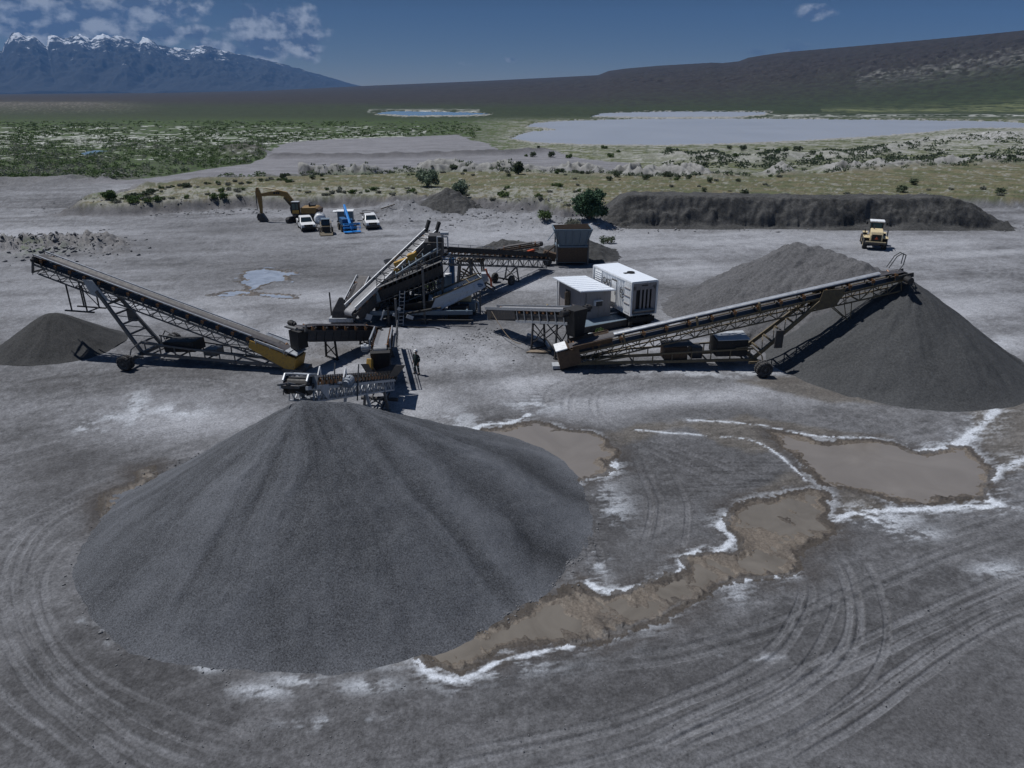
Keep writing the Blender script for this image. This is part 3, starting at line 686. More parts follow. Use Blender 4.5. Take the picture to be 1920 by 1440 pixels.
    return z, np.clip(col, .01, .9), wet.ravel()

def gravel_bsdf(q, base, rough=0.85, grain=9.0, amount=0.55, bump=0.5, wet=None):
    pass

# the one sheet of ground, finer near the viewer, out to the horizon
th = np.concatenate([np.arange(60.0, 17.0, -0.085), np.arange(17.0, 6.0, -0.05), np.arange(6.0, 1.2, -0.022)])
rr = CAM_H / np.tan(np.radians(th))
rr = np.concatenate([rr, np.geomspace(rr[-1] * 1.006, 9500, 330)])
aa = np.radians(np.arange(-47, 47.01, 0.085))
RR, AA = np.meshgrid(rr, aa, indexing='ij')
GX, GY = RR * np.sin(AA), RR * np.cos(AA)
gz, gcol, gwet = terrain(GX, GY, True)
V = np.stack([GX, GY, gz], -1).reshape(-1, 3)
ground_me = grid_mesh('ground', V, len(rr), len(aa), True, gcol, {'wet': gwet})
m = bpy.data.materials.new('crushed_gravel_ground'); m.use_nodes = True; m.node_tree.nodes.clear(); q = NG(m.node_tree)
tc = q.n('ShaderNodeTexCoord'); v = tc.outputs['Object']
at = q.n('ShaderNodeAttribute', attribute_name='alb'); aw = q.n('ShaderNodeAttribute', attribute_name='wet')
f1 = q.noise(v, 8.0, 5, .8); f2 = q.noise(v, 2.2, 5, .65); f3 = q.noise(q.mapping(v, (1, 1, 1), (3, 9, 0)), 0.35, 6, .6)
k = q.math('ADD', q.math('MULTIPLY', f1, 2.4), q.math('MULTIPLY', f2, .6)); k = q.math('ADD', k, q.math('MULTIPLY', f3, .6))   # about 1.07
k = q.math('MAXIMUM', q.math('SUBTRACT', k, 0.80), .25)
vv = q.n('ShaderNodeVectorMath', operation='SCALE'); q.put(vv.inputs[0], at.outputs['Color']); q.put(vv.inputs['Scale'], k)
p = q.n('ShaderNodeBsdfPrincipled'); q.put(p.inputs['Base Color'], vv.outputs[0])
q.put(p.inputs['Roughness'], q.math('SUBTRACT', 0.92, q.math('MULTIPLY', aw.outputs['Fac'], 0.45))); p.inputs['Specular IOR Level'].default_value = .25
b = q.n('ShaderNodeBump'); b.inputs['Strength'].default_value = .6; b.inputs['Distance'].default_value = .05
q.put(b.inputs['Height'], q.math('ADD', q.noise(v, 9, 5, .7), q.math('MULTIPLY', f2, 1.5))); q.put(p.inputs['Normal'], b.outputs[0])
o = q.n('ShaderNodeOutputMaterial'); q.put(o.inputs[0], p.outputs[0])
ground_me.materials.append(m)
ground = bpy.data.objects.new('ground', ground_me); COL.objects.link(ground); ground['kind'] = 'structure'
ground['label'] = 'grey gravel yard with wheel tracks running out to green plain and dark hills'

def Hh(x, y):
    return float(terrain(np.array([x]), np.array([y]))[0])

# ------------------------------------------------------------------ water
def water_mat(name, c1, c2, rough, scale, bump=.05, spec=.5, bs=3.0, stretch=(1, 1, 1)):
    m = bpy.data.materials.new(name); m.use_nodes = True; m.node_tree.nodes.clear(); q = NG(m.node_tree)
    tc = q.n('ShaderNodeTexCoord'); v = q.mapping(tc.outputs['Object'], stretch)
    n = q.noise(v, scale, 5, .6, .8)
    p = q.n('ShaderNodeBsdfPrincipled'); q.put(p.inputs['Base Color'], q.mix(q.ramp(n, [(.3, 0.0), (.7, 1.0)]), c1, c2))
    p.inputs['Roughness'].default_value = rough; p.inputs['Specular IOR Level'].default_value = spec
    b = q.n('ShaderNodeBump'); b.inputs['Strength'].default_value = bump; b.inputs['Distance'].default_value = .05
    q.put(b.inputs['Height'], q.noise(v, bs, 3)); q.put(p.inputs['Normal'], b.outputs[0])
    o = q.n('ShaderNodeOutputMaterial'); q.put(o.inputs[0], p.outputs[0]); return m
def sheet(name, poly, z, m, label):
    bm = bmesh.new(); vs = [bm.verts.new((x, y, z)) for x, y in poly]; bm.faces.new(vs)
    bmesh.ops.triangulate(bm, faces=bm.faces[:]); bmesh.ops.recalc_face_normals(bm, faces=bm.faces)
    me = bpy.data.meshes.new(name); bm.to_mesh(me); bm.free()
    if me.polygons and me.polygons[0].normal.z < 0: me.flip_normals()
    me.materials.append(m); o = bpy.data.objects.new(name, me); COL.objects.link(o); o['kind'] = 'structure'; o['label'] = label; return o
def grow(poly, d):
    a = sum(poly[i][0] * poly[(i + 1) % len(poly)][1] - poly[(i + 1) % len(poly)][0] * poly[i][1] for i in range(len(poly)))
    sg = 1 if a > 0 else -1; o = []
    for i in range(len(poly)):
        p0 = Vector(poly[i - 1]); p1 = Vector(poly[i]); p2 = Vector(poly[(i + 1) % len(poly)])
        t = ((p1 - p0).normalized() + (p2 - p1).normalized()); t = t.normalized() if t.length > 1e-6 else (p2 - p1).normalized()
        o.append((p1.x + sg * t.y * d, p1.y - sg * t.x * d))
    return o
mudw = water_mat('silty_brown_water', (0.160, 0.143, 0.127), (0.212, 0.192, 0.172), .16, .28, .10, .6, 2.5)
mudc = water_mat('shallow_mud_water', (0.120, 0.106, 0.088), (0.180, 0.162, 0.138), .18, .5, .2, .55, 4.0)
skyw = water_mat('sky_tinted_shallow_water', (0.22, 0.25, 0.30), (0.36, 0.40, 0.47), .2, .8, .05, .8, 3.0)  # pale blue of the reflected sky is put into the base colour
wetd = water_mat('thin_dark_water', (0.085, 0.09, 0.10), (0.14, 0.145, 0.155), .3, .8, .1, .4, 3.0)
lakem = water_mat('milky_lake_water', (0.27, 0.293, 0.335), (0.32, 0.343, 0.388), .35, .012, .1, .4, 1.5, (1, 1, 1))
lakeb = water_mat('deep_blue_water', (0.12, 0.20, 0.30), (0.15, 0.24, 0.34), .25, .02, .1, .4, 1.5)
sheet('muddy_pond', grow(PONDS[0][0], .6), -0.045, mudw, 'smooth tan mud pond in the middle beside the big gravel pile')
sheet('muddy_pond', grow(PONDS[1][0], .6), -0.045, mudw, 'long tan mud pond below the right stockpile')
sheet('muddy_stream', grow(PONDS[2][0], .5), -0.05, mudc, 'shallow brown stream curling to the foot of the big pile')
sheet('puddle', grow(PONDS[3][0], .4), -0.06, wetd, 'small grey puddle at the left flank of the big pile')
sheet('puddle', grow(PONDS[4][0], .6), -0.045, skyw, 'bright shallow puddles in the yard left of the plant')
LW = [wpoly([(x, y) for x, y in p]) for p in LAKES]
for i, (nm, mt, lb) in enumerate((('lake', lakem, 'large milky blue lake beyond the meadow'), ('lake', lakem, 'narrow milky lake strip behind the large lake'), ('lake', lakeb, 'small deep blue pond far off on the plain'), ('river', lakeb, 'short glint of blue river among the green brush'))):
    cx = sum(p[0] for p in LAKES[i]) / len(LAKES[i]); cy = sum(p[1] for p in LAKES[i]) / len(LAKES[i])
    sheet(nm, wpoly([(cx + (x - cx) * 1.02 + (8 if x > cx else -8), y + (1.6 if y > cy else -1.0)) for x, y in LAKES[i]]), -0.7 if i < 3 else -.5, mt, lb)
# ------------------------------------------------------------------ snowy mountains, fifteen kilometres off
MT = [(-900, 150), (-500, 120), (-200, 108), (-60, 112), (0, 106), (22, 110), (32, 96), (50, 82), (62, 80), (75, 85), (88, 84), (98, 93), (107, 101), (113, 84), (125, 81), (140, 88), (160, 82), (172, 78), (190, 86), (205, 79), (215, 76), (228, 83), (244, 82), (262, 86), (275, 92), (286, 82), (296, 83), (312, 93), (330, 97), (350, 98), (368, 101), (380, 94), (396, 92), (430, 101), (470, 109), (520, 119), (560, 129), (600, 140), (640, 152), (665, 159), (700, 166), (760, 174), (900, 180)]
mx = np.array([a for a, b in MT], float); my = np.array([b for a, b in MT], float)
ma = np.radians(np.arange(-47, -3, 0.045)); msr = np.linspace(0, 1.35, 150)
SS, MA = np.meshgrid(msr, ma, indexing='ij')
pxm = 960 + FPX * np.tan(MA) / CP
RB, RT = 12500.0, 16500.0
Rm = RB + (RT - RB) * SS
em = np.arctan((720 - np.interp(pxm, mx, my)) / FPX) - PITCH
ridge = CAM_H + RT / np.cos(0) * np.tan(em)
Xm, Ym = Rm * np.sin(MA), Rm * np.cos(MA)
s1 = np.clip(SS, 0, 1)
prof = np.where(SS <= 1, 0.55 * s1 + 0.45 * s1 ** 2.2, 1 - (SS - 1) * 1.6)
spur = 1 - 2 * np.abs(fbm(Xm / 900 + SS * .8, Ym / 2600, 1, 5, .55))
sp2 = 1 - 2 * np.abs(fbm(Xm / 300, Ym / 600, 2, 4, .55))
zm = ridge * prof + (spur * 200 + sp2 * 80) * np.clip(ridge / 1100, 0, 1) * np.clip(s1 * (1.02 - s1) * 4, 0, 1)
zm += fbm(Xm / 120, Ym / 120, 3, 4) * 60 * np.clip(ridge / 1100, 0, 1) * (s1 > .3)
zm = zm - 60 * (SS < .02)
me = grid_mesh('snowy_mountains', np.stack([Xm, Ym, zm], -1).reshape(-1, 3), len(msr), len(ma), True, None, {'relh': (prof * np.clip(ridge / 1150, 0, 2)).ravel()})
m = bpy.data.materials.new('alpine_rock_and_snow'); m.use_nodes = True; m.node_tree.nodes.clear(); q = NG(m.node_tree)
tc = q.n('ShaderNodeTexCoord'); v = tc.outputs['Object']; ge = q.n('ShaderNodeNewGeometry')
at = q.n('ShaderNodeAttribute', attribute_name='relh')
n = q.noise(v, .0035, 7, .62); n2 = q.noise(q.mapping(v, (1, 1, 2.2)), .011, 6, .65)
rock = q.mix(n2, (0.012, 0.016, 0.02), (0.06, 0.066, 0.07))
f = q.math('ADD', q.math('MULTIPLY', at.outputs['Fac'], .85), q.math('MULTIPLY', n, 1.5)); f = q.math('ADD', f, q.math('MULTIPLY', n2, 1.0))
f = q.math('MULTIPLY', q.math('SUBTRACT', f, 1.80), 7.0, True)
p = q.n('ShaderNodeBsdfPrincipled'); q.put(p.inputs['Base Color'], q.mix(f, rock, (0.72, 0.76, 0.80))); p.inputs['Roughness'].default_value = .9; p.inputs['Specular IOR Level'].default_value = .1
o = q.n('ShaderNodeOutputMaterial'); q.put(o.inputs[0], p.outputs[0]); me.materials.append(m)
mo = bpy.data.objects.new('mountains', me); COL.objects.link(mo); mo['kind'] = 'structure'; mo['label'] = 'blue hazy mountain range with snow on its jagged crest'

HAZE_D = 3.3e-5
# ------------------------------------------------------------------ the air between here and there
hm = bpy.data.materials.new('thin_blue_air'); hm.use_nodes = True; hm.node_tree.nodes.clear(); q = NG(hm.node_tree)
pv = q.n('ShaderNodeVolumePrincipled'); pv.inputs['Color'].default_value = (0.17, 0.44, 1.0, 1); pv.inputs['Density'].default_value = HAZE_D; pv.inputs['Anisotropy'].default_value = 0.0
o = q.n('ShaderNodeOutputMaterial'); q.put(o.inputs['Volume'], pv.outputs[0])
hb = MB().box((0, 0, 0), (2, 2, 2)); hme = hb.mesh('haze'); hme.materials.append(hm)
hz = bpy.data.objects.new('haze', hme); COL.objects.link(hz); hz['kind'] = 'stuff'; hz.scale = (20000, 14000, 1150); hz.location = (0, 9500, 1150 - 80)
hz['label'] = 'thin blue haze over the whole valley'
# ------------------------------------------------------------------ stockpiles
def gravel_mat(name, c0, c1, grain=11.0, bump=.5, streak=.35, centre=(0, 0)):
    m = bpy.data.materials.new(name); m.use_nodes = True; m.node_tree.nodes.clear(); q = NG(m.node_tree)
    tc = q.n('ShaderNodeTexCoord'); v = tc.outputs['Object']
    at = q.n('ShaderNodeAttribute', attribute_name='run')
    g1 = q.noise(v, grain, 2, .75); g2 = q.noise(v, grain * 2.3, 2, .8); g3 = q.noise(v, .5, 5, .6)
    f = q.math('ADD', q.math('MULTIPLY', g1, 1.6), q.math('MULTIPLY', g2, 1.6)); f = q.math('ADD', f, q.math('MULTIPLY', g3, .6))
    f = q.math('ADD', f, q.math('MULTIPLY', at.outputs['Fac'], streak)); f = q.math('SUBTRACT', f, 1.42, True)
    p = q.n('ShaderNodeBsdfPrincipled'); q.put(p.inputs['Base Color'], q.mix(f, c0, c1)); p.inputs['Roughness'].default_value = .9; p.inputs['Specular IOR Level'].default_value = .2
    b = q.n('ShaderNodeBump'); b.inputs['Strength'].default_value = bump; b.inputs['Distance'].default_value = .06
    q.put(b.inputs['Height'], q.math('ADD', g1, q.math('MULTIPLY', g2, .7))); q.put(p.inputs['Normal'], b.outputs[0])
    o = q.n('ShaderNodeOutputMaterial'); q.put(o.inputs[0], p.outputs[0]); return m

def pile(name, label, cat, ridge, slope, mt, amp=.12, seed=0, toe=1.0, res=.12, round_=.35, group=None, rough=0.0, sink=.15, lee=0.0):
    """heap poured along a ridge of (x, y, height): a cone under every ridge point, with fall lines and slips"""
    cx = sum(p[0] for p in ridge) / len(ridge); cy = sum(p[1] for p in ridge) / len(ridge)
    pts = []
    for a, b in zip(ridge[:-1], ridge[1:]):
        for t in np.linspace(0, 1, 14)[:-1]: pts.append([a[i] + (b[i] - a[i]) * t for i in range(3)])
    pts.append(list(ridge[-1])); pts = np.array(pts)
    Rx = max(p[2] / slope / (1 - lee) + math.hypot(p[0] - cx, p[1] - cy) for p in ridge) * 1.15
    n = int(2 * Rx / res); gx = np.linspace(-Rx, Rx, n); X, Y = np.meshgrid(cx + gx, cy + gx, indexing='xy')
    best = np.full(X.shape, -1e9); bi = np.zeros(X.shape, int)
    for i, (x, y, h) in enumerate(pts):
        d = np.hypot(X - x, Y - y); hz_ = h - slope * (1 - lee * np.maximum(0, (X - x) / (d + 1e-6)) - lee * .05 * np.maximum(0, (x - X) / (d + 1e-6))) * (np.sqrt(d * d + round_ ** 2) - round_)
        u = hz_ > best; best = np.where(u, hz_, best); bi = np.where(u, i, bi)
    px_, py_ = pts[bi, 0], pts[bi, 1]; d = np.hypot(X - px_, Y - py_)
    ang = np.arctan2(Y - py_, X - px_) + bi * .05
    ca, sa = np.cos(ang), np.sin(ang)
    ang = ang + .10 * fbm(d / 2.5 + seed, ang * 2.5, seed, 2); ca, sa = np.cos(ang), np.sin(ang)
    lines = fbm(ca * 4 + bi * .05 + seed * 3 + d * .05, sa * 4 + d * .12, seed, 4, .5) + .3 * fbm(ca * 17 + bi * .12, sa * 17 + d * .06, seed + 1, 3)
    slips = fbm(ca * 3 + d * .35, sa * 3 - d * .2, seed + 2, 3)
    z = best + amp * (lines * 1.2 + slips) * np.clip(d / 1.5, 0, 1) + (rough * np.abs(fbm(X / 1.1, Y / 1.1, seed + 3, 4)) * 2.0 if rough else 0) + .03 * fbm(X / .35, Y / .35, seed + 4, 2)
    z = np.where(z < .5, z + (0.5 - z) ** 2 * .35 * (z > -.4), z)            # toe runs out on the ground
    gnd = terrain(X, Y)
    z = np.where(z < gnd - sink, gnd - sink, z)
    run = np.clip(lines * 1.1, -1, 1)
    me = grid_mesh(name, np.stack([X - cx, Y - cy, z], -1).reshape(-1, 3), n, n, True, None, {'run': run.ravel()})
    bm = bmesh.new(); bm.from_mesh(me)
    cut = (z <= gnd - sink + 1e-6).ravel(); bm.verts.ensure_lookup_table()
    dead = [f for f in bm.faces if all(cut[v.index] for v in f.verts)]
    bmesh.ops.delete(bm, geom=dead, context='FACES')
    bm.normal_update()
    if sum(f.normal.z for f in list(bm.faces)[:200]) < 0: bmesh.ops.reverse_faces(bm, faces=bm.faces)
    bm.to_mesh(me); bm.free()
    me.materials.append(mt); o = bpy.data.objects.new(name, me); COL.objects.link(o); o.location = (cx, cy, 0)
    return tag(o, label, cat, group)

washed = gravel_mat('washed_blue_grey_gravel', (0.030, 0.032, 0.036), (0.165, 0.175, 0.196), 15.0, .5, .34)
sandy = gravel_mat('fine_dark_sand', (0.036, 0.038, 0.040), (0.092, 0.095, 0.099), 7.0, .3, .14)
pitrun = gravel_mat('clotted_pit_sand', (0.055, 0.056, 0.060), (0.15, 0.15, 0.157), 5.0, .6, .25)
dark_fines = gravel_mat('dark_brown_fines', (0.023, 0.024, 0.025), (0.080, 0.081, 0.082), 9.0, .5, .15)
bankm = gravel_mat('damp_bank_gravel', (0.028, 0.029, 0.029), (0.10, 0.10, 0.10), 3.0, .6, .3)
# the big pile in front, poured from the stacker above it
A0 = PY(566, 756, 29.1); A1 = PY(655, 768, 30.2)
BIG = [(A0.x, 29.1, 5.9), (A1.x, 29.8, 5.5)]
pile('gravel_pile', 'huge blue grey cone of washed gravel nearest the viewer', 'gravel pile', [(A0.x, 29.1, 5.9), (A1.x, 29.8, 5.5)], .625, washed, .10, 1, res=.07, round_=.15, lee=.19, group=None)
# the sand pile under the right stacker, with the older clotted ridge behind
pile('sand_pile', 'big dark sand pile under the head of the right stacker', 'sand pile', [tuple(PY(1703, 528, 50.5)[:2]) + (5.95,), tuple(PY(1700, 525, 51.5)[:2]) + (5.9,)], .69, sandy, .12, 2, res=.11)
B1 = P(1495, 457, 6.3); B2 = P(1540, 468, 6.1); B3 = P(1620, 492, 5.8)
pile('sand_pile', 'older clotted sand ridge behind the right stacker belt', 'sand pile', [(B1.x, B1.y, 6.3), (B2.x, B2.y, 6.1), (B3.x, B3.y, 5.7)], .62, pitrun, .16, 3, res=.14, rough=.22)
C0 = P(88, 589, 2.7)
pile('gravel_pile', 'small dark pile under the head of the left stacker', 'gravel pile', [(C0.x, C0.y, 2.65)], .60, dark_fines, .08, 4, res=.08, round_=.9) if False else \
    pile('gravel_pile', 'small dark pile under the head of the left stacker', 'gravel pile', [(C0.x, C0.y + .4, 2.66), (C0.x + .2, C0.y + .4, 2.66)], .68, dark_fines, .07, 4, res=.08, round_=.6)
D0 = P(838, 360, 3.2); D0.z = 3.4
pile('spoil_heap', 'dark pointed spoil heap on the bank behind the bare yard', 'spoil heap', [(D0.x, D0.y, 3.6), (D0.x + .6, D0.y, 3.5)], .60, bankm, .1, 5, res=.2, rough=.3)
E0 = P(958, 455, 1.2)
pile('spoil_heap', 'low grey spoil heap behind the feed conveyor', 'spoil heap', [(E0.x - 1, E0.y, 1.5), (E0.x + 1.5, E0.y, 1.3)], .45, bankm, .1, 6, res=.14, rough=.15)
F0 = P(1125, 470, .8)
pile('spoil_heap', 'brown ramp of fill against the feed hopper', 'spoil heap', [(F0.x - 2.4, F0.y + 3, 1.9), (F0.x - .8, F0.y + .5, 1.2)], .45, dark_fines, .1, 7, res=.14, rough=.2)

# long dark bank of overburden at the back right
def bank(name, label, pts, h, mt, seed):
    b0, b1 = pts; L = math.hypot(b1[0] - b0[0], b1[1] - b0[1]); a = math.atan2(b1[1] - b0[1], b1[0] - b0[0])
    us = np.arange(-6, L + 8, .22); ws = np.arange(-1.5, 13, .16)
    Wd, U = np.meshgrid(ws, us, indexing='ij')
    hh = h * (0.95 + .10 * fbm(U / 9, U * 0, seed, 3)) * sstep(-5, 3.5, U) * (1 - sstep(L - 4.5, L + 6.0, U)) ** .8
    face = Wd + 1.1 * fbm(U / 4.5, Wd / 2.2, seed + 1, 4) + .42 * fbm(U / .7, Wd / .8, seed + 2, 4, .65)
    z = hh * np.where(face < 2.9, np.clip(face / 2.9, 0, 1) ** .75, 1) + (.22 * fbm(U / .8, Wd / .8, seed + 3, 4)) * (face > .4)
    talus = np.clip(1.5 - .55 * np.abs(Wd - 1.6), 0, 2) * (.7 + .7 * fbm(U / 3.1, U * 0 + 2, seed + 4, 2)); z = np.maximum(z, talus * (hh > .8))
    z = np.where(Wd > 7.5, z * (1 - (Wd - 7.5) / 5.5), z) - .1
    X = b0[0] + math.cos(a) * U - math.sin(a) * Wd; Y = b0[1] + math.sin(a) * U + math.cos(a) * Wd
    me = grid_mesh(name, np.stack([X - b0[0], Y - b0[1], z], -1).reshape(-1, 3), len(ws), len(us), True, None, {'run': np.clip(fbm(U / 2.2, Wd / 2.5, seed + 5, 4) * 1.2, -1, 1).ravel()})
    me.flip_normals() if me.polygons[0].normal.z < 0 and False else None
    me.materials.append(mt); o = bpy.data.objects.new(name, me); COL.objects.link(o); o.location = (b0[0], b0[1], 0)
    return tag(o, label, 'gravel bank')
bank('gravel_bank', 'long steep dark bank of overburden behind the wheel loader', (tuple(P(1150, 427))[:2], tuple(P(1850, 431))[:2]), 4.5, bankm, 3)
# ------------------------------------------------------------------ conveyors
def conveyor(name, label, cat, tail, head, width=1.0, depth=.7, mt='steel', beltm='belt', bay=1.1, group=None, idler_step=1.2, truss=True, side='lattice', belt_up=.42, cover=False, idler_cap=40):
    """a belt conveyor from tail to head (world points on its frame top): frame, belt, idlers, pulleys"""
    tail, head = Vector(tail), Vector(head)
    dx, dy = head.x - tail.x, head.y - tail.y; L = math.hypot(dx, dy); rz = math.atan2(dy, dx); sl = math.atan2(head.z - tail.z, L); S = math.hypot(L, head.z - tail.z)
    t = thing(name, label, cat, (tail.x, tail.y, 0), rz, group)
    cs, sn = math.cos(sl), math.sin(sl)
    def p(s, y, u): return Vector((s * cs - u * sn, y, tail.z + s * sn + u * cs))
    w = width / 2 + .12; D = depth
    fr = MB()
    for sy in (-1, 1):
        fr.bar(p(0, sy * w, 0), p(S, sy * w, 0), .09, .14)
        if truss:
            fr.bar(p(.2, sy * w, -D), p(S - .5, sy * w, -D), .08, .09)
            n = max(2, int(S / bay)); st = (S - .6) / n
            for k in range(n + 1):
                s0 = .25 + k * st
                if side == 'lattice':
                    fr.bar(p(s0, sy * w, 0), p(s0, sy * w, -D), .05, .05)
                    if k < n: fr.bar(p(s0, sy * w, -D if k % 2 else 0), p(s0 + st, sy * w, 0 if k % 2 else -D), .05, .05)
                elif side == 'zigzag':
                    if k < n:
                        fr.bar(p(s0, sy * w, -D), p(s0 + st / 2, sy * w, 0), .045, .045); fr.bar(p(s0 + st / 2, sy * w, 0), p(s0 + st, sy * w, -D), .045, .045)
            if side == 'plate':
                for k in range(n):
                    s0 = .25 + k * st; fr.box((p(s0 + st * .5, sy * w, -D / 2)), (.02, .02, .02))
                fr.loft([[p(.2, sy * w - .012, -D), p(.2, sy * w + .012, -D), p(.2, sy * w + .012, 0), p(.2, sy * w - .012, 0)], [p(S - .3, sy * w - .012, -D), p(S - .3, sy * w + .012, -D), p(S - .3, sy * w + .012, 0), p(S - .3, sy * w - .012, 0)]])
                for k in range(n + 1):
                    s0 = .25 + k * st; fr.bar(p(s0, sy * (w + .03), 0), p(s0, sy * (w + .03), -D), .05, .05)
    if truss:
        n = max(2, int(S / (bay * 1.5)))
        for k in range(n + 1):
            s0 = .25 + (S - .7) * k / n
            fr.bar(p(s0, -w, -D), p(s0, w, -D), .06, .06); fr.bar(p(s0, -w, 0), p(s0, w, 0), .06, .06)
            if k < n: fr.bar(p(s0, -w, -D), p(s0 + (S - .7) / n, w, -D), .04, .04)
    if True: part('truss', fr, mt, t)
    # belt: troughed on the carrying run, flat below
    r = .24; hw = width / 2
    bl = MB(); th = .022
    def trough(s, dz=0): return [p(s, -hw, belt_up + .13 + dz), p(s, -hw * .45, belt_up + dz), p(s, hw * .45, belt_up + dz), p(s, hw, belt_up + .13 + dz)]
    rings = []
    for s in [0.0, .5, 1.2] + [1.2 + (S - 2.4) * k / 8 for k in range(1, 8)] + [S - 1.2, S - .5, S]:
        a = trough(s) if 1.0 < s < S - 1.0 else [p(s, -hw, belt_up + .02), p(s, -hw * .45, belt_up), p(s, hw * .45, belt_up), p(s, hw, belt_up + .02)]
        b_ = [v - (p(0, 0, 1) - p(0, 0, 0)) * th for v in a]
        rings.append(a + b_[::-1])
    bl.loft(rings)
    for s0, sg in ((0, -1), (S, 1)):
        arc = []
        for k in range(9):
            a = math.pi / 2 - sg * math.pi * k / 8 * 1.0
            o = p(s0 + sg * abs(math.cos(math.pi / 2 - math.pi * k / 8)) * r, 0, belt_up - r + r * math.cos(math.pi * k / 8))
            e = p(s0 + sg * abs(math.cos(math.pi / 2 - math.pi * k / 8)) * (r - th), 0, belt_up - r + (r - th) * math.cos(math.pi * k / 8))
            arc.append([o + Vector((0, -hw, 0)), o + Vector((0, hw, 0)), e + Vector((0, hw, 0)), e + Vector((0, -hw, 0))])
        bl.loft(arc)
    lo = belt_up - 2 * r
    bl.loft([[p(s, -hw, lo), p(s, hw, lo), p(s, hw, lo + th), p(s, -hw, lo + th)] for s in (0, S)])
    part('belt', bl, beltm, t)
    # idlers
    n = min(idler_cap, max(2, int(S / idler_step)))
    base = MB()
    base.bar((0, -w, .05), (0, -w, belt_up * .9 + .12), .07, .05).bar((0, w, .05), (0, w, belt_up * .9 + .12), .07, .05).bar((0, -w, .08), (0, w, .08), .07, .06)
    rl = MB()
    zc = belt_up - .09
    rl.tube((0, -hw * .44, zc), (0, hw * .44, zc), .065, 8); rl.tube((0, -hw * .47, zc), (0, -w + .02, zc + .14), .065, 8); rl.tube((0, hw * .47, zc), (0, w - .02, zc + .14), .065, 8); rl.box((0, -w - .03, zc - .02), (.22, .08, .2)); rl.box((0, w + .03, zc - .02), (.22, .08, .2))
    bme, rme = base.mesh('idler'), rl.mesh('roller'); bme.materials.append(M[mt]); rme.materials.append(M['roller'])
    for k in range(n):
        s0 = .7 + (S - 1.4) * k / (n - 1)
        o = bpy.data.objects.new('idler', bme); link(o, t, p(s0, 0, 0)); o.rotation_euler = (0, -sl, 0)
        o2 = bpy.data.objects.new('roller', rme); link(o2, o)
    for s0, nm in ((0, 'tail_pulley'), (S, 'head_pulley')):
        a = MB(); c = p(s0, 0, belt_up - r)
        a.lathe([(r - .03, -hw - .03), (r - .03, hw + .03)], c, 'y', 18); a.lathe([(.05, -w - .15), (.05, w + .15)], c, 'y', 8)
        for sy in (-1, 1): a.box((c.x, sy * (w + .06), c.z), (.26, .10, .2))
        part(nm, a, 'dark', t)
    return t, p, S, w

def leg_frame(t, pts_top, z0=0, spread=.25, mt='steel', brace=True, r=.06, name='support_leg', foot=True):
    """one part: two legs (left, right) under two top points with an X brace"""
    (a, b) = pts_top; a, b = Vector(a), Vector(b); m = MB()
    d = (b - a); d.z = 0; d = d.normalized() * spread
    a0 = Vector((a.x, a.y, z0)) - d; b0 = Vector((b.x, b.y, z0)) + d
    m.bar(a, a0, r * 2, r * 2).bar(b, b0, r * 2, r * 2)
    if brace:
        m.bar(a0.lerp(a, .15), b0.lerp(b, .75), r, r).bar(b0.lerp(b, .15), a0.lerp(a, .75), r, r)
    if foot: m.bar(a0 - d * .6 + Vector((0, 0, .04)), b0 + d * .6 + Vector((0, 0, .04)), .22, .08)
    return part(name, m, mt, t)
def box_part(name, t, c, d, m, rz=0, ry=0, bevel=.02, label=None):
    return part(name, MB().box((0, 0, 0), d, 0, ry), m, t, loc=c, rz=rz, bevel=bevel, label=label)
def motor(t, c, axis=(0, 1, 0), r=.17, L=.5, m='steel', name='drive_motor'):
    c = Vector(c); ax = Vector(axis).normalized(); a = MB()
    a.tube(c - ax * L / 2, c + ax * L / 2, r, 14).tube(c + ax * L / 2, c + ax * (L / 2 + .14), r * .7, 12).box(c - Vector((0, 0, r)), (L * .8, L * .8, .06)).box(c + Vector((0, 0, r)), (.16, .16, .1))
    for k in range(5): a.tube(c + ax * (-L / 2 + .06 + k * L / 5), c + ax * (-L / 2 + .09 + k * L / 5), r * 1.08, 14)
    return part(name, a, m, t)

# ---------- left radial stacker
TL = PY(545, 668, 48.4); TL.z = 1.0
HL = PY(74, 492, 52.8)
t, p, S, w = conveyor('radial_stacker', 'long grey stacker conveyor rising left over the small dark pile', 'conveyor', TL, HL,   .95, .62, 'steel', 'beltdark', 1.05, None, 1.15, side='zigzag', belt_up=.55)
def hopper(t, p, c, mt, w, L=2.6, h=1.0, lip='pale'):
    a = MB()
    x0, x1 = c - L / 2, c + L / 2
    for sy in (-1, 1):
        a.loft([[p(x0, sy * (w + .0), .25), p(x1, sy * (w + .0), .25), p(x1, sy * (w + .03), .28), p(x0, sy * (w + .03), .28)], [p(x0 - .1, sy * (w + .35), .25 + h), p(x1 + .1, sy * (w + .35), .25 + h), p(x1 + .1, sy * (w + .39), .25 + h), p(x0 - .1, sy * (w + .39), .25 + h)]])
        a.bar(p(x0, sy * (w + .38), .25 + h), p(x1, sy * (w + .38), .25 + h), .07, .09)
        for k in range(3): a.bar(p(x0 + L * k / 2, sy * (w + .06), .1), p(x0 + L * k / 2, sy * (w + .4), .25 + h), .06, .06)
    a.loft([[p(x0, -w, .25), p(x0, w, .25), p(x0 - .03, w, .25), p(x0 - .03, -w, .25)], [p(x0 - .35, -w - .35, .25 + h), p(x0 - .35, w + .35, .25 + h), p(x0 - .39, w + .35, .25 + h), p(x0 - .39, -w - .35, .25 + h)]])
    return part('hopper', a, mt, t)
hopper(t, p, 1.3, 'pale', w - .1, 2.2, .45)
m_ = MB()
for sy in (-1, 1): m_.bar(p(2.9, sy * (w - .05), .74), p(S, sy * (w - .05), .74), .10, .07)
part('belt_edge_strip', m_, 'galv', t)
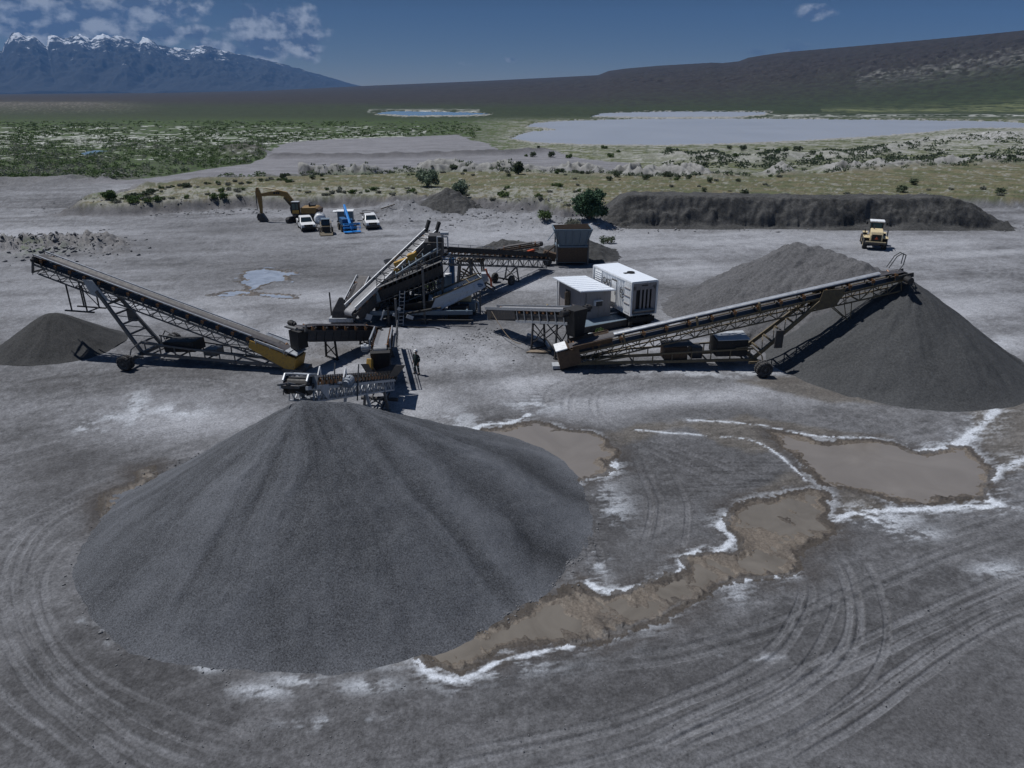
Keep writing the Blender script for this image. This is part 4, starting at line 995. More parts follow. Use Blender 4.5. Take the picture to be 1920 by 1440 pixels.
# yellow boot around the tail with its flat lid
a = MB(); 
for sy in (-1, 1): a.loft([[p(-.7, sy * (w + .05), -.85), p(2.9, sy * (w + .05), -.15), p(2.9, sy * (w + .12), -.15), p(-.7, sy * (w + .12), -.85)], [p(-.7, sy * (w + .05), .35), p(2.9, sy * (w + .05), .45), p(2.9, sy * (w + .12), .45), p(-.7, sy * (w + .12), .35)]])
a.box(p(-.72, 0, -.25), (.08, 2 * w + .24, 1.2), 0, -.3)
part('tail_boot', a, 'yellow', t)
part('boot_lid', MB().loft([[p(-.75, -w - .15, .55), p(.15, -w - .15, .6), p(.15, w + .15, .6), p(-.75, w + .15, .55)], [p(-.75, -w - .15, .62), p(.15, -w - .15, .67), p(.15, w + .15, .67), p(-.75, w + .15, .62)]]), 'pale', t)
box_part('pivot_plate', t, (-.4, 0, .15), (1.6, 1.5, .28), 'steel')
# undercarriage, built in the stacker's own frame
def undercarriage(t, p, S, w, mt, sf, xw, arm_s, eng, zc=.62, wr=.52, span=2.3, white=False):
    """tongue from the tail back to an axle at distance xw; arms from the axle up to the frame at arm_s"""
    a = MB()
    for sy in (-1, 1):
        a.bar((.3, sy * .55, .45), (xw, sy * .95, .62), .12, .2)
        a.bar((1.6, sy * .62, .5), (xw * .35, sy * .72, 1.05), .09, .12); a.bar((xw * .35, sy * .72, 1.05), (xw - .2, sy * .95, 1.45), .09, .12)
        n = 7
        for k in range(n):
            x = xw * (.35 + .62 * k / (n - 1)); a.bar((x, sy * (.7 + .2 * k / n), .55), (x, sy * (.72 + .22 * k / n), 1.05 + .38 * k / (n - 1)), .07, .07)
    for k in range(5):
        x = xw * (.15 + .8 * k / 4); a.bar((x, -.8, .52), (x, .8, .52), .08, .1)
    part('tongue_frame', a, mt, t)
    b = MB(); b.bar((xw, -span, zc), (xw, span, zc), .22, .26); b.bar((xw - .7, -span + .6, zc + .05), (xw, -span + .6, zc + .05), .12, .16); b.bar((xw - .7, span - .6, zc + .05), (xw, span - .6, zc + .05), .12, .16)
    for sy in (-1, 1): b.path([(xw - 1.5, sy * .95, 1.5), (xw - .5, sy * 1.3, 1.75), (xw + .15, sy * 1.75, 1.2), (xw + .2, sy * 1.9, .8)], .05, 6)
    part('axle_beam', b, mt, t)
    for sy in (-1, 1):
        for k in (0, 1): wheel(t, (xw, sy * (span + .18 + k * .38), wr), wr, .30, 'steel', rz=0)
    for sy in (-1, 1):
        c = MB(); top = p(arm_s, sy * (w + .08), -.2); bot = Vector((xw - .1, sy * 1.05, .8))
        c.bar(bot, top, .16, .26); part('lift_arm', c, mt, t)
    d = MB(); top = p(arm_s, 0, -.35)
    for k in range(5):
        f = .12 + .17 * k; y = 1.05 + (w - 1.05) * f
        c0 = Vector((xw - .1, 0, .8)).lerp(top, f); c1 = Vector((xw - .1, 0, .8)).lerp(top, f + .17)
        d.bar(c0 + Vector((0, -y, 0)), c0 + Vector((0, y, 0)), .1, .12)
        d.bar(c0 + Vector((0, -y, 0)), c1 + Vector((0, y, 0)), .06, .06)
    part('arm_bracing', d, mt, t)
    return
undercarriage(t, p, S, w, 'steel', 0, 11.6, 15.2, None)
box_part('engine_cover', t, (8.6, 0, 1.25), (2.6, 1.3, .8), 'darker', 0, .08, .04)
box_part('tool_box', t, (6.2, 0, .95), (1.0, 1.0, .5), 'steel')
m_ = MB(); 
for x in (p(16.6, 0, 0).x, p(18.0, 0, 0).x): 
    for sy in (-1, 1): m_.bar((x, sy * w, p(17, 0, -.4).z), (x, sy * w, p(17, 0, -.4).z - 2.0), .08, .08)
x0, x1 = p(16.6, 0, 0).x, p(18.0, 0, 0).x; zb = p(17, 0, -.4).z - 2.0
for sy in (-1, 1): m_.bar((x0 - .6, sy * w, zb), (x1 + .6, sy * w, zb), .12, .1)
m_.bar((x0, -w, zb), (x0, w, zb), .08, .08)
m_.bar((x0, -w, zb + .1), (x1, -w, zb + 1.6), .05, .05)
part('transport_stand', m_, 'dark', t)
m_ = MB(); c0 = p(13.6, -w - .1, -1.6); m_.bar(p(13.0, -w, -.7), c0 + Vector((0, -.3, .2)), .05, .05); part('panel_bracket', m_, 'steel', t)
box_part('control_panel', t, tuple(c0 + Vector((.1, -.4, -.5))), (.7, .12, .9), 'steel', .2)
m_ = MB(); 
for sy in (-1, 1): m_.loft([[p(14.0, sy * (w + .06), -.65), p(15.6, sy * (w + .06), -.65), p(15.6, sy * (w + .1), -.65), p(14.0, sy * (w + .1), -.65)], [p(15.6, sy * (w + .06), .5), p(16.4, sy * (w + .06), .3), p(16.4, sy * (w + .1), .3), p(15.6, sy * (w + .1), .5)]])
m_.bar(p(15.2, -w - .1, -.6), p(15.2, w + .1, -.6), .1); part('hinge_plate', m_, 'pale', t)
motor(t, p(14.6, -w - .3, .15), (1, 0, 0), .2, .6, 'pale')
m_ = MB().path([tuple(p(S + .05, -.5, .7)), tuple(p(S + .1, -.5, -.9))], .03).path([tuple(p(S + .05, .5, .7)), tuple(p(S + .1, .5, -.9))], .03).bar(p(S, -w, .2), p(S, -w, -.7), .16, .1).bar(p(S, w, .2), p(S, w, -.7), .16, .1)
m_.bar(p(S, -w, -.65), p(S, w, -.65), .08).bar(p(S, -w, .2), p(S, w, .2), .06).bar(p(S + .05, -.6, -.62), p(S + .05, .6, -.62), .08); part('head_frame', m_, 'steel', t)

# ---------- right radial stacker
TR = PY(1062, 652, 48.9); TR.z = 1.05
HR = PY(1690, 520, 50.4)
t, p, S, w = conveyor('radial_stacker', 'long ochre stacker conveyor rising right over the big sand pile', 'conveyor', TR, HR, .95, .78, 'ochre', 'beltdark', 1.0, None, 1.6, side='lattice', belt_up=.5)
hopper(t, p, 1.9, 'brown', w - .05, 2.8, .45)
m_ = MB(); rings = []
for s0 in (3.6, S - 1.6):
    rings.append([p(s0, math.cos(math.pi * j / 10) * (w - .32), .62 + math.sin(math.pi * j / 10) * .15) for j in range(11)] + [p(s0, math.cos(math.pi * (10 - j) / 10) * (w - .35), .62 + math.sin(math.pi * (10 - j) / 10) * .12) for j in range(11)])
m_.loft(rings); part('belt_cover', m_, 'galv', t, smooth=False)
a = MB()
for sy in (-1, 1): a.loft([[p(-.6, sy * (w + .05), -.85), p(.9, sy * (w + .05), -.7), p(.9, sy * (w + .12), -.7), p(-.6, sy * (w + .12), -.85)], [p(-.6, sy * (w + .05), .45), p(.9, sy * (w + .05), .45), p(.9, sy * (w + .12), .45), p(-.6, sy * (w + .12), .45)]])
a.box(p(-.62, 0, -.2), (.08, 2 * w + .24, 1.25), 0, -.2)
part('tail_boot', a, 'brown', t)
part('boot_lid', MB().loft([[p(-.75, -w - .2, .55), p(.1, -w - .2, .6), p(.1, w + .2, .6), p(-.75, w + .2, .55)], [p(-.75, -w - .2, .62), p(.1, -w - .2, .67), p(.1, w + .2, .67), p(-.75, w + .2, .62)]]), 'white', t)
box_part('pivot_plate', t, (-.6, 0, .13), (.8, .8, .24), 'pale')
undercarriage(t, p, S, w, 'ochre', 0, 13.6, 18.3, None, wr=.55)
box_part('engine_cover', t, (11.9, 0, 1.45), (2.3, 1.7, 1.2), 'darker', 0, 0, .05)
m_ = MB(); q0 = [(10.8, -.9, 2.06), (13.1, -.95, 2.12), (13.2, .9, 2.2), (10.9, .95, 2.1)]
m_.loft([[Vector(v) for v in q0], [Vector(v) + Vector((0, 0, .05)) for v in q0]]); part('cover_sheet', m_, 'pale', t)
box_part('tool_box', t, (7.9, 0, 1.05), (1.7, 1.2, .95), 'brown'); box_part('tool_box', t, (9.5, .1, 1.0), (.8, 1.0, .85), 'dark')
m_ = MB(); q0 = [(6.9, -.85, 1.62), (9.2, -.8, 1.7), (9.1, .8, 1.66), (7.0, .8, 1.6)]
m_.loft([[Vector(v) for v in q0], [Vector(v) + Vector((0, 0, .04)) for v in q0]]); part('tarpaulin', m_, 'dark', t)
m_ = MB().path([tuple(p(S - .9, 0, .9)), tuple(p(S - .3, 0, 1.6)), tuple(p(S + .1, 0, 1.75)), tuple(p(S + .35, 0, 1.55)), tuple(p(S + .15, 0, .9)), tuple(p(S - .2, 0, .55))], .035)
m_.path([tuple(p(S - .9, .3, .9)), tuple(p(S - .3, .3, 1.6)), tuple(p(S + .1, .3, 1.75)), tuple(p(S + .35, .3, 1.55)), tuple(p(S + .15, .3, .9))], .035)
part('hoop_guard', m_, 'steel', t)
m_ = MB().bar(p(S - .8, -w - .05, .25), p(S + .5, -w - .05, .25), .1, .3).bar(p(S - .8, w + .05, .25), p(S + .5, w + .05, .25), .1, .3)
m_.bar(p(S + .35, -w - .1, .2), p(S + .35, w + .1, .2), .08)
for sy in (-1, 1): m_.path([tuple(p(S + .4, sy * .5, .2)), tuple(p(S + .4, sy * .5, 0)), tuple(p(S + .75, sy * .5, -.7)), tuple(p(S + .8, sy * .3, -1.4))], .03)
part('head_frame', m_, 'dark', t); motor(t, p(S - .1, -w - .5, .1), (0, 1, 0), .22, .6, 'dark')
m_ = MB()
for sy in (-1, 1):
    m_.loft([[p(17.9, sy * (w + .06), -.8), p(19.4, sy * (w + .06), -.8), p(19.4, sy * (w + .1), -.8), p(17.9, sy * (w + .1), -.8)], [p(18.6, sy * (w + .06), .6), p(20.2, sy * (w + .06), .35), p(20.2, sy * (w + .1), .35), p(18.6, sy * (w + .1), .6)]])
m_.bar(p(18.8, -w - .1, -.75), p(18.8, w + .1, -.75), .1); part('hinge_plate', m_, 'ochre', t)
m_ = MB(); b0 = p(20.4, 0, -.8); 
for sy in (-1, 1): m_.bar(p(19.2, sy * w, -.75), (b0.x + .5, sy * .3, b0.z - 1.5), .07, .07); m_.bar(p(20.6, sy * w, -.75), (b0.x + .5, sy * .3, b0.z - 1.5), .05, .05)
m_.bar((b0.x + .2, -.5, b0.z - 1.55), (b0.x + .9, -.5, b0.z - 1.55), .1, .08); part('transport_stand', m_, 'ochre', t)
c0 = Vector((14.9, -1.2, 3.0)); m_ = MB().bar(c0, c0 + Vector((0, -.35, -.1)), .05); part('panel_bracket', m_, 'steel', t); box_part('control_panel', t, tuple(c0 + Vector((0, -.4, -.65))), (.6, .12, 1.3), 'dark', .1)
for k, sx in enumerate((4.2, 9.5, 14.0)):
    m_ = MB().bar(p(sx, -w - .05, .1), p(sx, -w - .05, .75), .3, .1); part('side_plate', m_, 'ochre', t)

# ---------- cross conveyor that feeds the left stacker
t, p, S, w = conveyor('transfer_conveyor', 'short dark plated conveyor feeding the yellow hopper of the left stacker', 'conveyor', PY(706, 618, 54.6), PY(562, 618, 48.6), .8, .75, 'dark', 'beltdark', .8, 'short transfer conveyors', 1.0, side='plate', belt_up=.25)
leg_frame(t, (p(S * .62, -w, -.75), p(S * .62, w, -.75)), 0, .1, 'darker')
leg_frame(t, (p(S * .15, -w, -.7), p(S * .15, w, -.7)), 0, .1, 'darker')
m_ = MB(); c = p(S, 0, -.3)
m_.loft([[Vector((c.x - .2, -w, c.z + .3)), Vector((c.x + .5, -w, c.z + .3)), Vector((c.x + .5, w, c.z + .3)), Vector((c.x - .2, w, c.z + .3))], [Vector((c.x - .35, -w * .8, c.z - 1.0)), Vector((c.x + .55, -w * .8, c.z - 1.0)), Vector((c.x + .55, w * .8, c.z - 1.0)), Vector((c.x - .35, w * .8, c.z - 1.0))]])
part('discharge_chute', m_, 'darker', t)
m_ = MB(); 
for sy in (-1, 1): m_.bar(p(S - .2, sy * w, .1), p(S + .9, sy * w, .1), .12, .1); m_.bar(p(S + .1, sy * (w + .2), .0), p(S + .1, sy * (w + .2), .5), .1, .1)
m_.tube(p(S + .7, -w, .12), p(S + .7, w, .12), .12, 10); part('take_up_frame', m_, 'steel', t); motor(t, p(S, -w - .4, .3), (0, 1, 0), .18, .55, 'dark')
m_ = MB(); c = p(S, 0, -1.9)
m_.loft([[Vector((c.x - .5, -1.0, c.z)), Vector((c.x + .7, -1.0, c.z)), Vector((c.x + .7, -.95, c.z)), Vector((c.x - .5, -.95, c.z))], [Vector((c.x - .9, -1.5, c.z + .45)), Vector((c.x + 1.1, -1.5, c.z + .45)), Vector((c.x + 1.1, -1.45, c.z + .45)), Vector((c.x - .9, -1.45, c.z + .45))]])
part('deflector_plate', m_, 'pale', t)

# ---------- middle conveyor toward the viewer, and the stacker over the big pile
t, p, S, w = conveyor('transfer_conveyor', 'short conveyor sloping toward the viewer with white side guards and open belt', 'conveyor', PY(722, 622, 56.0), PY(713, 658, 45.0), .85, .9, 'dark', 'belt', 1.0, 'short transfer conveyors', .9, side='plate', belt_up=.3)
m_ = MB()
for sy in (-1, 1): m_.bar(p(3.0, sy * (w + .12), .75), p(S - .1, sy * (w + .12), .75), .09, .09); m_.bar(p(3.0, sy * (w + .12), .75), p(3.0, sy * (w + .12), 0), .08, .08); m_.bar(p(S - .1, sy * (w + .12), .75), p(S - .1, sy * (w + .12), .1), .08, .08)
part('side_rail', m_, 'galv', t)
m_ = MB(); m_.bar(p(3.2, w + .42, .2), p(S, w + .42, .2), .34, .04)
for k in range(5): s0 = 3.2 + (S - 3.4) * k / 4; m_.bar(p(s0, w + .55, .2), p(s0, w + .55, 1.2), .045, .045)
m_.bar(p(3.2, w + .55, 1.2), p(S - .2, w + .55, 1.2), .05, .05); m_.bar(p(3.2, w + .55, .75), p(S - .2, w + .55, .75), .04, .04)
part('walkway', m_, 'steel', t)
c = p(S, 0, 0); m_ = MB()
m_.loft([[Vector((c.x - .3, -w - .1, c.z + .1)), Vector((c.x + .75, -w - .1, c.z + .1)), Vector((c.x + .75, w + .1, c.z + .1)), Vector((c.x - .3, w + .1, c.z + .1))], [Vector((c.x - .1, -w * .75, c.z - 1.7)), Vector((c.x + .6, -w * .75, c.z - 1.7)), Vector((c.x + .6, w * .75, c.z - 1.7)), Vector((c.x - .1, w * .75, c.z - 1.7))]])
part('rubber_curtain', m_, 'darker', t)
leg_frame(t, (p(S - .9, -w, -.8), p(S - .9, w, -.8)), 0, .2, 'steel'); leg_frame(t, (p(S * .45, -w, -.8), p(S * .45, w, -.8)), 0, .15, 'dark')
motor(t, p(S - .2, -w - .45, .25), (0, 1, 0), .2, .5, 'pale')
TM = PY(724, 712, 43.6); HM = PY(560, 728, 30.7)
t, p, S, w = conveyor('stacking_conveyor', 'grey lattice conveyor discharging onto the top of the big gravel pile', 'conveyor', TM, HM, .95, .62, 'pale', 'beltdark', .62, None, .62, side='lattice', belt_up=.38)
m_ = MB()
for k in range(int(S / .31)):
    s0 = .5 + k * .31
    if s0 < S - 1.5: m_.bar(p(s0, w + .02, .1), p(s0 + .16, w + .02, .62), .03, .05); m_.bar(p(s0 + .16, w + .02, .62), p(s0 + .31, w + .02, .1), .03, .05)
part('belt_scalloped_skirt', m_, 'darker', t)
m_ = MB()
for sy in (-1, 1):
    m_.loft([[p(S - 2.1, sy * (w + .03), -.66), p(S - 1.2, sy * (w + .03), -.2), p(S - 1.2, sy * (w + .06), -.2), p(S - 2.1, sy * (w + .06), -.66)], [p(S - 2.1, sy * (w + .03), .15), p(S - .6, sy * (w + .03), .15), p(S - .6, sy * (w + .06), .15), p(S - 2.1, sy * (w + .06), .15)]])
    m_.bar(p(S - 1.2, sy * (w + .02), .05), p(S + .55, sy * (w + .02), .05), .12, .18)
m_.bar(p(S - 1.3, -w - .06, -.1), p(S - 1.3, w + .06, -.1), .08); part('head_plate', m_, 'pale', t)
m_ = MB(); c = p(S, 0, .14)
for sy in (-1, 1): m_.lathe([(.44, sy * (w - .14)), (.44, sy * (w - .02))], c, 'y', 20)
m_.lathe([(.40, -w + .1), (.40, w - .1)], c, 'y', 20); part('drum_lagging', m_, 'black', t)
m_ = MB(); m_.tube(p(S + .45, 0, .15), p(S + 1.1, -.1, .25), .09, 8).tube(p(S + 1.1, -.1, .25), p(S + 1.75, -.2, .2), .05, 8)
for sy in (-1, 1): m_.bar(p(S + .2, sy * w, .25), p(S + .95, sy * w * .5, .1), .06, .06); m_.bar(p(S + .3, sy * w, -.3), p(S + .95, sy * w * .5, -.1), .05, .05)
m_.bar(p(S + .95, -w * .7, .1), p(S + .95, w * .7, .1), .08, .14); part('belt_scraper', m_, 'steel', t)
m_ = MB()
for sy in (-1, 1): m_.path([tuple(p(S - .75, sy * (w - .03), .45)), tuple(p(S - .6, sy * (w - .03), .66)), tuple(p(S + .25, sy * (w - .03), .66)), tuple(p(S + .45, sy * (w - .03), .35))], .06)
for s0 in (-.6, .25): m_.bar(p(S + s0, -w, .66), p(S + s0, w, .66), .08, .05)
m_.bar(p(S - .2, -w - .06, .0), p(S - .2, -w - .06, .6), .3, .05).bar(p(S - .2, w + .06, .0), p(S - .2, w + .06, .6), .3, .05)
part('head_guard', m_, 'galv', t)
motor(t, p(S - 4.0, w + .35, .25), (1, 0, 0), .24, .6, 'pale'); motor(t, p(S - 4.0, -w - .35, .25), (1, 0, 0), .24, .6, 'pale')
m_ = MB()
for sy in (-1, 1): m_.bar(p(S - 4.6, sy * (w + .1), .1), p(S - 4.2, sy * (w + .1), .95), .06, .06); m_.bar(p(S - 3.8, sy * (w + .1), .1), p(S - 4.2, sy * (w + .1), .95), .06, .06); m_.bar(p(S - 5.0, sy * (w + .1), .18), p(S - 3.2, sy * (w + .1), .18), .09, .09)
m_.bar(p(S - 4.2, -w - .1, .3), p(S - 4.2, w + .1, .3), .08); part('motor_mount', m_, 'white', t)
m_ = MB()
for k, s0 in enumerate((S - 6.3,)): m_.bar(p(s0, w + .08, -.9), p(s0, w + .08, 1.1), .06, .06); m_.bar(p(s0, -w - .08, -.9), p(s0, -w - .08, 1.1), .06, .06)
part('marker_post', m_, 'steel', t)
leg_frame(t, (p(S * .42, -w, -.6), p(S * .42, w, -.6)), 0, .5, 'pale', r=.07); leg_frame(t, (p(S * .17, -w, -.6), p(S * .17, w, -.6)), 0, .2, 'steel', r=.07)
m_ = MB().bar(p(.8, -.5, -.8), (p(3, 0, 0).x, -.5, .3), .08).bar(p(.8, .5, -.8), (p(3, 0, 0).x, .5, .3), .08).tube((1.6, -1.2, .45), (1.6, 1.2, .45), .12, 10); part('lower_frame', m_, 'dark', t)
m_ = MB()
for sy in (-1, 1): m_.loft([[p(-.3, sy * w, .2), p(1.7, sy * w, .2), p(1.7, sy * (w + .03), .2), p(-.3, sy * (w + .03), .2)], [p(-.5, sy * (w + .5), 1.0), p(1.9, sy * (w + .5), 1.0), p(1.9, sy * (w + .53), 1.0), p(-.5, sy * (w + .53), 1.0)]])
m_.loft([[p(-.3, -w, .2), p(-.3, w, .2), p(-.34, w, .2), p(-.34, -w, .2)], [p(-.6, -w - .5, 1.0), p(-.6, w + .5, 1.0), p(-.64, w + .5, 1.0), p(-.64, -w - .5, 1.0)]])
part('hopper', m_, 'dark', t)
part('motor_guard', MB().loft([[p(.0, -w - .7, .3), p(.45, -w - .7, .3), p(.45, -w - .25, .3), p(.0, -w - .25, .3)], [p(.05, -w - .65, 1.3), p(.4, -w - .65, 1.35), p(.4, -w - .3, 1.35), p(.05, -w - .3, 1.3)]]), 'yellow', t, bevel=.05)

# ---------- right cross conveyor with its chute, feeding the right stacker
t, p, S, w = conveyor('transfer_conveyor', 'pale grey box sided conveyor with black chute beside the hut', 'conveyor', PY(922, 585, 58.0), PY(1074, 590, 50.2), .85, .5, 'dark', 'belt', 1.0, 'short transfer conveyors', 1.0, side='plate', belt_up=.3)
m_ = MB(); n = 12
for sy in (-1, 1):
    m_.bar(p(0, sy * (w + .06), .42), p(S, sy * (w + .06), .42), .06, .22); m_.bar(p(4.0, sy * (w + .06), -.55), p(S, sy * (w + .06), -.55), .07, .2)
    for k in range(7): s0 = 4.3 + (S - 4.6) * k / 6; m_.bar(p(s0, sy * (w + .08), -.5), p(s0, sy * (w + .08), .4), .09, .06)
part('side_guard', m_, 'galv', t)
m_ = MB()
for sy in (-1, 1): m_.loft([[p(.2, sy * (w + .05), -.5), p(4.0, sy * (w + .05), -.4), p(4.0, sy * (w + .08), -.4), p(.2, sy * (w + .08), -.5)], [p(.2, sy * (w + .05), .3), p(4.0, sy * (w + .05), .3), p(4.0, sy * (w + .08), .3), p(.2, sy * (w + .08), .3)]])
part('dark_skirt', m_, 'dark', t)
c = p(S, 0, 0); m_ = MB()
m_.loft([[Vector((c.x - .35, -w - .12, c.z + .55)), Vector((c.x + .85, -w - .12, c.z + .55)), Vector((c.x + .85, w + .12, c.z + .55)), Vector((c.x - .35, w + .12, c.z + .55))],
         [Vector((c.x - .25, -w, c.z - .5)), Vector((c.x + .8, -w, c.z - .5)), Vector((c.x + .8, w, c.z - .5)), Vector((c.x - .25, w, c.z - .5))],
         [Vector((c.x - .1, -w * .8, 2.1)), Vector((c.x + .75, -w * .8, 2.1)), Vector((c.x + .75, w * .8, 2.1)), Vector((c.x - .1, w * .8, 2.1))]])
part('discharge_chute', m_, 'darker', t); motor(t, p(S + .3, -w - .5, .3), (0, 1, 0), .22, .6, 'dark'); motor(t, p(S + .3, w + .6, .3), (0, 1, 0), .22, .6, 'dark')
leg_frame(t, (p(S * .60, -w, -.6), p(S * .60, w, -.6)), 0, .15, 'dark'); leg_frame(t, (p(S * .88, -w, -.6), p(S * .88, w, -.6)), 0, .15, 'dark')
m_ = MB(); 
for sy in (-1, 1): a0, a1 = p(S * .60, sy * w, -.6), p(S * .88, sy * w, -.6); m_.bar((a0.x, a0.y, .5), (a1.x, a1.y, a1.z), .07); m_.bar((a0.x, a0.y, a0.z), (a1.x, a1.y, .5), .07)
part('cross_bracing', m_, 'dark', t)
m_ = MB(); pts = [p(.6, -w - .1, -.4)]
for k in range(9): f = k / 8; pts.append(Vector((1.0 + 4.5 * f, -w - .2 - .5 * f, 1.9 - 1.6 * math.sin(f * math.pi * .62))))
m_.path(pts, .03); part('hanging_cable', m_, 'wood', t)
# bits of timber and a grey pipe at its foot
a0 = P(990, 628, .25); a1 = P(1022, 640, .25)
tag(part('pipe', MB().tube(a0, a1, .16, 12).tube(a1, P(1030, 652, .25), .12, 10), 'galv', None), 'short grey pipe lying under the pale cross conveyor', 'pipe')

# ---------- feed hopper and the long feed conveyor
hc = P(1072, 497, 0); t = thing('feed_hopper', 'slate blue feed hopper with open flared top at the back of the plant', 'hopper', (hc.x, hc.y + 1.2, 0), R(2))
m_ = MB(); W2, D2 = 2.15, 1.6
r0 = [(-1.5, -1.0, 2.1), (1.5, -1.0, 2.1), (1.5, 1.0, 2.1), (-1.5, 1.0, 2.1)]; r1 = [(-W2, -D2, 4.1), (W2, -D2, 4.1), (W2, D2, 4.1), (-W2, D2, 4.1)]
for i in range(4):
    a, b, c, d = Vector(r0[i]), Vector(r0[(i + 1) % 4]), Vector(r1[(i + 1) % 4]), Vector(r1[i]); nrm = (b - a).cross(d - a).normalized() * .05
    m_.loft([[a, b, c, d], [a + nrm, b + nrm, c + nrm, d + nrm]])
for i in range(4): a, b = Vector(r1[i]), Vector(r1[(i + 1) % 4]); m_.bar(a, b, .12, .14)
for k in range(5):
    x = -1.6 + .8 * k; m_.bar((x * .92, -1.28, 2.3), (x * 1.15, -1.68, 4.05), .08, .08)
part('hopper_bin', m_, 'slate', t)
m_ = MB()
for k in range(9): y = -1.45 + 2.9 * k / 8; m_.bar((-2.0, y, 4.12), (2.0, y, 4.22), .07, .12)
part('grizzly_bars', m_, 'brown', t)
m_ = MB().box((0, 0, 2.1), (3.7, 2.5, .2)).box((0, 0, .35), (3.6, 2.3, .2))
part('frame', m_, 'slate', t)
for sx in (-1, 1):
    for sy in (-1, 1): part('leg', MB().bar((sx * 1.8, sy * 1.25, 0), (sx * 1.8, sy * 1.25, 4.0), .16, .16), 'steel', t)
part('skirt_panel', MB().box((0, -1.22, 1.2), (3.4, .06, 1.7)).box((1.78, 0, 1.2), (.06, 2.2, 1.7)), 'brown', t)
m_ = MB().box((-2.6, -.6, 1.0), (1.5, 1.0, .9), 0, .3).bar((-2.0, -1.3, 2.3), (-3.3, -1.2, 1.2), .12); part('feeder_pan', m_, 'brown', t)
part('side_board', MB().bar((-2.1, -1.5, 4.0), (-2.9, -1.4, 2.9), .5, .05), 'slate', t)
wheel(t, (-2.9, -1.6, .5), .5, .3, 'steel')
FT = P(1020, 487, 1.1); FH = PY(828, 478, 65.5)
t, p, S, w = conveyor('feed_conveyor', 'long lattice feed conveyor rising from the hopper to the screen', 'conveyor', FT, FH, 1.0, .85, 'steel', 'beltdark', 1.0, None, 1.0, side='lattice', belt_up=.4)
m_ = MB()
m_.bar(p(.5, -w - .02, .55), p(S, -w - .02, .55), .04, .4); m_.bar(p(.5, w + .02, .55), p(S, w + .02, .55), .04, .4); part('side_skirt', m_, 'darker', t)
m_ = MB(); m_.bar(p(S * .45, -w - .5, -.1), p(S, -w - .5, -.1), .6, .04)
for k in range(6): s0 = S * .45 + S * .54 * k / 5; m_.bar(p(s0, -w - .75, -.1), p(s0, -w - .75, .95), .04, .04)
m_.bar(p(S * .45, -w - .75, .95), p(S, -w - .75, .95), .045); m_.bar(p(S * .45, -w - .75, .4), p(S, -w - .75, .4), .035); part('walkway', m_, 'galv', t)
leg_frame(t, (p(S * .35, -w, -.85), p(S * .35, w, -.85)), 0, .3, 'steel'); leg_frame(t, (p(S * .8, -w, -.85), p(S * .8, w, -.85)), 0, .5, 'steel')
m_ = MB().bar(p(S * .3, 0, -.9), (p(S * .45, 0, 0).x, 0, .4), .12).bar((p(S * .45, 0, 0).x, -.9, .55), (p(S * .45, 0, 0).x, .9, .55), .14); part('axle_beam', m_, 'dark', t)
for sy in (-1, 1): wheel(t, (p(S * .45, 0, 0).x, sy * 1.05, .5), .5, .3, 'steel')
box_part('orange_drive_guard', t, tuple(p(1.6, -w - .25, .75)), (1.1, .35, .4), 'orange'); motor(t, p(.4, -w - .4, .5), (0, 1, 0), .22, .6, 'dark')
# second thin conveyor and gear behind it
t, p, S, w = conveyor('return_conveyor', 'low brown conveyor lying just behind the feed conveyor near the hopper', 'conveyor', P(935, 470, .9), P(1015, 458, 1.7), .7, .5, 'brown', 'beltdark', 1.1, None, 1.4, side='zigzag', belt_up=.3)
leg_frame(t, (p(S * .8, -w, -.5), p(S * .8, w, -.5)), 0, .1, 'dark')
# ---------- the screening plant in the middle
def covers(root, p, S, w, s0, s1, mt, up, r=.5):
    m_ = MB(); rings = []
    for k in range(2):
        s = (s0, s1)[k]; ring = []
        for j in range(9): a = math.pi * j / 8; ring.append(p(s, math.cos(a) * (w - .02), up + math.sin(a) * r))
        for j in range(9): a = math.pi * (8 - j) / 8; ring.append(p(s, math.cos(a) * (w - .05), up + math.sin(a) * (r - .03)))
        rings.append(ring)
    m_.loft(rings); return part('belt_cover', m_, mt, root)

t, p, S, w = conveyor('inclined_conveyor', 'steep dark inclined conveyor reaching the highest point of the plant', 'conveyor', PY(657, 588, 58.3), PY(812, 440, 65.6), 1.0, .8, 'dark', 'belt', 1.0, 'steep conveyors of the screening plant', .9, side='plate', belt_up=.3)
m_ = MB()
for sy in (-1, 1): m_.bar(p(.3, sy * (w + .08), .45), p(S, sy * (w + .08), .45), .1, .34)
part('side_guard', m_, 'galv', t)
m_ = MB()
for k in range(9): s0 = 4 + (S - 4.4) * k / 8; m_.bar(p(s0, -w - .1, .5), p(s0, w + .1, .5), .07, .07)
part('belt_hold_down', m_, 'steel', t)
m_ = MB()
for sy in (-1, 1): m_.bar(p(S - .2, sy * (w + .05), .3), p(S + .75, sy * (w + .05), .95), .2, .3); m_.bar(p(S - .4, sy * (w + .05), -.6), p(S + .3, sy * (w + .05), .2), .1, .1)
part('head_bracket', m_, 'black', t); motor(t, p(S - .5, -w - .5, .1), (0, 1, 0), .24, .7, 'steel')
leg_frame(t, (p(S * .55, -w, -.8), p(S * .55, w, -.8)), 0, .1, 'dark', r=.08); leg_frame(t, (p(S * .88, -w, -.8), p(S * .88, w, -.8)), 0, .3, 'dark', r=.08)
t, p, S, w = conveyor('inclined_conveyor', 'short steep conveyor at the left end of the plant with bare dark blue belt', 'conveyor', PY(650, 590, 59.6), PY(684, 522, 62.3), .95, .5, 'steel', 'beltdark', 1.0, 'steep conveyors of the screening plant', .9, side='plate', belt_up=.25)
leg_frame(t, (p(S * .8, -w, -.5), p(S * .8, w, -.5)), 0, .1, 'dark')
m_ = MB()
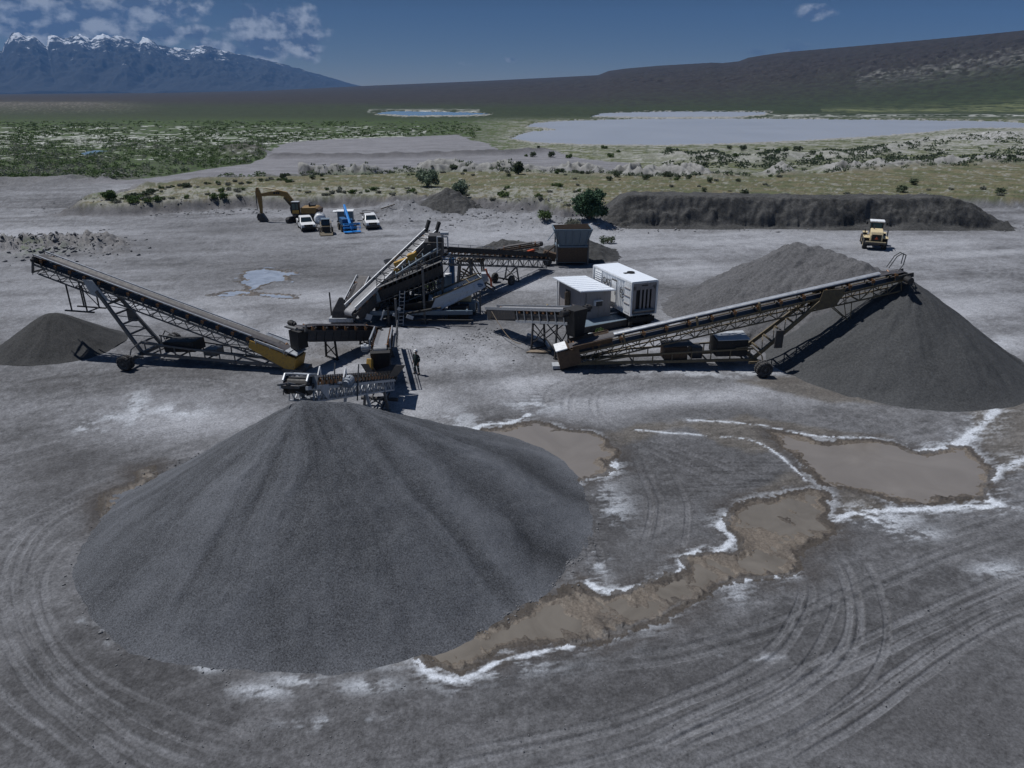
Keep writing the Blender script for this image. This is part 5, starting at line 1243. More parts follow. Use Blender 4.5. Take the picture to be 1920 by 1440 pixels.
for sy in (-1, 1): m_.bar(p(.2, sy * (w + .05), .35), p(S, sy * (w + .05), .35), .07, .16)
part('side_guard', m_, 'pale', t)

O = Vector((-9.6, 60.0, 0)); t = thing('screening_plant', 'dark tangle of the inclined screen box on its chassis in the middle of the yard', 'screening plant', O)
def Wp(px, py, Y): return PY(px, py, Y) - O
def quad(mb, a, b, c, d, th=.05):
    a, b, c, d = map(Vector, (a, b, c, d)); n = (b - a).cross(d - a).normalized() * th
    return mb.loft([[a, b, c, d], [a + n, b + n, c + n, d + n]])
bl, tl, tr_, br = Wp(712, 577, 60.0), Wp(708, 532, 60.0), Wp(828, 482, 61.6), Wp(832, 528, 61.6)
back = Vector((-.5, 2.3, 0))
for off in (Vector(), back):
    m_ = MB()
    quad(m_, bl.lerp(tl, .3) + off, br.lerp(tr_, .3) + off, br.lerp(tr_, .62) + off, bl.lerp(tl, .62) + off, .04)
    n = 13
    for k in range(n + 1): f = k / n; m_.bar(bl.lerp(br, f) + off - Vector((0, .05, 0)), tl.lerp(tr_, f) + off - Vector((0, .05, 0)), .06, .1)
    for f in (0, .33, .66, 1): m_.bar(bl.lerp(tl, f) + off - Vector((0, .08, 0)), br.lerp(tr_, f) + off - Vector((0, .08, 0)), .08, .1)
    for k in range(n): 
        if k % 2: m_.bar(bl.lerp(br, k / n) + off - Vector((0, .07, 0)), tl.lerp(tr_, (k + 1) / n) + off - Vector((0, .07, 0)), .04, .05)
    part('side_plate', m_, 'dark', t)
for f, mt_ in ((.15, 'darker'), (.5, 'darker'), (.86, 'steel')):
    m_ = MB(); a, b = bl.lerp(tl, f), br.lerp(tr_, f); quad(m_, a, b, b + back, a + back, .05)
    for k in range(8): c = a.lerp(b, k / 7); m_.bar(c + Vector((0, 0, .05)), c + back + Vector((0, 0, .05)), .06, .08)
    part('screen_deck', m_, mt_, t)
m_ = MB(); lo = Vector((.05, -.75, -.25))
quad(m_, tl + lo, tr_ + lo, tr_ + Vector((0, -.05, -.25)), tl + Vector((0, -.05, -.25)), .04)
part('walkway', m_, 'steel', t)
m_ = MB()
for k in range(9): f = k / 8; a = tl.lerp(tr_, f) + lo; m_.bar(a, a + Vector((0, 0, 1.05)), .04)
for hgt in (.55, 1.05): m_.bar(tl + lo + Vector((0, 0, hgt)), tr_ + lo + Vector((0, 0, hgt)), .045)
part('handrail', m_, 'steel', t)
m_ = MB(); a, b = tl + Vector((1.6, .1, .75)), tr_ + Vector((-.4, .1, .7)); m_.tube(a, b, .09, 10)
for k in range(7): c = a.lerp(b, k / 6); m_.tube(c, c + Vector((-.3, 1.6, .15)), .045, 6); m_.tube(c, c + Vector((0, 0, -.7)), .03, 5)
part('spray_pipes', m_, 'slate', t)
for k in range(6):
    c = tl.lerp(tr_, .30 + .11 * k) + back * (.25 + .2 * (k % 3)) + Vector((0, 0, .35)); m_ = MB()
    m_.tube(c + Vector((0, 0, -.3)), c + Vector((0, 0, .18)), .13, 10).tube(c + Vector((-.25, 0, 0)), c + Vector((.25, 0, 0)), .08, 8); part('spring_mount', m_, ('yellow', 'steel', 'pale')[k % 3] if k < 3 else 'steel', t)
m_ = MB(); c = tl.lerp(tr_, .42) + back * .8 + Vector((0, 0, .5)); m_.box(c, (1.5, .8, .5), 0, -.35).box(c + Vector((.9, 0, .5)), (.8, .9, .6), 0, -.35); part('drive_guard', m_, 'yellow', t, bevel=.04)
m_ = MB(); c = tr_ + back * .5 + Vector((-.5, 0, .6)); m_.box(c, (1.6, 2.0, 1.3)).box(c + Vector((.2, 0, .9)), (1.2, 1.6, .5)).tube(c + Vector((-.3, -1.2, .3)), c + Vector((-.3, 1.3, .3)), .22, 14); part('feed_box', m_, 'dark', t, bevel=.04)
m_ = MB(); c = tr_ + Vector((-.3, -.3, .4)); m_.path([tuple(c), tuple(c + Vector((0, 0, 1.4))), tuple(c + Vector((.9, 0, 1.4))), tuple(c + Vector((.9, 0, .5)))], .06, 8).tube(c + Vector((.3, -.1, 1.7)), c + Vector((1.0, -.1, 1.7)), .17, 12); part('water_manifold', m_, 'pale', t)
for i, (px, py0, py1, Y) in enumerate(((727, 575, 603, 59.0), (741, 560, 606, 58.8), (792, 500, 597, 59.4), (829, 525, 588, 60.5), (768, 560, 600, 62.5), (704, 560, 600, 62.0))):
    a = Wp(px, py0, Y); part('support_leg', MB().bar((a.x, a.y, 0), a, .16, .18).box((a.x, a.y, .04), (.5, .5, .08)), 'steel' if i in (1, 2) else 'dark', t)
m_ = MB(); 
for y in (-.9, 1.8): m_.bar((-3.6, y, 1.05), (6.2, y + .6, .95), .2, .36)
for k in range(7): x = -3.3 + 1.5 * k; m_.bar((x, -.9 + .06 * k, 1.0), (x, 1.8 + .06 * k, 1.0), .14, .2)
part('chassis', m_, 'slate', t)
m_ = MB()
quad(m_, (-1.0, -.6, 1.6), (3.0, -.6, 2.1), (2.4, -.2, .7), (.2, -.2, .6)); quad(m_, (-1.0, 1.9, 1.6), (3.0, 1.9, 2.1), (2.4, 1.0, .7), (.2, 1.0, .6)); quad(m_, (-1.0, -.6, 1.6), (-1.0, 1.9, 1.6), (.2, 1.0, .6), (.2, -.2, .6)); quad(m_, (3.0, -.6, 2.1), (3.0, 1.9, 2.1), (2.4, 1.0, .7), (2.4, -.2, .7))
part('underflow_hopper', m_, 'darker', t)
m_ = MB(); m_.box((4.9, .9, .7), (1.8, 1.2, 1.1)).tube((-1.2, -.9, .7), (3.6, -1.1, 1.6), .11, 10).tube((.5, -1.0, .5), (6.3, -1.2, .5), .09, 8); part('sump_tank', m_, 'darker', t, bevel=.04)
m_ = MB(); quad(m_, (-3.2, -.2, 1.4), (-1.8, -.2, 2.1), (-1.8, 1.2, 2.1), (-3.2, 1.2, 1.4)); quad(m_, (-3.4, -.3, 1.4), (-1.6, -.3, 1.9), (-1.9, -.3, 3.0), (-2.2, -.3, 3.0)); part('side_chute', m_, 'slate', t)
m_ = MB()
for (x, y, z, a, b, c) in ((-2.6, -1.2, .8, .5, .1, .5), (-1.4, -1.3, 1.0, .12, .1, .9), (-.4, -1.2, 1.0, .3, .1, .25), (.0, -1.15, 1.5, .3, .08, .25), (.9, -1.2, .8, .6, .1, .3)): m_.box((x, y, z), (a, b, c), .3, .4)
part('brackets', m_, 'pale', t)
m_ = MB(); rr_ = random.Random(4)
for k in range(16):
    f = k / 15; a = bl.lerp(br, f) + Vector((0, -.12, -.05)); m_.bar(a, a + Vector((rr_.uniform(-.5, .5), -.05, -rr_.uniform(.4, 1.0))), .05)
m_.bar(bl + Vector((-.3, -.5, -.3)), br + Vector((0, -.5, -.35)), .07, .1).bar(bl + Vector((-.3, -.5, .5)), br + Vector((0, -.5, .45)), .05).bar(bl + Vector((-1.2, .8, -.4)), tr_ + Vector((-1.0, 1.0, 1.1)), .1, .16)
part('stringers', m_, 'steel', t)
m_ = MB(); a = Wp(746, 602, 58.7)
for sx in (0, .42): m_.bar((a.x + sx, a.y, 0), (a.x + sx + .2, a.y + .8, 2.9), .05)
for k in range(9): m_.bar((a.x + .02 * k, a.y + .09 * k, .25 + .3 * k), (a.x + .42 + .02 * k, a.y + .09 * k, .25 + .3 * k), .035)
part('ladder', m_, 'galv', t)
m_ = MB()
for k in range(14):
    c = bl.lerp(tr_, rr_.uniform(.1, .95)) + Vector((rr_.uniform(-.6, .6), rr_.uniform(.2, 2.0), rr_.uniform(-.4, .9))); d = Vector((rr_.uniform(-1, 1), rr_.uniform(-.4, .4), rr_.uniform(-.2, .6))); m_.tube(c, c + d, rr_.uniform(.03, .07), 6)
part('pipework', m_, 'galv', t)
m_ = MB()
for k in range(10):
    c = bl.lerp(tr_, rr_.uniform(.25, 1)) + back * rr_.uniform(.1, .9) + Vector((0, 0, rr_.uniform(.5, .9))); m_.bar(c, bl.lerp(tr_, .6) + back * .5 + Vector((0, 0, .6)), .04).box(c, (rr_.uniform(.2, .6), rr_.uniform(.2, .5), rr_.uniform(.15, .4)), rr_.uniform(0, 3), rr_.uniform(-.4, .4))
part('bracketry', m_, 'steel', t)
m_ = MB().path([(-3.9, -1.2, .4), (-3.4, -1.4, .1), (-2.4, -1.5, .06), (-1.0, -1.6, .05), (.3, -1.5, .06), (1.8, -1.7, .05), (3.0, -1.8, .05), (3.5, -2.2, .05)], .05, 6); part('hose', m_, 'black', t)
# crusher and its tower standing in the shade behind the screen
a0 = PY(765, 598, 63.6); a0.z = 0; t = thing('cone_crusher', 'dark round crusher body on a braced tower half hidden behind the screen box', 'crusher', a0)
m_ = MB()
for x in (-2.4, 0, 2.2):
    for y in (-.9, 1.1): m_.bar((x, y, 0), (x, y, 3.4 + .5 * (x + 2.4)), .18)
for y in (-.9, 1.1):
    m_.bar((-2.4, y, 3.2), (2.2, y, 5.4), .2, .26).bar((-2.4, y, .3), (0, y, 3.6), .1).bar((0, y, .3), (2.2, y, 4.6), .1).bar((0, y, .3), (-2.4, y, 3.2), .1).bar((-2.4, y, 1.6), (2.2, y, 1.6), .14)
for x in (-2.4, 0, 2.2): m_.bar((x, -.9, 1.6), (x, 1.1, 1.6), .12)
part('tower_frame', m_, 'dark', t)
part('crusher_body', MB().lathe([(.7, 1.7), (1.05, 2.0), (1.15, 2.7), (.95, 3.1), (1.05, 3.3), (1.0, 3.7), (.6, 3.9)], (-.9, .1, 0), 'z', 22), 'darker', t)
part('feed_cone', MB().lathe([(.5, 3.9), (1.0, 4.6), (1.04, 4.6), (.56, 3.88)], (-.9, .1, 0), 'z', 20), 'steel', t)
part('drive_motor', MB().tube((.6, -.2, 2.2), (1.7, -.2, 2.2), .36, 14).box((1.1, -.2, 1.75), (1.2, .8, .16)), 'slate', t); part('belt_guard', MB().box((.35, .1, 2.5), (.14, 1.3, 1.2)), 'yellow', t, bevel=.03)
m_ = MB(); quad(m_, (-2.6, -1.0, .2), (2.4, -1.0, .2), (2.4, -1.0, 1.5), (-2.6, -1.0, 1.5)); part('lower_panel', m_, 'darker', t)
m_ = MB().box((1.4, .1, 4.4), (1.8, 1.8, .9), 0, -.4); part('discharge_box', m_, 'dark', t, bevel=.04)
# pyramid feed boot and its slab at the left end
hx = P(650, 605, 0); t = thing('feed_boot', 'dark pyramid shaped feed boot on a pale slab at the left end of the plant', 'hopper', (hx.x - .35, hx.y + .2, 0))
part('base_slab', MB().box((0, 0, .35), (2.1, 1.4, .38)), 'pale', t, bevel=.04)
part('boot', MB().loft([[(-.8, -.6, .54), (.8, -.6, .54), (.8, .6, .54), (-.8, .6, .54)], [(-.75, -.5, 1.1), (.7, -.5, 1.1), (.7, .5, 1.1), (-.75, .5, 1.1)], [(-.15, -.1, 2.2), (.1, -.1, 2.2), (.1, .1, 2.2), (-.15, .1, 2.2)]]), 'dark', t, bevel=.03)
part('leg', MB().bar((-.7, -.5, 0), (-.7, -.5, .16), .3, .3).bar((.7, .5, 0), (.7, .5, .16), .3, .3), 'dark', t); part('post', MB().bar((-1.0, .2, .5), (-1.0, .2, 2.6), .1), 'dark', t)

# ---------- fine-material washer
a0 = PY(812, 588, 60.0); a0.z = 0; t = thing('sand_washer', 'blue grey sand washer trough with a dark oval emblem rising to the right', 'sand washer', a0, 0)
def Q(px, py, Y): return PY(px, py, Y) - a0
y0, y1 = 59.6, 62.0
A, B, Cc, D = Q(806, 590, y0), Q(812, 560, y0), Q(903, 521, y1), Q(911, 538, y1); E_ = Q(852, 569, 60.7)
bk = Vector((-.45, 1.5, .0)); m_ = MB()
r0 = [A, E_, D, Cc, B]; 
m_.loft([[v for v in r0], [v + Vector((0, .05, 0)) for v in r0]]); m_.loft([[v + bk for v in r0], [v + bk + Vector((0, .05, 0)) for v in r0]])
for a, b in ((A, E_), (E_, D), (D, Cc), (A, B)): quad(m_, a, b, b + bk, a + bk, .04)
part('trough', m_, 'wash', t)
m_ = MB(); 
for o in (Vector(), bk): m_.bar(B + o, Cc + o, .1, .12)
m_.bar(B.lerp(Cc, .05), B.lerp(Cc, .05) + bk, .08); m_.bar(B.lerp(Cc, .75), B.lerp(Cc, .75) + bk, .08); part('rim', m_, 'ochre', t)
m_ = MB(); c0, c1 = (A + B) / 2 + bk * .5 + Vector((.3, 0, .2)), (Cc + D) / 2 + bk * .5; m_.tube(c0, c1, .1, 10); dd = (c1 - c0); n = 46; pr = None
u = dd.normalized(); xx = u.cross(Vector((0, 0, 1))).normalized(); yy = xx.cross(u)
for k in range(n * 2):
    a = k * .55; c = c0 + dd * (k / (n * 2)); q0 = c + (xx * math.cos(a) + yy * math.sin(a)) * .45
    if pr is not None: m_.add([pr[0], pr[1], q0, c], [(0, 1, 2, 3)])
    pr = (c, q0)
part('screw_shaft', m_, 'brown', t)
m_ = MB(); c = Q(897, 534, y1 - .25) ; 
def oval(mb, c, a, b, y, n=28): mb.loft([[c + Vector((a * math.cos(2 * math.pi * k / n), y, b * math.sin(2 * math.pi * k / n) + .36 * a * math.cos(2 * math.pi * k / n) * 0)) for k in range(n)], [c + Vector((a * math.cos(2 * math.pi * k / n), y + .02, b * math.sin(2 * math.pi * k / n))) for k in range(n)]])
fn = Vector((D - A)); yl = lambda x: 0
fc = A.lerp(D, .86).lerp(Cc, .45); fc.y -= .05
oval(m_, fc, .30, .15, -.03); part('emblem', m_, 'blued', t)
m_ = MB()
for k in range(6): m_.box(fc + Vector((-.19 + .075 * k, -.045, 0)), (.045, .01, .07))
part('emblem_lettering', m_, 'pale', t)
m_ = MB(); c = (Cc + D) / 2 + bk * .5; m_.tube(c + Vector((.05, 0, .1)), c + Vector((.55, 0, .25)), .35, 14).box(c + Vector((.35, 0, .55)), (.7, .8, .3)); part('gearbox', m_, 'pale', t, bevel=.03)
m_ = MB(); c = Cc + Vector((.35, .2, .25)); m_.path([tuple(c + Vector((0, 0, .5))), tuple(c + Vector((.15, 0, .1))), tuple(c + Vector((.45, 0, -.4))), tuple(c + Vector((.5, 0, -1.1)))], .09, 8); part('drain_pipe', m_, 'orange', t)
for px, Y in ((860, 61.0), (900, 62.3)):
    a = Q(px, 566 if px < 880 else 545, Y); m_ = MB().bar((a.x, a.y, 0), a, .14).bar((a.x - .4, a.y + 1.4, 0), a + Vector((-.4, 1.4, 0)), .14).bar((a.x, a.y, 1.0), (a.x - .4, a.y + 1.4, 1.0), .08); part('leg', m_, 'steel', t)
# pump set below it
a0 = P(868, 592, 0); t = thing('pump_set', 'cream topped pump set standing under the sand washer', 'pump', (a0.x, a0.y + .6, 0))
part('skid', MB().box((0, 0, .2), (2.3, 1.2, .2)), 'dark', t); part('tank', MB().box((0, 0, .75), (2.2, 1.1, .85)), 'slate', t, bevel=.06)
part('top_box', MB().box((.1, .1, 1.5), (1.3, .9, .55)), 'cream', t, bevel=.04); part('lid', MB().box((.1, .1, 1.81), (1.36, .96, .06)), 'white', t)
m_ = MB().path([(1.0, -.3, 1.1), (1.25, -.3, 1.25), (1.4, -.3, 1.0), (1.4, -.3, .2)], .08, 8); part('pipe', m_, 'pale', t)
# electrics and the blue water frame behind
a0 = P(842, 562, 0); t = thing('electrical_cabinet', 'tall blue grey electrical cabinet with pale top behind the sand washer', 'cabinet', (a0.x, a0.y, 0))
part('cabinet', MB().box((0, 0, 1.5), (.55, .5, 1.9)), 'slate', t, bevel=.02); part('cap', MB().box((0, 0, 2.5), (.62, .57, .1)), 'white', t); part('door', MB().box((0, -.27, 1.45), (.46, .03, 1.6)), 'slate', t); part('stand', MB().bar((-.2, 0, 0), (-.2, 0, .6), .07).bar((.2, 0, 0), (.2, 0, .6), .07), 'steel', t)
a0 = P(828, 566, 0); t = thing('notice_board', 'flat dark grey panel on two thin legs left of the tall cabinet', 'panel', (a0.x, a0.y, 0))
part('board', MB().box((0, 0, 1.9), (.85, .06, 1.1)), 'slate', t); part('leg', MB().bar((-.38, 0, 0), (-.38, 0, 1.4), .05), 'dark', t); part('leg', MB().bar((.38, 0, 0), (.38, 0, 1.4), .05), 'dark', t)
a0 = P(845, 545, 0); t = thing('water_frame', 'blue pipe frame standing under the head of the feed conveyor', 'pipe frame', (a0.x, a0.y, 0))
m_ = MB(); 
for x in (-.9, .3): m_.bar((x, 0, 0), (x, 0, 3.2), .14).bar((x, 1.2, 0), (x, 1.2, 3.2), .14).bar((x, 0, 3.2), (x, 1.2, 3.2), .14)
m_.bar((-1.6, 0, 3.2), (.6, 0, 3.2), .16).bar((-1.6, 1.2, 3.2), (.6, 1.2, 3.2), .16).bar((-.9, 0, 1.5), (.3, 0, 3.0), .08); part('frame', m_, 'blued', t)
part('pipe', MB().tube((.1, .4, .3), (.1, .4, 3.6), .2, 12).tube((.1, .4, 3.6), (-1.4, .4, 3.6), .14, 12), 'blued', t)
a0 = P(885, 560, 0); t = thing('crib_stack', 'criss crossed brown timber trestle under the feed conveyor', 'timber trestle', (a0.x - .3, a0.y + 3.0, 0), R(-8))
for k in range(3):
    for sx in (-1, 1): pass
m_ = MB()
for y in (0, 1.0):
    for x in (-1.4, 0, 1.4): m_.bar((x, y, 0), (x * .8, y, 3.0), .14)
    m_.bar((-1.5, y, .2), (.1, y, 2.9), .1).bar((1.5, y, .2), (-.1, y, 2.9), .1).bar((-1.3, y, 3.0), (1.3, y, 3.0), .18).bar((-1.0, y, 2.0), (2.4, y, .1), .14).bar((-1.4, y, 1.4), (1.4, y, 1.6), .1)
part('trestle_frame', m_, 'wood', t)
m_ = MB()
for k in range(6): m_.bar((-1.3 + .5 * k, -.3, 3.14), (-1.3 + .5 * k, 1.3, 3.14), .16, .1)
part('planks', m_, 'wood', t)
# dark cone hopper trailer frame parts lying right of the washer
for i, (a, b, lb) in enumerate((((928, 512), (968, 498), 'pale pole leaning beyond the sand washer'), ((915, 600), (905, 565), 'thin pale stake standing by the left end of the pale conveyor'))):
    q0, q1 = P(*a), P(*b); 
    if i == 1: q1 = Vector((q0.x, q0.y, 1.1))
    else: q1.z = 1.4
    tag(part('pole', MB().tube(q0, q1, .06, 8), 'galv', None), lb, 'pole')
m_q = Vector(P(700, 650)); tag(part('post', MB().tube(m_q, m_q + Vector((0, 0, 1.3)), .09, 10), 'galv', None), 'short pale post between the two short conveyors', 'post')

# ---------- control hut
a0 = Vector((6.1, 58.6, 0)); t = thing('control_hut', 'small grey control hut on skids with a white lean-to roof', 'hut', a0, R(23))
Wd, Ld = 2.55, 4.8       # local: x right along the front, y back along the side
hz0, hz1, hz2 = .5, 2.95, 3.1
m_ = MB()
def wallbox(mb, x0, x1, y0, y1, z0, za, zb): mb.loft([[Vector((x0, y0, z0)), Vector((x1, y0, z0)), Vector((x1, y1, z0)), Vector((x0, y1, z0))], [Vector((x0, y0, za)), Vector((x1, y0, zb)), Vector((x1, y1, zb)), Vector((x0, y1, za))]])
wallbox(m_, 0, Wd, 0, .08, hz0, hz1 + .1, hz1 - .02); wallbox(m_, 0, Wd, Ld - .08, Ld, hz0, hz1 + .1, hz1 - .02)
wallbox(m_, 0, .08, .082, 2.55, hz0 + .8, hz1 + .1, hz1 + .1); wallbox(m_, 0, .08, 3.45, Ld - .082, hz0, hz1 + .1, hz1 + .1); wallbox(m_, 0, .08, 2.552, 3.448, 2.5, hz1 + .1, hz1 + .1); wallbox(m_, Wd - .08, Wd, .082, Ld - .082, hz0, hz1 - .02, hz1 - .02)
part('wall', m_, 'hutwall', t)
m_ = MB(); wallbox(m_, -.03, .05, .0, 2.55, hz0, hz0 + .8, hz0 + .8)  # sunlit foot of the side wall, its light put into a paler siding colour
for k in range(6): m_.bar((-.04, .0, hz0 + .08 + .14 * k), (-.04, 2.55, hz0 + .08 + .14 * k), .02, .03)
part('lit_lower_siding', m_, 'hutlit', t)
m_ = MB().box((Wd / 2, Ld / 2, hz0 + .03), (Wd - .18, Ld - .18, .1)); part('floor', m_, 'wood', t)
m_ = MB(); wallbox(m_, -.45, Wd + .25, -.25, Ld + .3, 0, 0, 0); m_ = MB()
r_ = [(-.5, -.25, hz1 + .16), (Wd + .3, -.25, hz1 - .02), (Wd + .3, Ld + .35, hz1 + .0), (-.5, Ld + .35, hz1 + .18)]
m_.loft([[Vector(v) for v in r_], [Vector(v) + Vector((0, 0, .09)) for v in r_]])
for k in range(9): 
    y = -.15 + (Ld + .4) * k / 8; m_.bar((-.5, y, hz1 + .265), (Wd + .3, y, hz1 + .085), .04, .03)
part('roof', m_, 'roofw', t)
dr = part('door', MB().box((.02, 3.0, 1.5), (.06, .88, 1.95)), 'black', t)
m_ = MB(); m_.box((-.25, 2.6, 1.5), (.6, .06, 1.95), R(12)); dl = part('door_leaf', m_, 'wood', t); part('handle', MB().tube((-.48, 2.52, 1.5), (-.48, 2.47, 1.5), .03, 8), 'steel', dl)
m_ = MB().box((Wd * .5, -.14, 1.95), (.62, .28, .42)); ac = part('air_conditioner', m_, 'dark', t, bevel=.02); part('hood', MB().box((Wd * .5 - .02, -.16, 2.2), (.72, .36, .05)).box((Wd * .5 - .37, -.16, 2.0), (.04, .36, .4)), 'white', ac)
part('corner_post', MB().bar((-.12, Ld + .05, .4), (-.12, Ld + .05, hz1), .07), 'white', t)
m_ = MB()
for x in (.3, Wd - .3): m_.bar((x, -.4, .2), (x, Ld + .4, .2), .2, .3)
for y in (.4, Ld - .4): m_.bar((.1, y, .42), (Wd - .1, y, .42), .12, .14)
part('skid', m_, 'dark', t)
part('downpipe', MB().tube((Wd * .05, -.05, .5), (Wd * .05, -.05, 2.9), .03, 6), 'steel', t)
# steps below the door
stp = thing('access_stairs', 'pale metal steps leaning below the hut door behind the cross conveyor', 'steps', a0 + Vector((-2.6, 1.2, 0)), R(23))
m_ = MB()
for sy in (0, .9): m_.bar((-1.2, sy, 0), (0, sy, 1.4), .07, .16)
part('stringer', m_, 'cream', stp); 
for k in range(5): part('tread', MB().box((-1.05 + .24 * k, .45, .14 + .27 * k), (.26, .86, .04)), 'pale', stp)
# ---------- generator container on its trailer
a0 = Vector((9.9, 57.9, 0)); t = thing('generator_container', 'white corrugated generator container on a road trailer with black louvred end', 'container', a0, R(21))
Wd, Ld, z0, z1 = 2.44, 6.9, 1.15, 4.0
def corr(mb, x, y0, y1, z0, z1, n, dep=.04, sgn=1):
    """corrugated side: folded sheet with thickness"""
    pts = []
    st = (y1 - y0) / n
    for k in range(n):
        y = y0 + k * st; pts += [(x, y), (x, y + st * .3), (x + sgn * dep, y + st * .45), (x + sgn * dep, y + st * .85)]
    pts.append((x, y1))
    prof = pts + [(q + sgn * .05, y) for q, y in pts[::-1]]
    mb.loft([[Vector((q, y, z0)) for q, y in prof], [Vector((q, y, z1)) for q, y in prof]], caps=True)
m_ = MB(); corr(m_, 0, .12, Ld - .12, z0 + .15, z1 - .12, 24); corr(m_, Wd, .12, Ld - .12, z0 + .15, z1 - .12, 24, sgn=-1)
m_.box((Wd / 2, Ld - .03, (z0 + z1) / 2), (Wd - .1, .06, z1 - z0 - .1)); m_.box((Wd / 2, Ld / 2, z0 + .06), (Wd - .14, Ld - .1, .1))
part('wall', m_, 'white', t)
m_ = MB()
for x in (.02, Wd - .02):
    for y in (.02, Ld - .02): m_.box((x, y, (z0 + z1) / 2), (.16, .16, z1 - z0))
    m_.bar((x, .1, z1 - .05), (x, Ld - .1, z1 - .05), .12, .12); m_.bar((x, .1, z0 + .07), (x, Ld - .1, z0 + .07), .12, .14)
for y in (.02, Ld - .02): m_.bar((.1, y, z1 - .05), (Wd - .1, y, z1 - .05), .12, .12); m_.bar((.1, y, z0 + .07), (Wd - .1, y, z0 + .07), .12, .14)
part('frame', m_, 'white', t)
m_ = MB().box((Wd / 2, Ld / 2, z1 + .03), (Wd + .04, Ld + .04, .06)); part('roof', m_, 'roofw', t)
m_ = MB(); m_.lathe([(.0, 0), (.34, 0), (.34, .10), (.28, .10), (.28, .02)], (Wd * .62, Ld * .42, z1 + .06), 'z', 18).box((Wd * .45, Ld * .42, z1 + .09), (.5, .3, .05)); part('exhaust_opening', m_, 'black', t)
m_ = MB().box((Wd / 2, .02, z1 - .38), (Wd - .3, .05, .6)).box((.3, .02, 2.5), (.3, .05, 2.3)).box((Wd - .3, .02, 2.5), (.3, .05, 2.3)).box((Wd / 2, .02, z0 + .35), (Wd - .3, .05, .35)); part('end_frame', m_, 'steel' if False else 'hutwall', t)
m_ = MB().box((Wd / 2, .12, 2.55), (Wd - .6, .04, 1.9)); part('grille', m_, 'black', t)
m_ = MB()
for k in range(4): x = .48 + .08 + (Wd - .98) * (k + .5) / 4; m_.box((x + .16, -.0, 2.55), (.17, .06, 1.9))
part('louvre', m_, 'hutwall', t)
part('end_sill', MB().box((Wd / 2, -.12, z0 + .45), (Wd - .6, .3, .08)).box((Wd / 2, -.06, z0 + .1), (Wd - .4, .16, .12)), 'slate', t)
part('end_plate', MB().box((Wd / 2, -.025, z1 - .32), (.6, .03, .09)), 'dark', t)
for k, (y0_, y1_) in enumerate(((5.25, 6.45), )):
    m_ = MB()
    for j in range(8): m_.box((-.05, (y0_ + y1_) / 2, 2.35 + .19 * j), (.05, y1_ - y0_, .07), 0, .5)
    m_.box((-.015, (y0_ + y1_) / 2, 3.0), (.03, y1_ - y0_, 1.7)); part('side_louvre', m_, 'white', t)
m_ = MB().box((-.03, 2.95, 2.45), (.05, .8, 2.1)); d_ = part('door', m_, 'white', t); part('door_recess', MB().box((-.02, 2.95, 3.56), (.06, .9, .09)).box((-.02, 3.40, 2.5), (.06, .07, 2.1)), 'dark', d_); part('handle', MB().box((-.08, 2.65, 2.5), (.04, .04, .35)), 'dark', d_)
m_ = MB().box((-.03, .62, 2.6), (.05, .95, 2.5)); d_ = part('door', m_, 'white', t)
part('rung', MB().box((-.07, .62, 3.4), (.04, .9, .09)).box((-.07, .62, 2.75), (.04, .9, .09)).box((-.07, .62, 2.1), (.04, .9, .09)), 'hutwall', d_)
tm = text_mesh('CAT', .72, .012)
if not tm.materials: tm.materials.append(M['black'])
lt = bpy.data.objects.new('lettering', tm); link(lt, t); lt.location = (-.075, 4.25, 3.15); lt.rotation_euler = (R(90), 0, R(-90))
tm.materials.clear(); tm.materials.append(M['black'])
m_ = MB(); 
for (y, z, a, b) in ((1.75, 3.0, .06, .5), (1.62, 2.78, .3, .06), (1.35, 3.1, .06, .45), (1.5, 3.05, .28, .06), (1.25, 2.72, .3, .07), (1.68, 2.5, .06, .3), (1.42, 2.42, .34, .06)): m_.box((-.06, y, z), (.03, a, b))
part('warning_marks', m_, 'black', t)
m_ = MB()
for x in (.65, Wd - .65): m_.bar((x, -.1, .95), (x, Ld + 1.0, .95), .14, .34)
for k in range(6): m_.bar((.2, .2 + 1.3 * k, .95), (Wd - .2, .2 + 1.3 * k, .95), .1, .14)
m_.box((Wd / 2, -.02, .75), (2.2, .12, .45)); part('trailer_frame', m_, 'darker', t)
for sy in (.32, 2.12 + .0):
    for k in (0, 1): wheel(t, (sy, .75 + 1.15 * k, .52), .52, .34, 'steel', rz=R(90))
for x in (.3, Wd - .3): part('landing_leg', MB().bar((x, 5.6, 0), (x, 5.6, .9), .12).box((x, 5.6, .03), (.3, .3, .06)), 'dark', t)
part('steps', MB().bar((-.2, 3.3, .2), (-.2, 3.3, 1.2), .05).bar((-.2, 2.7, .2), (-.2, 2.7, 1.2), .05).box((-.25, 3, .35), (.3, .6, .04)).box((-.22, 3, .65), (.3, .6, .04)).box((-.2, 3, .95), (.3, .6, .04)), 'slate', t)
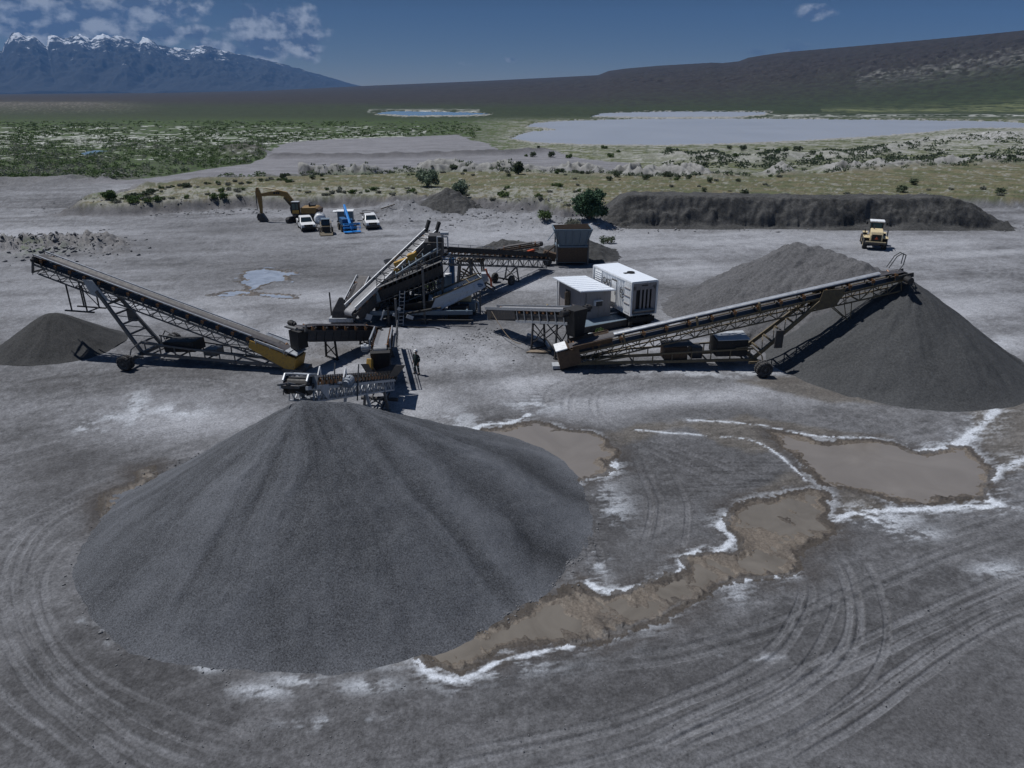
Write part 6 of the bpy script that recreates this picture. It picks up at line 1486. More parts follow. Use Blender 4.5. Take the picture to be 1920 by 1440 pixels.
# low flat ramp deck behind the right stacker
a0 = P(1076, 632, 0); b0 = P(1180, 612, 0); ang = math.atan2(b0.y - a0.y, b0.x - a0.x); t = thing('flat_deck_trailer', 'low dark flat trailer deck with pale edge between the hut and the ochre stacker', 'trailer', (a0.x, a0.y, 0), ang)
part('deck', MB().box((2.8, .9, .62), (5.6, 1.7, .1)), 'slate', t); part('side_board', MB().box((2.8, .02, .4), (5.6, .06, .5)), 'dark', t); part('edge_rail', MB().bar((.1, 1.76, .8), (2.4, 1.76, .8), .07), 'white', t); part('edge_rail', MB().bar((3.9, 1.76, .8), (5.7, 1.76, .8), .07), 'white', t)
for x in (1.0, 4.6): wheel(t, (x, .2, .3), .3, .2, 'steel'); wheel(t, (x, 1.6, .3), .3, .2, 'steel')
a0 = P(1110, 628, .2); tag(part('sheet_metal_scrap', MB().loft([[Vector(v) + a0 for v in ((-.5, -.2, 0), (.4, -.3, .05), (.6, .2, .1), (-.2, .4, 0))], [Vector(v) + a0 for v in ((-.5, -.2, .05), (.4, -.3, .1), (.6, .2, .15), (-.2, .4, .05))]]), 'pale', None), 'crumpled pale sheet beside the stacker hopper', 'scrap')
tag(part('sheet_metal_scrap', MB().loft([[Vector(v) + P(1010, 660) for v in ((-1.0, -.2, .02), (.8, -.3, .02), (1.0, .2, .02), (-.6, .3, .02))], [Vector(v) + P(1010, 660) for v in ((-1.0, -.2, .07), (.8, -.3, .09), (1.0, .2, .12), (-.6, .3, .07))]]), 'wood', None), 'flat brown board lying at the foot of the black chute', 'scrap')
# ------------------------------------------------------------------ vehicles; local x forward, y left
def mirror_pts(f): return [(x, -y, z) for x, y, z in f]
def pickup(label, loc, rz, load):
    t = thing('pickup_truck', label, 'pickup truck', loc, rz, 'white pickup trucks parked in the yard')
    # body side profile with wheel arches
    def arch(cx, r, n=7): return [(cx + r * math.cos(math.pi * k / (n - 1)), .42 + r * .95 * math.sin(math.pi * k / (n - 1))) for k in range(n)]
    prof = [(2.75, .42), (2.78, .75), (2.72, 1.02), (2.55, 1.12), (1.15, 1.2), (-2.75, 1.2), (-2.8, .5), (-2.1 - .0, .42)] + arch(-1.65, .46)[::-1] + [(1.2, .38)] + arch(1.75, .46)[::-1]
    # order: make it a simple closed outline going round
    top = [(2.75, .42), (2.80, .78), (2.72, 1.04), (2.5, 1.14), (1.2, 1.2), (-2.8, 1.2), (-2.82, .5)]
    bot = [(-2.12, .45)] + [(-1.65 - .46 * math.cos(math.pi * k / 6), .45 + .44 * math.sin(math.pi * k / 6)) for k in range(7)] + [(1.27, .45)] + [(1.75 - .46 * math.cos(math.pi * k / 6), .45 + .44 * math.sin(math.pi * k / 6)) for k in range(7)]
    m_ = MB(); pr = top + bot
    m_.prism(pr, -.98, .98); part('body', m_, 'whitecar', t, bevel=.06)
    m_ = MB()     # cab greenhouse
    m_.loft([[(1.25, -.93, 1.18), (1.25, .93, 1.18), (-1.0, .93, 1.18), (-1.0, -.93, 1.18)], [(.45, -.78, 1.80), (.45, .78, 1.80), (-.85, .8, 1.84), (-.85, -.8, 1.84)], [(.3, -.7, 1.88), (.3, .7, 1.88), (-.75, .72, 1.9), (-.75, -.72, 1.9)]]); part('cab', m_, 'whitecar', t, bevel=.04)
    m_ = MB(); m_.loft([[(1.20, -.80, 1.24), (1.20, .80, 1.24), (1.24, .80, 1.24), (1.24, -.80, 1.24)], [(.50, -.68, 1.775), (.50, .68, 1.775), (.54, .68, 1.785), (.54, -.68, 1.785)]]); part('windscreen', m_, 'glass', t)
    for sy in (-1, 1):
        m_ = MB(); m_.loft([[(.95, sy * .925, 1.26), (-.9, sy * .925, 1.26), (-.9, sy * .95, 1.26), (.95, sy * .95, 1.26)], [(.38, sy * .81, 1.74), (-.8, sy * .82, 1.76), (-.8, sy * .85, 1.76), (.38, sy * .84, 1.74)]]); part('side_window', m_, 'glass', t)
        part('mirror', MB().box((.95, sy * 1.12, 1.32), (.12, .2, .26)).bar((.95, sy * .95, 1.28), (.95, sy * 1.1, 1.3), .04), 'black', t, bevel=.02)
        part('headlight', MB().box((2.77, sy * .76, .93), (.1, .3, .2)), 'lamp', t, bevel=.02)
        for x in (1.75, -1.65): wheel(t, (x, sy * .84, .40), .40, .26, 'steel')
    part('grille', MB().box((2.79, 0, .9), (.06, 1.15, .32)).box((2.82, 0, .9), (.03, 1.15, .04)), 'black', t)
    part('bumper', MB().box((2.86, 0, .55), (.22, 2.0, .28)).box((2.92, 0, .82), (.05, .9, .1)), 'black' if load != 2 else 'dark', t, bevel=.04)
    m_ = MB().box((-1.9, 0, 1.215), (1.6, 1.6, .02)); part('truck_bed', m_, 'dark', t)
    if load == 1:
        part('tool_chest', MB().box((-1.3, 0, 1.4), (.5, 1.6, .4)), 'steel', t, bevel=.03)
    else:
        part('tool_chest', MB().box((-1.5, .55, 1.5), (.9, .5, .6)), 'white', t, bevel=.03)
        part('fuel_tank', MB().tube((-1.6, -.75, 1.55), (-1.6, .0, 1.55), .33, 14), 'dark', t)
        part('bed_rack', MB().bar((-2.6, -.9, 1.2), (-2.6, -.9, 2.0), .06).bar((-2.6, .9, 1.2), (-2.6, .9, 2.0), .06).bar((-2.6, -.9, 2.0), (-2.6, .9, 2.0), .06), 'dark', t)
    part('underbody', MB().box((0, 0, .48), (5.0, 1.3, .24)), 'black', t)
    return t
pickup('white pickup truck parked in front of the excavator', (-30.1, 105.9, Hh(-30.1, 105.9)), R(-67), 1)
pickup('white pickup truck with loaded bed parked right of the blue boom lift', (-21.0, 107.9, Hh(-21, 107.9)), R(-73), 2)

# excavator
t = thing('excavator', 'yellow tracked excavator with its bucket resting on the ground', 'excavator', (-32.2, 112.0, Hh(-32.2, 112)), 0)
TR_ = R(-115)      # the tracks stand across the upper body
ct, st_ = math.cos(TR_), math.sin(TR_)
def rt(x, y, z): return Vector((x * ct - y * st_, x * st_ + y * ct, z))
for sy in (-1, 1):
    m_ = MB(); prof = []
    Lh, rh = 1.75, .42
    n = 10
    outer = [(Lh + rh * math.sin(math.pi * k / n), rh + .02 + rh * math.cos(math.pi * k / n)) for k in range(n + 1)] + [(-Lh - rh * math.sin(math.pi * k / n), rh + .02 - rh * math.cos(math.pi * k / n)) for k in range(n + 1)]
    m_.loft([[rt(x, sy * 1.25 - .28, z) for x, z in outer], [rt(x, sy * 1.25 + .28, z) for x, z in outer]])
    for k in range(34):
        f = k / 34 * (4 * Lh + 2 * math.pi * rh)
        if f < 2 * Lh: c = (Lh - f, .84 + .02)
        elif f < 2 * Lh + math.pi * rh: a = (f - 2 * Lh) / rh; c = (-Lh - rh * math.sin(a), rh + .02 + rh * math.cos(a))
        elif f < 4 * Lh + math.pi * rh: c = (-Lh + (f - 2 * Lh - math.pi * rh), .0)
        else: a = (f - 4 * Lh - math.pi * rh) / rh; c = (Lh + rh * math.sin(a), rh + .02 - rh * math.cos(a))
        m_.bar(rt(c[0], sy * 1.25 - .31, c[1] + .02), rt(c[0], sy * 1.25 + .31, c[1] + .02), .06, .06)
    tk = part('track', m_, 'dark', t)
    m_ = MB()
    for k in range(6): m_.tube(rt(-1.5 + .6 * k, sy * 1.25 - .32, .36), rt(-1.5 + .6 * k, sy * 1.25 + .32, .36), .15, 10)
    part('track_roller', m_, 'brown', tk)
part('undercarriage', MB().box((0, 0, .62), (1.6, 1.9, .4), TR_).tube((0, 0, .7), (0, 0, 1.05), .7, 20), 'dark', t)
# upper body faces -x
m_ = MB(); m_.box((.75, .1, 1.3), (3.9, 2.7, .3)); part('turntable_deck', m_, 'dark', t, bevel=.04)
m_ = MB(); m_.prism([(.1, 1.45), (2.5, 1.45), (2.6, 2.2), (2.3, 2.4), (.1, 2.35)], -1.2, 1.4); part('engine_housing', m_, 'exc', t, bevel=.1)
m_ = MB(); m_.prism([(2.2, 1.2), (2.85, 1.35), (2.95, 2.0), (2.6, 2.25), (2.45, 2.2)], -1.2, 1.4); part('counterweight', m_, 'brown', t, bevel=.12)
part('engine_intake', MB().box((1.6, .2, 2.5), (.9, .8, .18)).tube((1.3, -.3, 2.4), (1.3, -.3, 2.85), .1, 10), 'black', t)
cb = MB().prism([(-1.35, 1.45), (-.15, 1.45), (-.1, 3.15), (-1.1, 3.15), (-1.45, 2.3)], -1.3, -.35); part('cab', cb, 'black', t, bevel=.05)
part('cab_roof', MB().box((-.62, -.83, 3.2), (1.15, 1.05, .08)), 'pale', t, bevel=.02)
part('cab_window', MB().box((-.85, -1.32, 2.55), (.5, .04, .9)), 'glassg', t); part('cab_window', MB().box((-.33, -1.32, 2.55), (.34, .04, .9)), 'glassg', t)
part('cab_door', MB().box((-.6, -1.31, 1.75), (1.0, .03, .5)), 'yellow', t)
def limb(name, pts, w, hs, m, y=0.35):
    """box-section limb through (x, z) points with heights hs"""
    rings = []
    for i, ((x, z), h) in enumerate(zip(pts, hs)):
        a = Vector(pts[max(i - 1, 0)]); b = Vector(pts[min(i + 1, len(pts) - 1)]); d = (b - a).normalized(); n = Vector((-d.y, d.x)) * h / 2
        rings.append([Vector((x - n.x, y - w / 2, z - n.y)), Vector((x + n.x, y - w / 2, z + n.y)), Vector((x + n.x, y + w / 2, z + n.y)), Vector((x - n.x, y + w / 2, z - n.y))])
    return part(name, MB().loft(rings), m, t, bevel=.03)
limb('boom', [(-.6, 1.7), (-1.3, 2.9), (-2.3, 4.15), (-3.2, 4.35), (-5.0, 4.2), (-6.2, 4.05)], .42, [.45, .6, .85, .8, .55, .4], 'exc', .25)
limb('arm', [(-6.55, 5.15), (-6.5, 4.5), (-6.35, 3.8), (-6.3, 2.4), (-6.35, 1.25)], .36, [.25, .75, .72, .5, .35], 'exc', .25)
part('boom_cylinder', MB().tube((-1.0, .0, 1.6), (-2.6, .0, 3.7), .1, 10).tube((-1.0, .55, 1.6), (-2.6, .55, 3.7), .1, 10), 'ochre', t)
part('arm_cylinder', MB().tube((-3.3, .25, 4.75), (-5.2, .25, 5.05), .11, 10).tube((-5.2, .25, 5.05), (-6.5, .25, 5.15), .06, 10), 'cream', t)
part('bucket_cylinder', MB().tube((-6.8, .25, 4.6), (-6.9, .25, 2.8), .09, 10).tube((-6.9, .25, 2.8), (-6.85, .25, 1.7), .05, 10), 'steel', t)
m_ = MB(); bp = [(-6.75, 1.35), (-6.2, 1.3), (-5.75, .6), (-5.5, .08), (-6.3, .02), (-6.85, .35), (-6.95, .9)]
m_.loft([[Vector((x, -.35, z)) for x, z in bp], [Vector((x, .85, z)) for x, z in bp]])
for k in range(5): m_.bar((-5.65, -.3 + .28 * k, .1), (-5.3, -.3 + .28 * k, .02), .08, .1)
part('bucket', m_, 'dark', t, bevel=.03)
m_ = MB()
for k, (a, b) in enumerate(((-3.95, .28), (-3.6, .2), (-3.3, .26))): m_.box((a, .02, 4.35), (b, .02, .3))
part('boom_marking', m_, 'black', t)

# compact loader (seen from behind its bucket arms) and the white round tank beyond it
a0 = (-26.2, 102.0); t = thing('compact_loader', 'small black and yellow loader parked facing the viewer between truck and blue lift', 'loader', (*a0, Hh(*a0)), R(-76))
part('chassis', MB().prism([(-1.2, .35), (1.2, .3), (1.35, .8), (1.2, 1.25), (-1.2, 1.3)], -.6, .6), 'ochre', t, bevel=.05)
part('cab', MB().loft([[(-.6, -.6, 1.25), (1.0, -.6, 1.25), (1.0, .6, 1.25), (-.6, .6, 1.25)], [(-.5, -.55, 2.05), (.75, -.55, 2.05), (.75, .55, 2.05), (-.5, .55, 2.05)]]), 'black', t, bevel=.04)
part('roof', MB().box((.12, 0, 2.1), (1.35, 1.2, .1)), 'slate', t, bevel=.03); part('windscreen', MB().box((.93, 0, 1.65), (.05, .9, .6), 0, -.28), 'glass', t)
part('radiator_grille', MB().box((1.33, 0, .82), (.06, .95, .7)), 'black', t)
for sy in (-1, 1):
    part('lift_arm', MB().bar((-1.1, sy * .72, 1.5), (1.1, sy * .72, 1.0), .12, .2).bar((1.1, sy * .72, 1.0), (1.5, sy * .72, .3), .12, .2), 'ochre', t); part('mirror', MB().box((.6, sy * .95, 1.85), (.1, .2, .2)), 'lamp', t)
    for x in (-.75, .75): wheel(t, (x, sy * .82, .4), .4, .28, 'ochre')
part('bucket', MB().loft([[Vector((1.45, y, z)) for y, z in ((-.85, .05), (.85, .05), (.85, .5), (-.85, .5))], [Vector((1.95, y, z)) for y, z in ((-.85, .02), (.85, .02), (.85, .12), (-.85, .12))]]), 'ochre', t)
a0 = (-28.0, 106.0); t = thing('tank_trailer', 'white round water tank trailer behind the small black loader', 'tank trailer', (*a0, Hh(*a0)), R(-78))
part('tank', MB().lathe([(.01, -1.1), (.5, -1.05), (.76, -.9), (.82, 0), (.76, .9), (.5, 1.05), (.01, 1.1)], (0, 0, 1.5), 'x', 24), 'white', t, smooth=True)
part('tank_band', MB().lathe([(.84, -.5), (.84, -.4)], (0, 0, 1.5), 'x', 24).lathe([(.84, .4), (.84, .5)], (0, 0, 1.5), 'x', 24), 'galv', t); part('frame', MB().bar((-1.5, -.5, .55), (1.9, -.5, .55), .12).bar((-1.5, .5, .55), (1.9, .5, .55), .12).bar((1.9, -.5, .55), (2.8, 0, .55), .12).bar((1.9, .5, .55), (2.8, 0, .55), .12).bar((-1, -.6, .65), (-1, .6, .65), .16), 'dark', t)
for sy in (-1, 1): wheel(t, (-.2, sy * .95, .38), .38, .24, 'white')
part('hatch', MB().lathe([(.25, .78), (.25, .92), (.01, .96)], (0, 0, 1.45), 'z', 14), 'galv', t)

# blue boom lift, and the box trailer behind it
a0 = (-23.9, 105.0); t = thing('boom_lift', 'bright blue boom lift with raised folded boom and basket on the ground', 'boom lift', (*a0, Hh(*a0)), R(-66))
part('chassis', MB().box((0, 0, .65), (2.6, 1.5, .5)), 'blued', t, bevel=.06)
for sy in (-1, 1):
    for x in (-1.0, 1.0): wheel(t, (x, sy * .95, .48), .48, .34, 'cream')
part('turret', MB().box((-.5, -.35, 1.3), (2.3, .8, .8)).box((-.3, .5, 1.25), (1.9, .6, .7)), 'blued', t, bevel=.08)
m_ = MB(); m_.bar((1.6, .15, .95), (-1.7, .15, 3.3), .3, .42); part('boom', m_, 'blue', t, bevel=.03)
m_ = MB(); m_.bar((-1.7, .15, 3.3), (-1.0, .15, 2.0), .26, .34); part('lower_boom', m_, 'blue', t, bevel=.03)
part('boom_cylinder', MB().tube((-.6, .15, 1.5), (.2, .15, 1.8), .08, 8), 'galv', t)
m_ = MB()
for z in (.22, .75, 1.3): m_.path([(2.2, -1.0, z), (3.1, -1.0, z), (3.1, 1.3, z), (2.2, 1.3, z), (2.2, -1.0, z)], .03, 5)
for x, y in ((2.2, -1), (3.1, -1), (3.1, 1.3), (2.2, 1.3), (3.1, .15), (2.2, .15)): m_.bar((x, y, .2), (x, y, 1.3), .04)
m_.box((2.65, .15, .2), (.95, 2.35, .06)); part('basket', m_, 'blue', t)
part('jib', MB().bar((1.6, .15, .95), (2.2, .15, .45), .16, .2), 'blued', t); part('control_box', MB().box((2.3, .15, 1.2), (.25, .5, .3)), 'blued', t, bevel=.02)
a0 = (-25.2, 110.3); t = thing('tank_trailer', 'square grey tank with white top standing behind the blue boom lift', 'tank trailer', (*a0, Hh(*a0)), R(8))
part('tank', MB().box((0, 0, 1.25), (2.3, 1.8, 1.4)), 'slate', t, bevel=.08); part('tank_top', MB().box((0, 0, 2.0), (2.5, 2.0, .1)), 'white', t, bevel=.02); part('frame', MB().box((0, 0, .45), (2.6, 1.4, .16)).bar((1.7, 0, .45), (2.8, 0, .45), .12), 'dark', t)
for sy in (-1, 1): wheel(t, (.1, sy * .95, .38), .38, .22, 'steel')
part('awning_board', MB().box((-1.5, 0, 1.95), (.6, 1.6, .05)), 'white', t)
# leaning timber scrap behind
b0 = P(690, 398, .8)
for k, (dx, dy, dz, L, a) in enumerate(((0, 0, .0, 3.2, 10), (-1.5, .3, .3, 2.8, -6), (1.8, .5, .5, 2.6, 30))):
    c = b0 + Vector((dx, dy + 1, 0)); c.z = Hh(c.x, c.y) + .1 + dz * .4
    tag(part('timber_beam', MB().bar(c, c + Vector((L * math.cos(R(a)), L * .2, L * math.sin(R(a)) * .5)), .16, .16), 'wood', None), ('weathered beam lying behind the loaded truck', 'weathered beam lying left behind the loaded truck', 'weathered beam tilted up behind the loaded truck')[k], 'timber beam', 'weathered beams on the spoil bank')

# wheel loader
t = thing('wheel_loader', 'cream yellow wheel loader driving away across the yard by the long dark bank', 'wheel loader', (46.9, 93.2, Hh(46.9, 93.2)), R(68))
m_ = MB(); m_.prism([(-2.9, 1.15), (-2.95, 1.9), (-2.75, 2.35), (-1.0, 2.55), (-.9, 1.0)], -.72, .72); part('engine_hood', m_, 'cream', t, bevel=.1)
part('radiator_grille', MB().box((-2.95, 0, 1.6), (.06, 1.1, .85)), 'black', t); part('warning_triangle', MB().loft([[Vector((-2.99, y, z)) for y, z in ((-.2, 1.45), (.2, 1.45), (0, 1.82))], [Vector((-3.01, y, z)) for y, z in ((-.2, 1.45), (.2, 1.45), (0, 1.82))]]), 'orange', t)
part('counterweight', MB().prism([(-3.15, .85), (-3.2, 1.1), (-2.4, 1.15), (-2.3, .8)], -1.2, 1.2), 'dark', t, bevel=.06); part('rear_bumper', MB().box((-3.15, 0, 1.13), (.12, 2.3, .1)), 'cream', t)
part('rear_frame', MB().box((-1.6, 0, .95), (2.8, .9, .5)), 'dark', t); part('front_frame', MB().box((1.0, 0, 1.0), (1.8, .8, .7)).tube((0, 0, .7), (0, 0, 1.4), .22, 12), 'dark', t)
part('cab', MB().loft([[(-1.0, -.72, 1.9), (.55, -.72, 1.7), (.55, .72, 1.7), (-1.0, .72, 1.9)], [(-.85, -.68, 3.25), (.4, -.68, 3.25), (.4, .68, 3.25), (-.85, .68, 3.25)]]), 'black', t, bevel=.05)
part('rear_window', MB().box((-.97, 0, 2.8), (.04, 1.1, .75), 0, .1), 'glassg', t)
for sy in (-1, 1): part('side_window', MB().box((-.2, sy * .72, 2.75), (.95, .04, .8)), 'glassg', t)
part('cab_roof', MB().box((-.22, 0, 3.34), (1.6, 1.7, .18)), 'white', t, bevel=.06)
for sy in (-1, 1):
    part('mirror', MB().box((-.2, sy * 1.15, 3.0), (.1, .2, .34)).bar((-.1, sy * .7, 3.1), (-.15, sy * 1.1, 3.1), .04), 'black', t, bevel=.02)
    part('fender', MB().loft([[Vector((x, sy * .75, z)) for x, z in ((-2.5, 1.55), (-1.0, 1.62), (-.7, 1.3), (-.75, 1.25), (-1.05, 1.55), (-2.5, 1.48))], [Vector((x, sy * 1.42, z)) for x, z in ((-2.5, 1.55), (-1.0, 1.62), (-.7, 1.3), (-.75, 1.25), (-1.05, 1.55), (-2.5, 1.48))]]), 'cream', t)
    m_ = MB(); 
    for x in (-1.9, -1.4, -.9): m_.bar((x, sy * 1.3, 1.6), (x, sy * 1.3, 2.4), .04)
    m_.bar((-1.9, sy * 1.3, 2.4), (-.9, sy * 1.3, 2.4), .04); part('handrail', m_, 'black', t)
    for x in (-1.65, 1.45): wheel(t, (x, sy * 1.12, .76), .76, .55, 'cream')
    part('front_fender', MB().box((1.4, sy * 1.1, 1.62), (1.2, .6, .06)), 'cream', t); part('lift_arm', MB().bar((.8, sy * .5, 1.9), (2.9, sy * .5, .7), .14, .3), 'cream', t)
part('exhaust_stack', MB().tube((-1.5, .35, 2.4), (-1.5, .35, 3.0), .06, 8), 'dark', t)
m_ = MB(); bp = [(2.7, .9), (2.7, .15), (3.5, .05), (3.95, .05), (3.2, .2), (2.95, .4), (3.0, 1.1)]
m_.loft([[Vector((x, -1.45, z)) for x, z in bp], [Vector((x, 1.45, z)) for x, z in bp]]); part('bucket', m_, 'brown', t)
# ------------------------------------------------------------------ person
def skin(name, verts, edges, radii, m, parent=None, sub=2, root=0):
    me = bpy.data.meshes.new(name); me.from_pydata(verts, edges, [])
    bm = bmesh.new(); bm.from_mesh(me); sk = bm.verts.layers.skin.verify(); bm.verts.ensure_lookup_table()
    for i, r_ in enumerate(radii):
        bm.verts[i][sk].radius = r_ if isinstance(r_, tuple) else (r_, r_); bm.verts[i][sk].use_root = (i == root)
    bm.to_mesh(me); bm.free()
    me.materials.append(m); o = bpy.data.objects.new(name, me); link(o, parent)
    s = o.modifiers.new('skin', 'SKIN'); s.use_smooth_shade = True
    u = o.modifiers.new('subsurf', 'SUBSURF'); u.levels = sub; u.render_levels = sub
    return o
skinm = mat('weathered_skin', (0.32, 0.19, 0.13), .6, 0, None, bump=0)
cloth = mat('dark_green_coverall', (0.018, 0.040, 0.042), .85, 0, (0.05, 0.06, 0.06), .3, bump=.3, bscale=60)
refl = mat('reflective_tape', (0.50, 0.55, 0.50), .4)
V_ = []; E_e = []; R_ = []
def jv(x, y, z, r, par=None):
    V_.append((x, y, z)); R_.append(r)
    if par is not None: E_e.append((par, len(V_) - 1))
    return len(V_) - 1
# local: faces -y... the worker looks to -x; y across the shoulders
pel = jv(0, 0, .95, .10); sp1 = jv(.0, 0, 1.12, .10, pel); sp2 = jv(.0, 0, 1.32, .11, sp1); nk = jv(.01, 0, 1.50, .058, sp2); hd0 = jv(-.01, 0, 1.58, .07, nk); hd1 = jv(-.015, 0, 1.66, .095, hd0); hd2 = jv(-.01, 0, 1.74, .088, hd1); jv(-.105, 0, 1.645, .018, hd1)
for sy in (-1, 1):
    sh = jv(.0, sy * .17, 1.38, .048, sp2); el = jv(.06, sy * .28, 1.12, .040, sh); wr = jv(-.06, sy * .27, .90, .032, el); pm = jv(-.09, sy * .265, .83, .036, wr)
    for k, (dx, L) in enumerate(((-.035, .085), (-.012, .095), (.012, .09), (.034, .072))):
        f1 = jv(-.095 + dx, sy * .262, .77, .0095, pm); jv(-.10 + dx - .01, sy * .245, .77 - L * .75, .0085, f1)
    th1 = jv(-.135, sy * .25, .82, .011, pm); jv(-.155, sy * .235, .785, .009, th1)
    hp = jv(0, sy * .10, .90, .075, pel); kn = jv(-.02, sy * .16, .50, .05, hp); an = jv(.02, sy * .19, .12, .034, kn); jv(-.10, sy * .195, .05, .025, an)
pz = Hh(-6.76, 47.63)
pr_ = skin('person', V_, E_e, R_, skinm, None)
pr_.location = (-6.76, 47.63, pz + .005); pr_.rotation_euler = (0, 0, R(52))
tag(pr_, 'worker in dark coverall and white hard hat standing on the pale ground facing left', 'person')
V_, E_e, R_ = [], [], []
pel = jv(0, 0, .96, (.17, .135)); sp1 = jv(0, 0, 1.12, (.165, .135), pel); sp2 = jv(0, 0, 1.34, (.175, .135), sp1); nk = jv(.005, 0, 1.465, .075, sp2)
for sy in (-1, 1):
    sh = jv(.0, sy * .19, 1.40, .085, sp2); el = jv(.06, sy * .28, 1.12, .066, sh); wr = jv(-.045, sy * .272, .93, .05, el)
    hp = jv(0, sy * .10, .88, .115, pel); kn = jv(-.02, sy * .16, .50, .085, hp); an = jv(.015, sy * .188, .11, .072, kn)
cv = skin('coverall', V_, E_e, R_, cloth, pr_)
m_ = MB()
for sy in (-1, 1): m_.loft([[( .09, sy * .19 - .05, 0), (.09, sy * .19 + .05, 0), (-.17, sy * .2 + .055, 0), (-.17, sy * .2 - .055, 0)], [(.085, sy * .19 - .045, .11), (.085, sy * .19 + .045, .11), (-.13, sy * .2 + .04, .07), (-.13, sy * .2 - .04, .07)]]) if sy < 0 else None
part('boot', m_, 'black', pr_, bevel=.02)
m_ = MB(); sy = 1; m_.loft([[( .09, sy * .19 - .05, 0), (.09, sy * .19 + .05, 0), (-.17, sy * .2 + .055, 0), (-.17, sy * .2 - .055, 0)], [(.085, sy * .19 - .045, .11), (.085, sy * .19 + .045, .11), (-.13, sy * .2 + .04, .07), (-.13, sy * .2 - .04, .07)]]); part('boot', m_, 'black', pr_, bevel=.02)
hat = MB(); hat.lathe([(.005, .145), (.05, .14), (.09, .11), (.115, .06), (.122, .0), (.118, -.005), (.11, 0)], (-.01, 0, 1.735), 'z', 20).loft([[(-.10, -.09, 1.735), (-.10, .09, 1.735), (-.19, .06, 1.722), (-.19, -.06, 1.722)], [(-.10, -.09, 1.747), (-.10, .09, 1.747), (-.19, .06, 1.732), (-.19, -.06, 1.732)]])
part('hard_hat', hat, 'white', pr_, smooth=False)
m_ = MB()
for sy in (-1, 1): m_.lathe([(.094, -.025), (.094, .025)], (-.015, sy * .15, .56), 'z', 14)
part('knee_tape', m_, refl, pr_)
part('sleeve_tape', MB().lathe([(.078, -.02), (.078, .02)], (.03, -.24, 1.24), 'z', 12), refl, pr_)
hr = MB().lathe([(.02, .04), (.085, .03), (.098, -.02), (.085, -.06)], (.012, 0, 1.68), 'z', 14); part('hair', hr, 'black', pr_)

# ------------------------------------------------------------------ vegetation
def leafmat(name, c0, c1, rough=.8, trl=.15):
    m = bpy.data.materials.new(name); m.use_nodes = True; m.node_tree.nodes.clear(); q = NG(m.node_tree)
    g_ = q.n('ShaderNodeNewGeometry'); tc = q.n('ShaderNodeTexCoord')
    f = q.math('ADD', q.math('MULTIPLY', g_.outputs['Random Per Island'], .6), q.math('MULTIPLY', q.noise(tc.outputs['Object'], 1.2, 3), .5), True)
    p = q.n('ShaderNodeBsdfPrincipled'); q.put(p.inputs['Base Color'], q.mix(f, c0, c1)); p.inputs['Roughness'].default_value = rough; p.inputs['Specular IOR Level'].default_value = .2
    t_ = q.n('ShaderNodeBsdfTranslucent'); q.put(t_.inputs[0], q.mix(f, c0, c1)); x = q.n('ShaderNodeMixShader'); x.inputs[0].default_value = trl; q.put(x.inputs[1], p.outputs[0]); q.put(x.inputs[2], t_.outputs[0])
    o = q.n('ShaderNodeOutputMaterial'); q.put(o.inputs[0], x.outputs[0]); return m
LM = dict(green=leafmat('green_willow_leaves', (0.05, 0.08, 0.03), (0.13, 0.19, 0.07)), dark=leafmat('dark_green_leaves', (0.045, 0.065, 0.04), (0.13, 0.16, 0.10)),
          sage=leafmat('grey_sage_leaves', (0.11, 0.12, 0.10), (0.26, 0.27, 0.22)), silver=leafmat('silver_olive_leaves', (0.09, 0.13, 0.09), (0.24, 0.30, 0.22)), lush=leafmat('lush_green_leaves', (0.055, 0.095, 0.032), (0.11, 0.165, 0.06)),
          emer=leafmat('deep_emerald_leaves', (0.028, 0.062, 0.038), (0.10, 0.17, 0.10)))
def leafcloud(seed, lobes, n, ls, ragged=.25):
    """leaf-sized faces spread through lobes (cx, cy, cz, rx, ry, rz): returns verts, quads as arrays"""
    r_ = np.random.default_rng(seed); out = []
    vol = np.array([l[3] * l[4] * l[5] for l in lobes]); cnt = np.maximum(3, (n * vol ** .7 / (vol ** .7).sum()).astype(int))
    for (cx, cy, cz, rx, ry, rz_), k in zip(lobes, cnt):
        d = r_.normal(size=(k, 3)); d /= np.linalg.norm(d, axis=1)[:, None] + 1e-9
        rad = r_.random(k) ** .35 * (1 + ragged * r_.normal(size=k) * .6)
        c = d * rad[:, None] * np.array([rx, ry, rz_]) + np.array([cx, cy, cz])
        c = c[c[:, 2] > .02]; out.append(c)
    C_ = np.concatenate(out); k = len(C_)
    a = r_.normal(size=(k, 3)); a /= np.linalg.norm(a, axis=1)[:, None]; b = np.cross(a, r_.normal(size=(k, 3))); b /= np.linalg.norm(b, axis=1)[:, None] + 1e-9
    s = ls * (.6 + .9 * r_.random(k))[:, None]
    v = np.stack([C_ - a * s - b * s * .25, C_ - a * s * .1 - b * s * .7, C_ + a * s + b * s * .15, C_ + a * s * .1 + b * s * .7], 1)
    return v.reshape(-1, 3)
def quads_me(name, v, m):
    k = len(v) // 4; me = bpy.data.meshes.new(name); me.vertices.add(len(v)); me.vertices.foreach_set('co', v.astype(np.float32).ravel())
    me.loops.add(4 * k); me.loops.foreach_set('vertex_index', np.arange(4 * k, dtype=np.int32)); me.polygons.add(k)
    me.polygons.foreach_set('loop_start', np.arange(0, 4 * k, 4, dtype=np.int32)); me.polygons.foreach_set('loop_total', np.full(k, 4, dtype=np.int32)); me.update(calc_edges=True)
    me.materials.append(m); return me
def spot(px, py):
    z = 0.0
    for _ in range(3): a = P(px, py, z); z = Hh(a.x, a.y)
    return Vector((a.x, a.y, z))
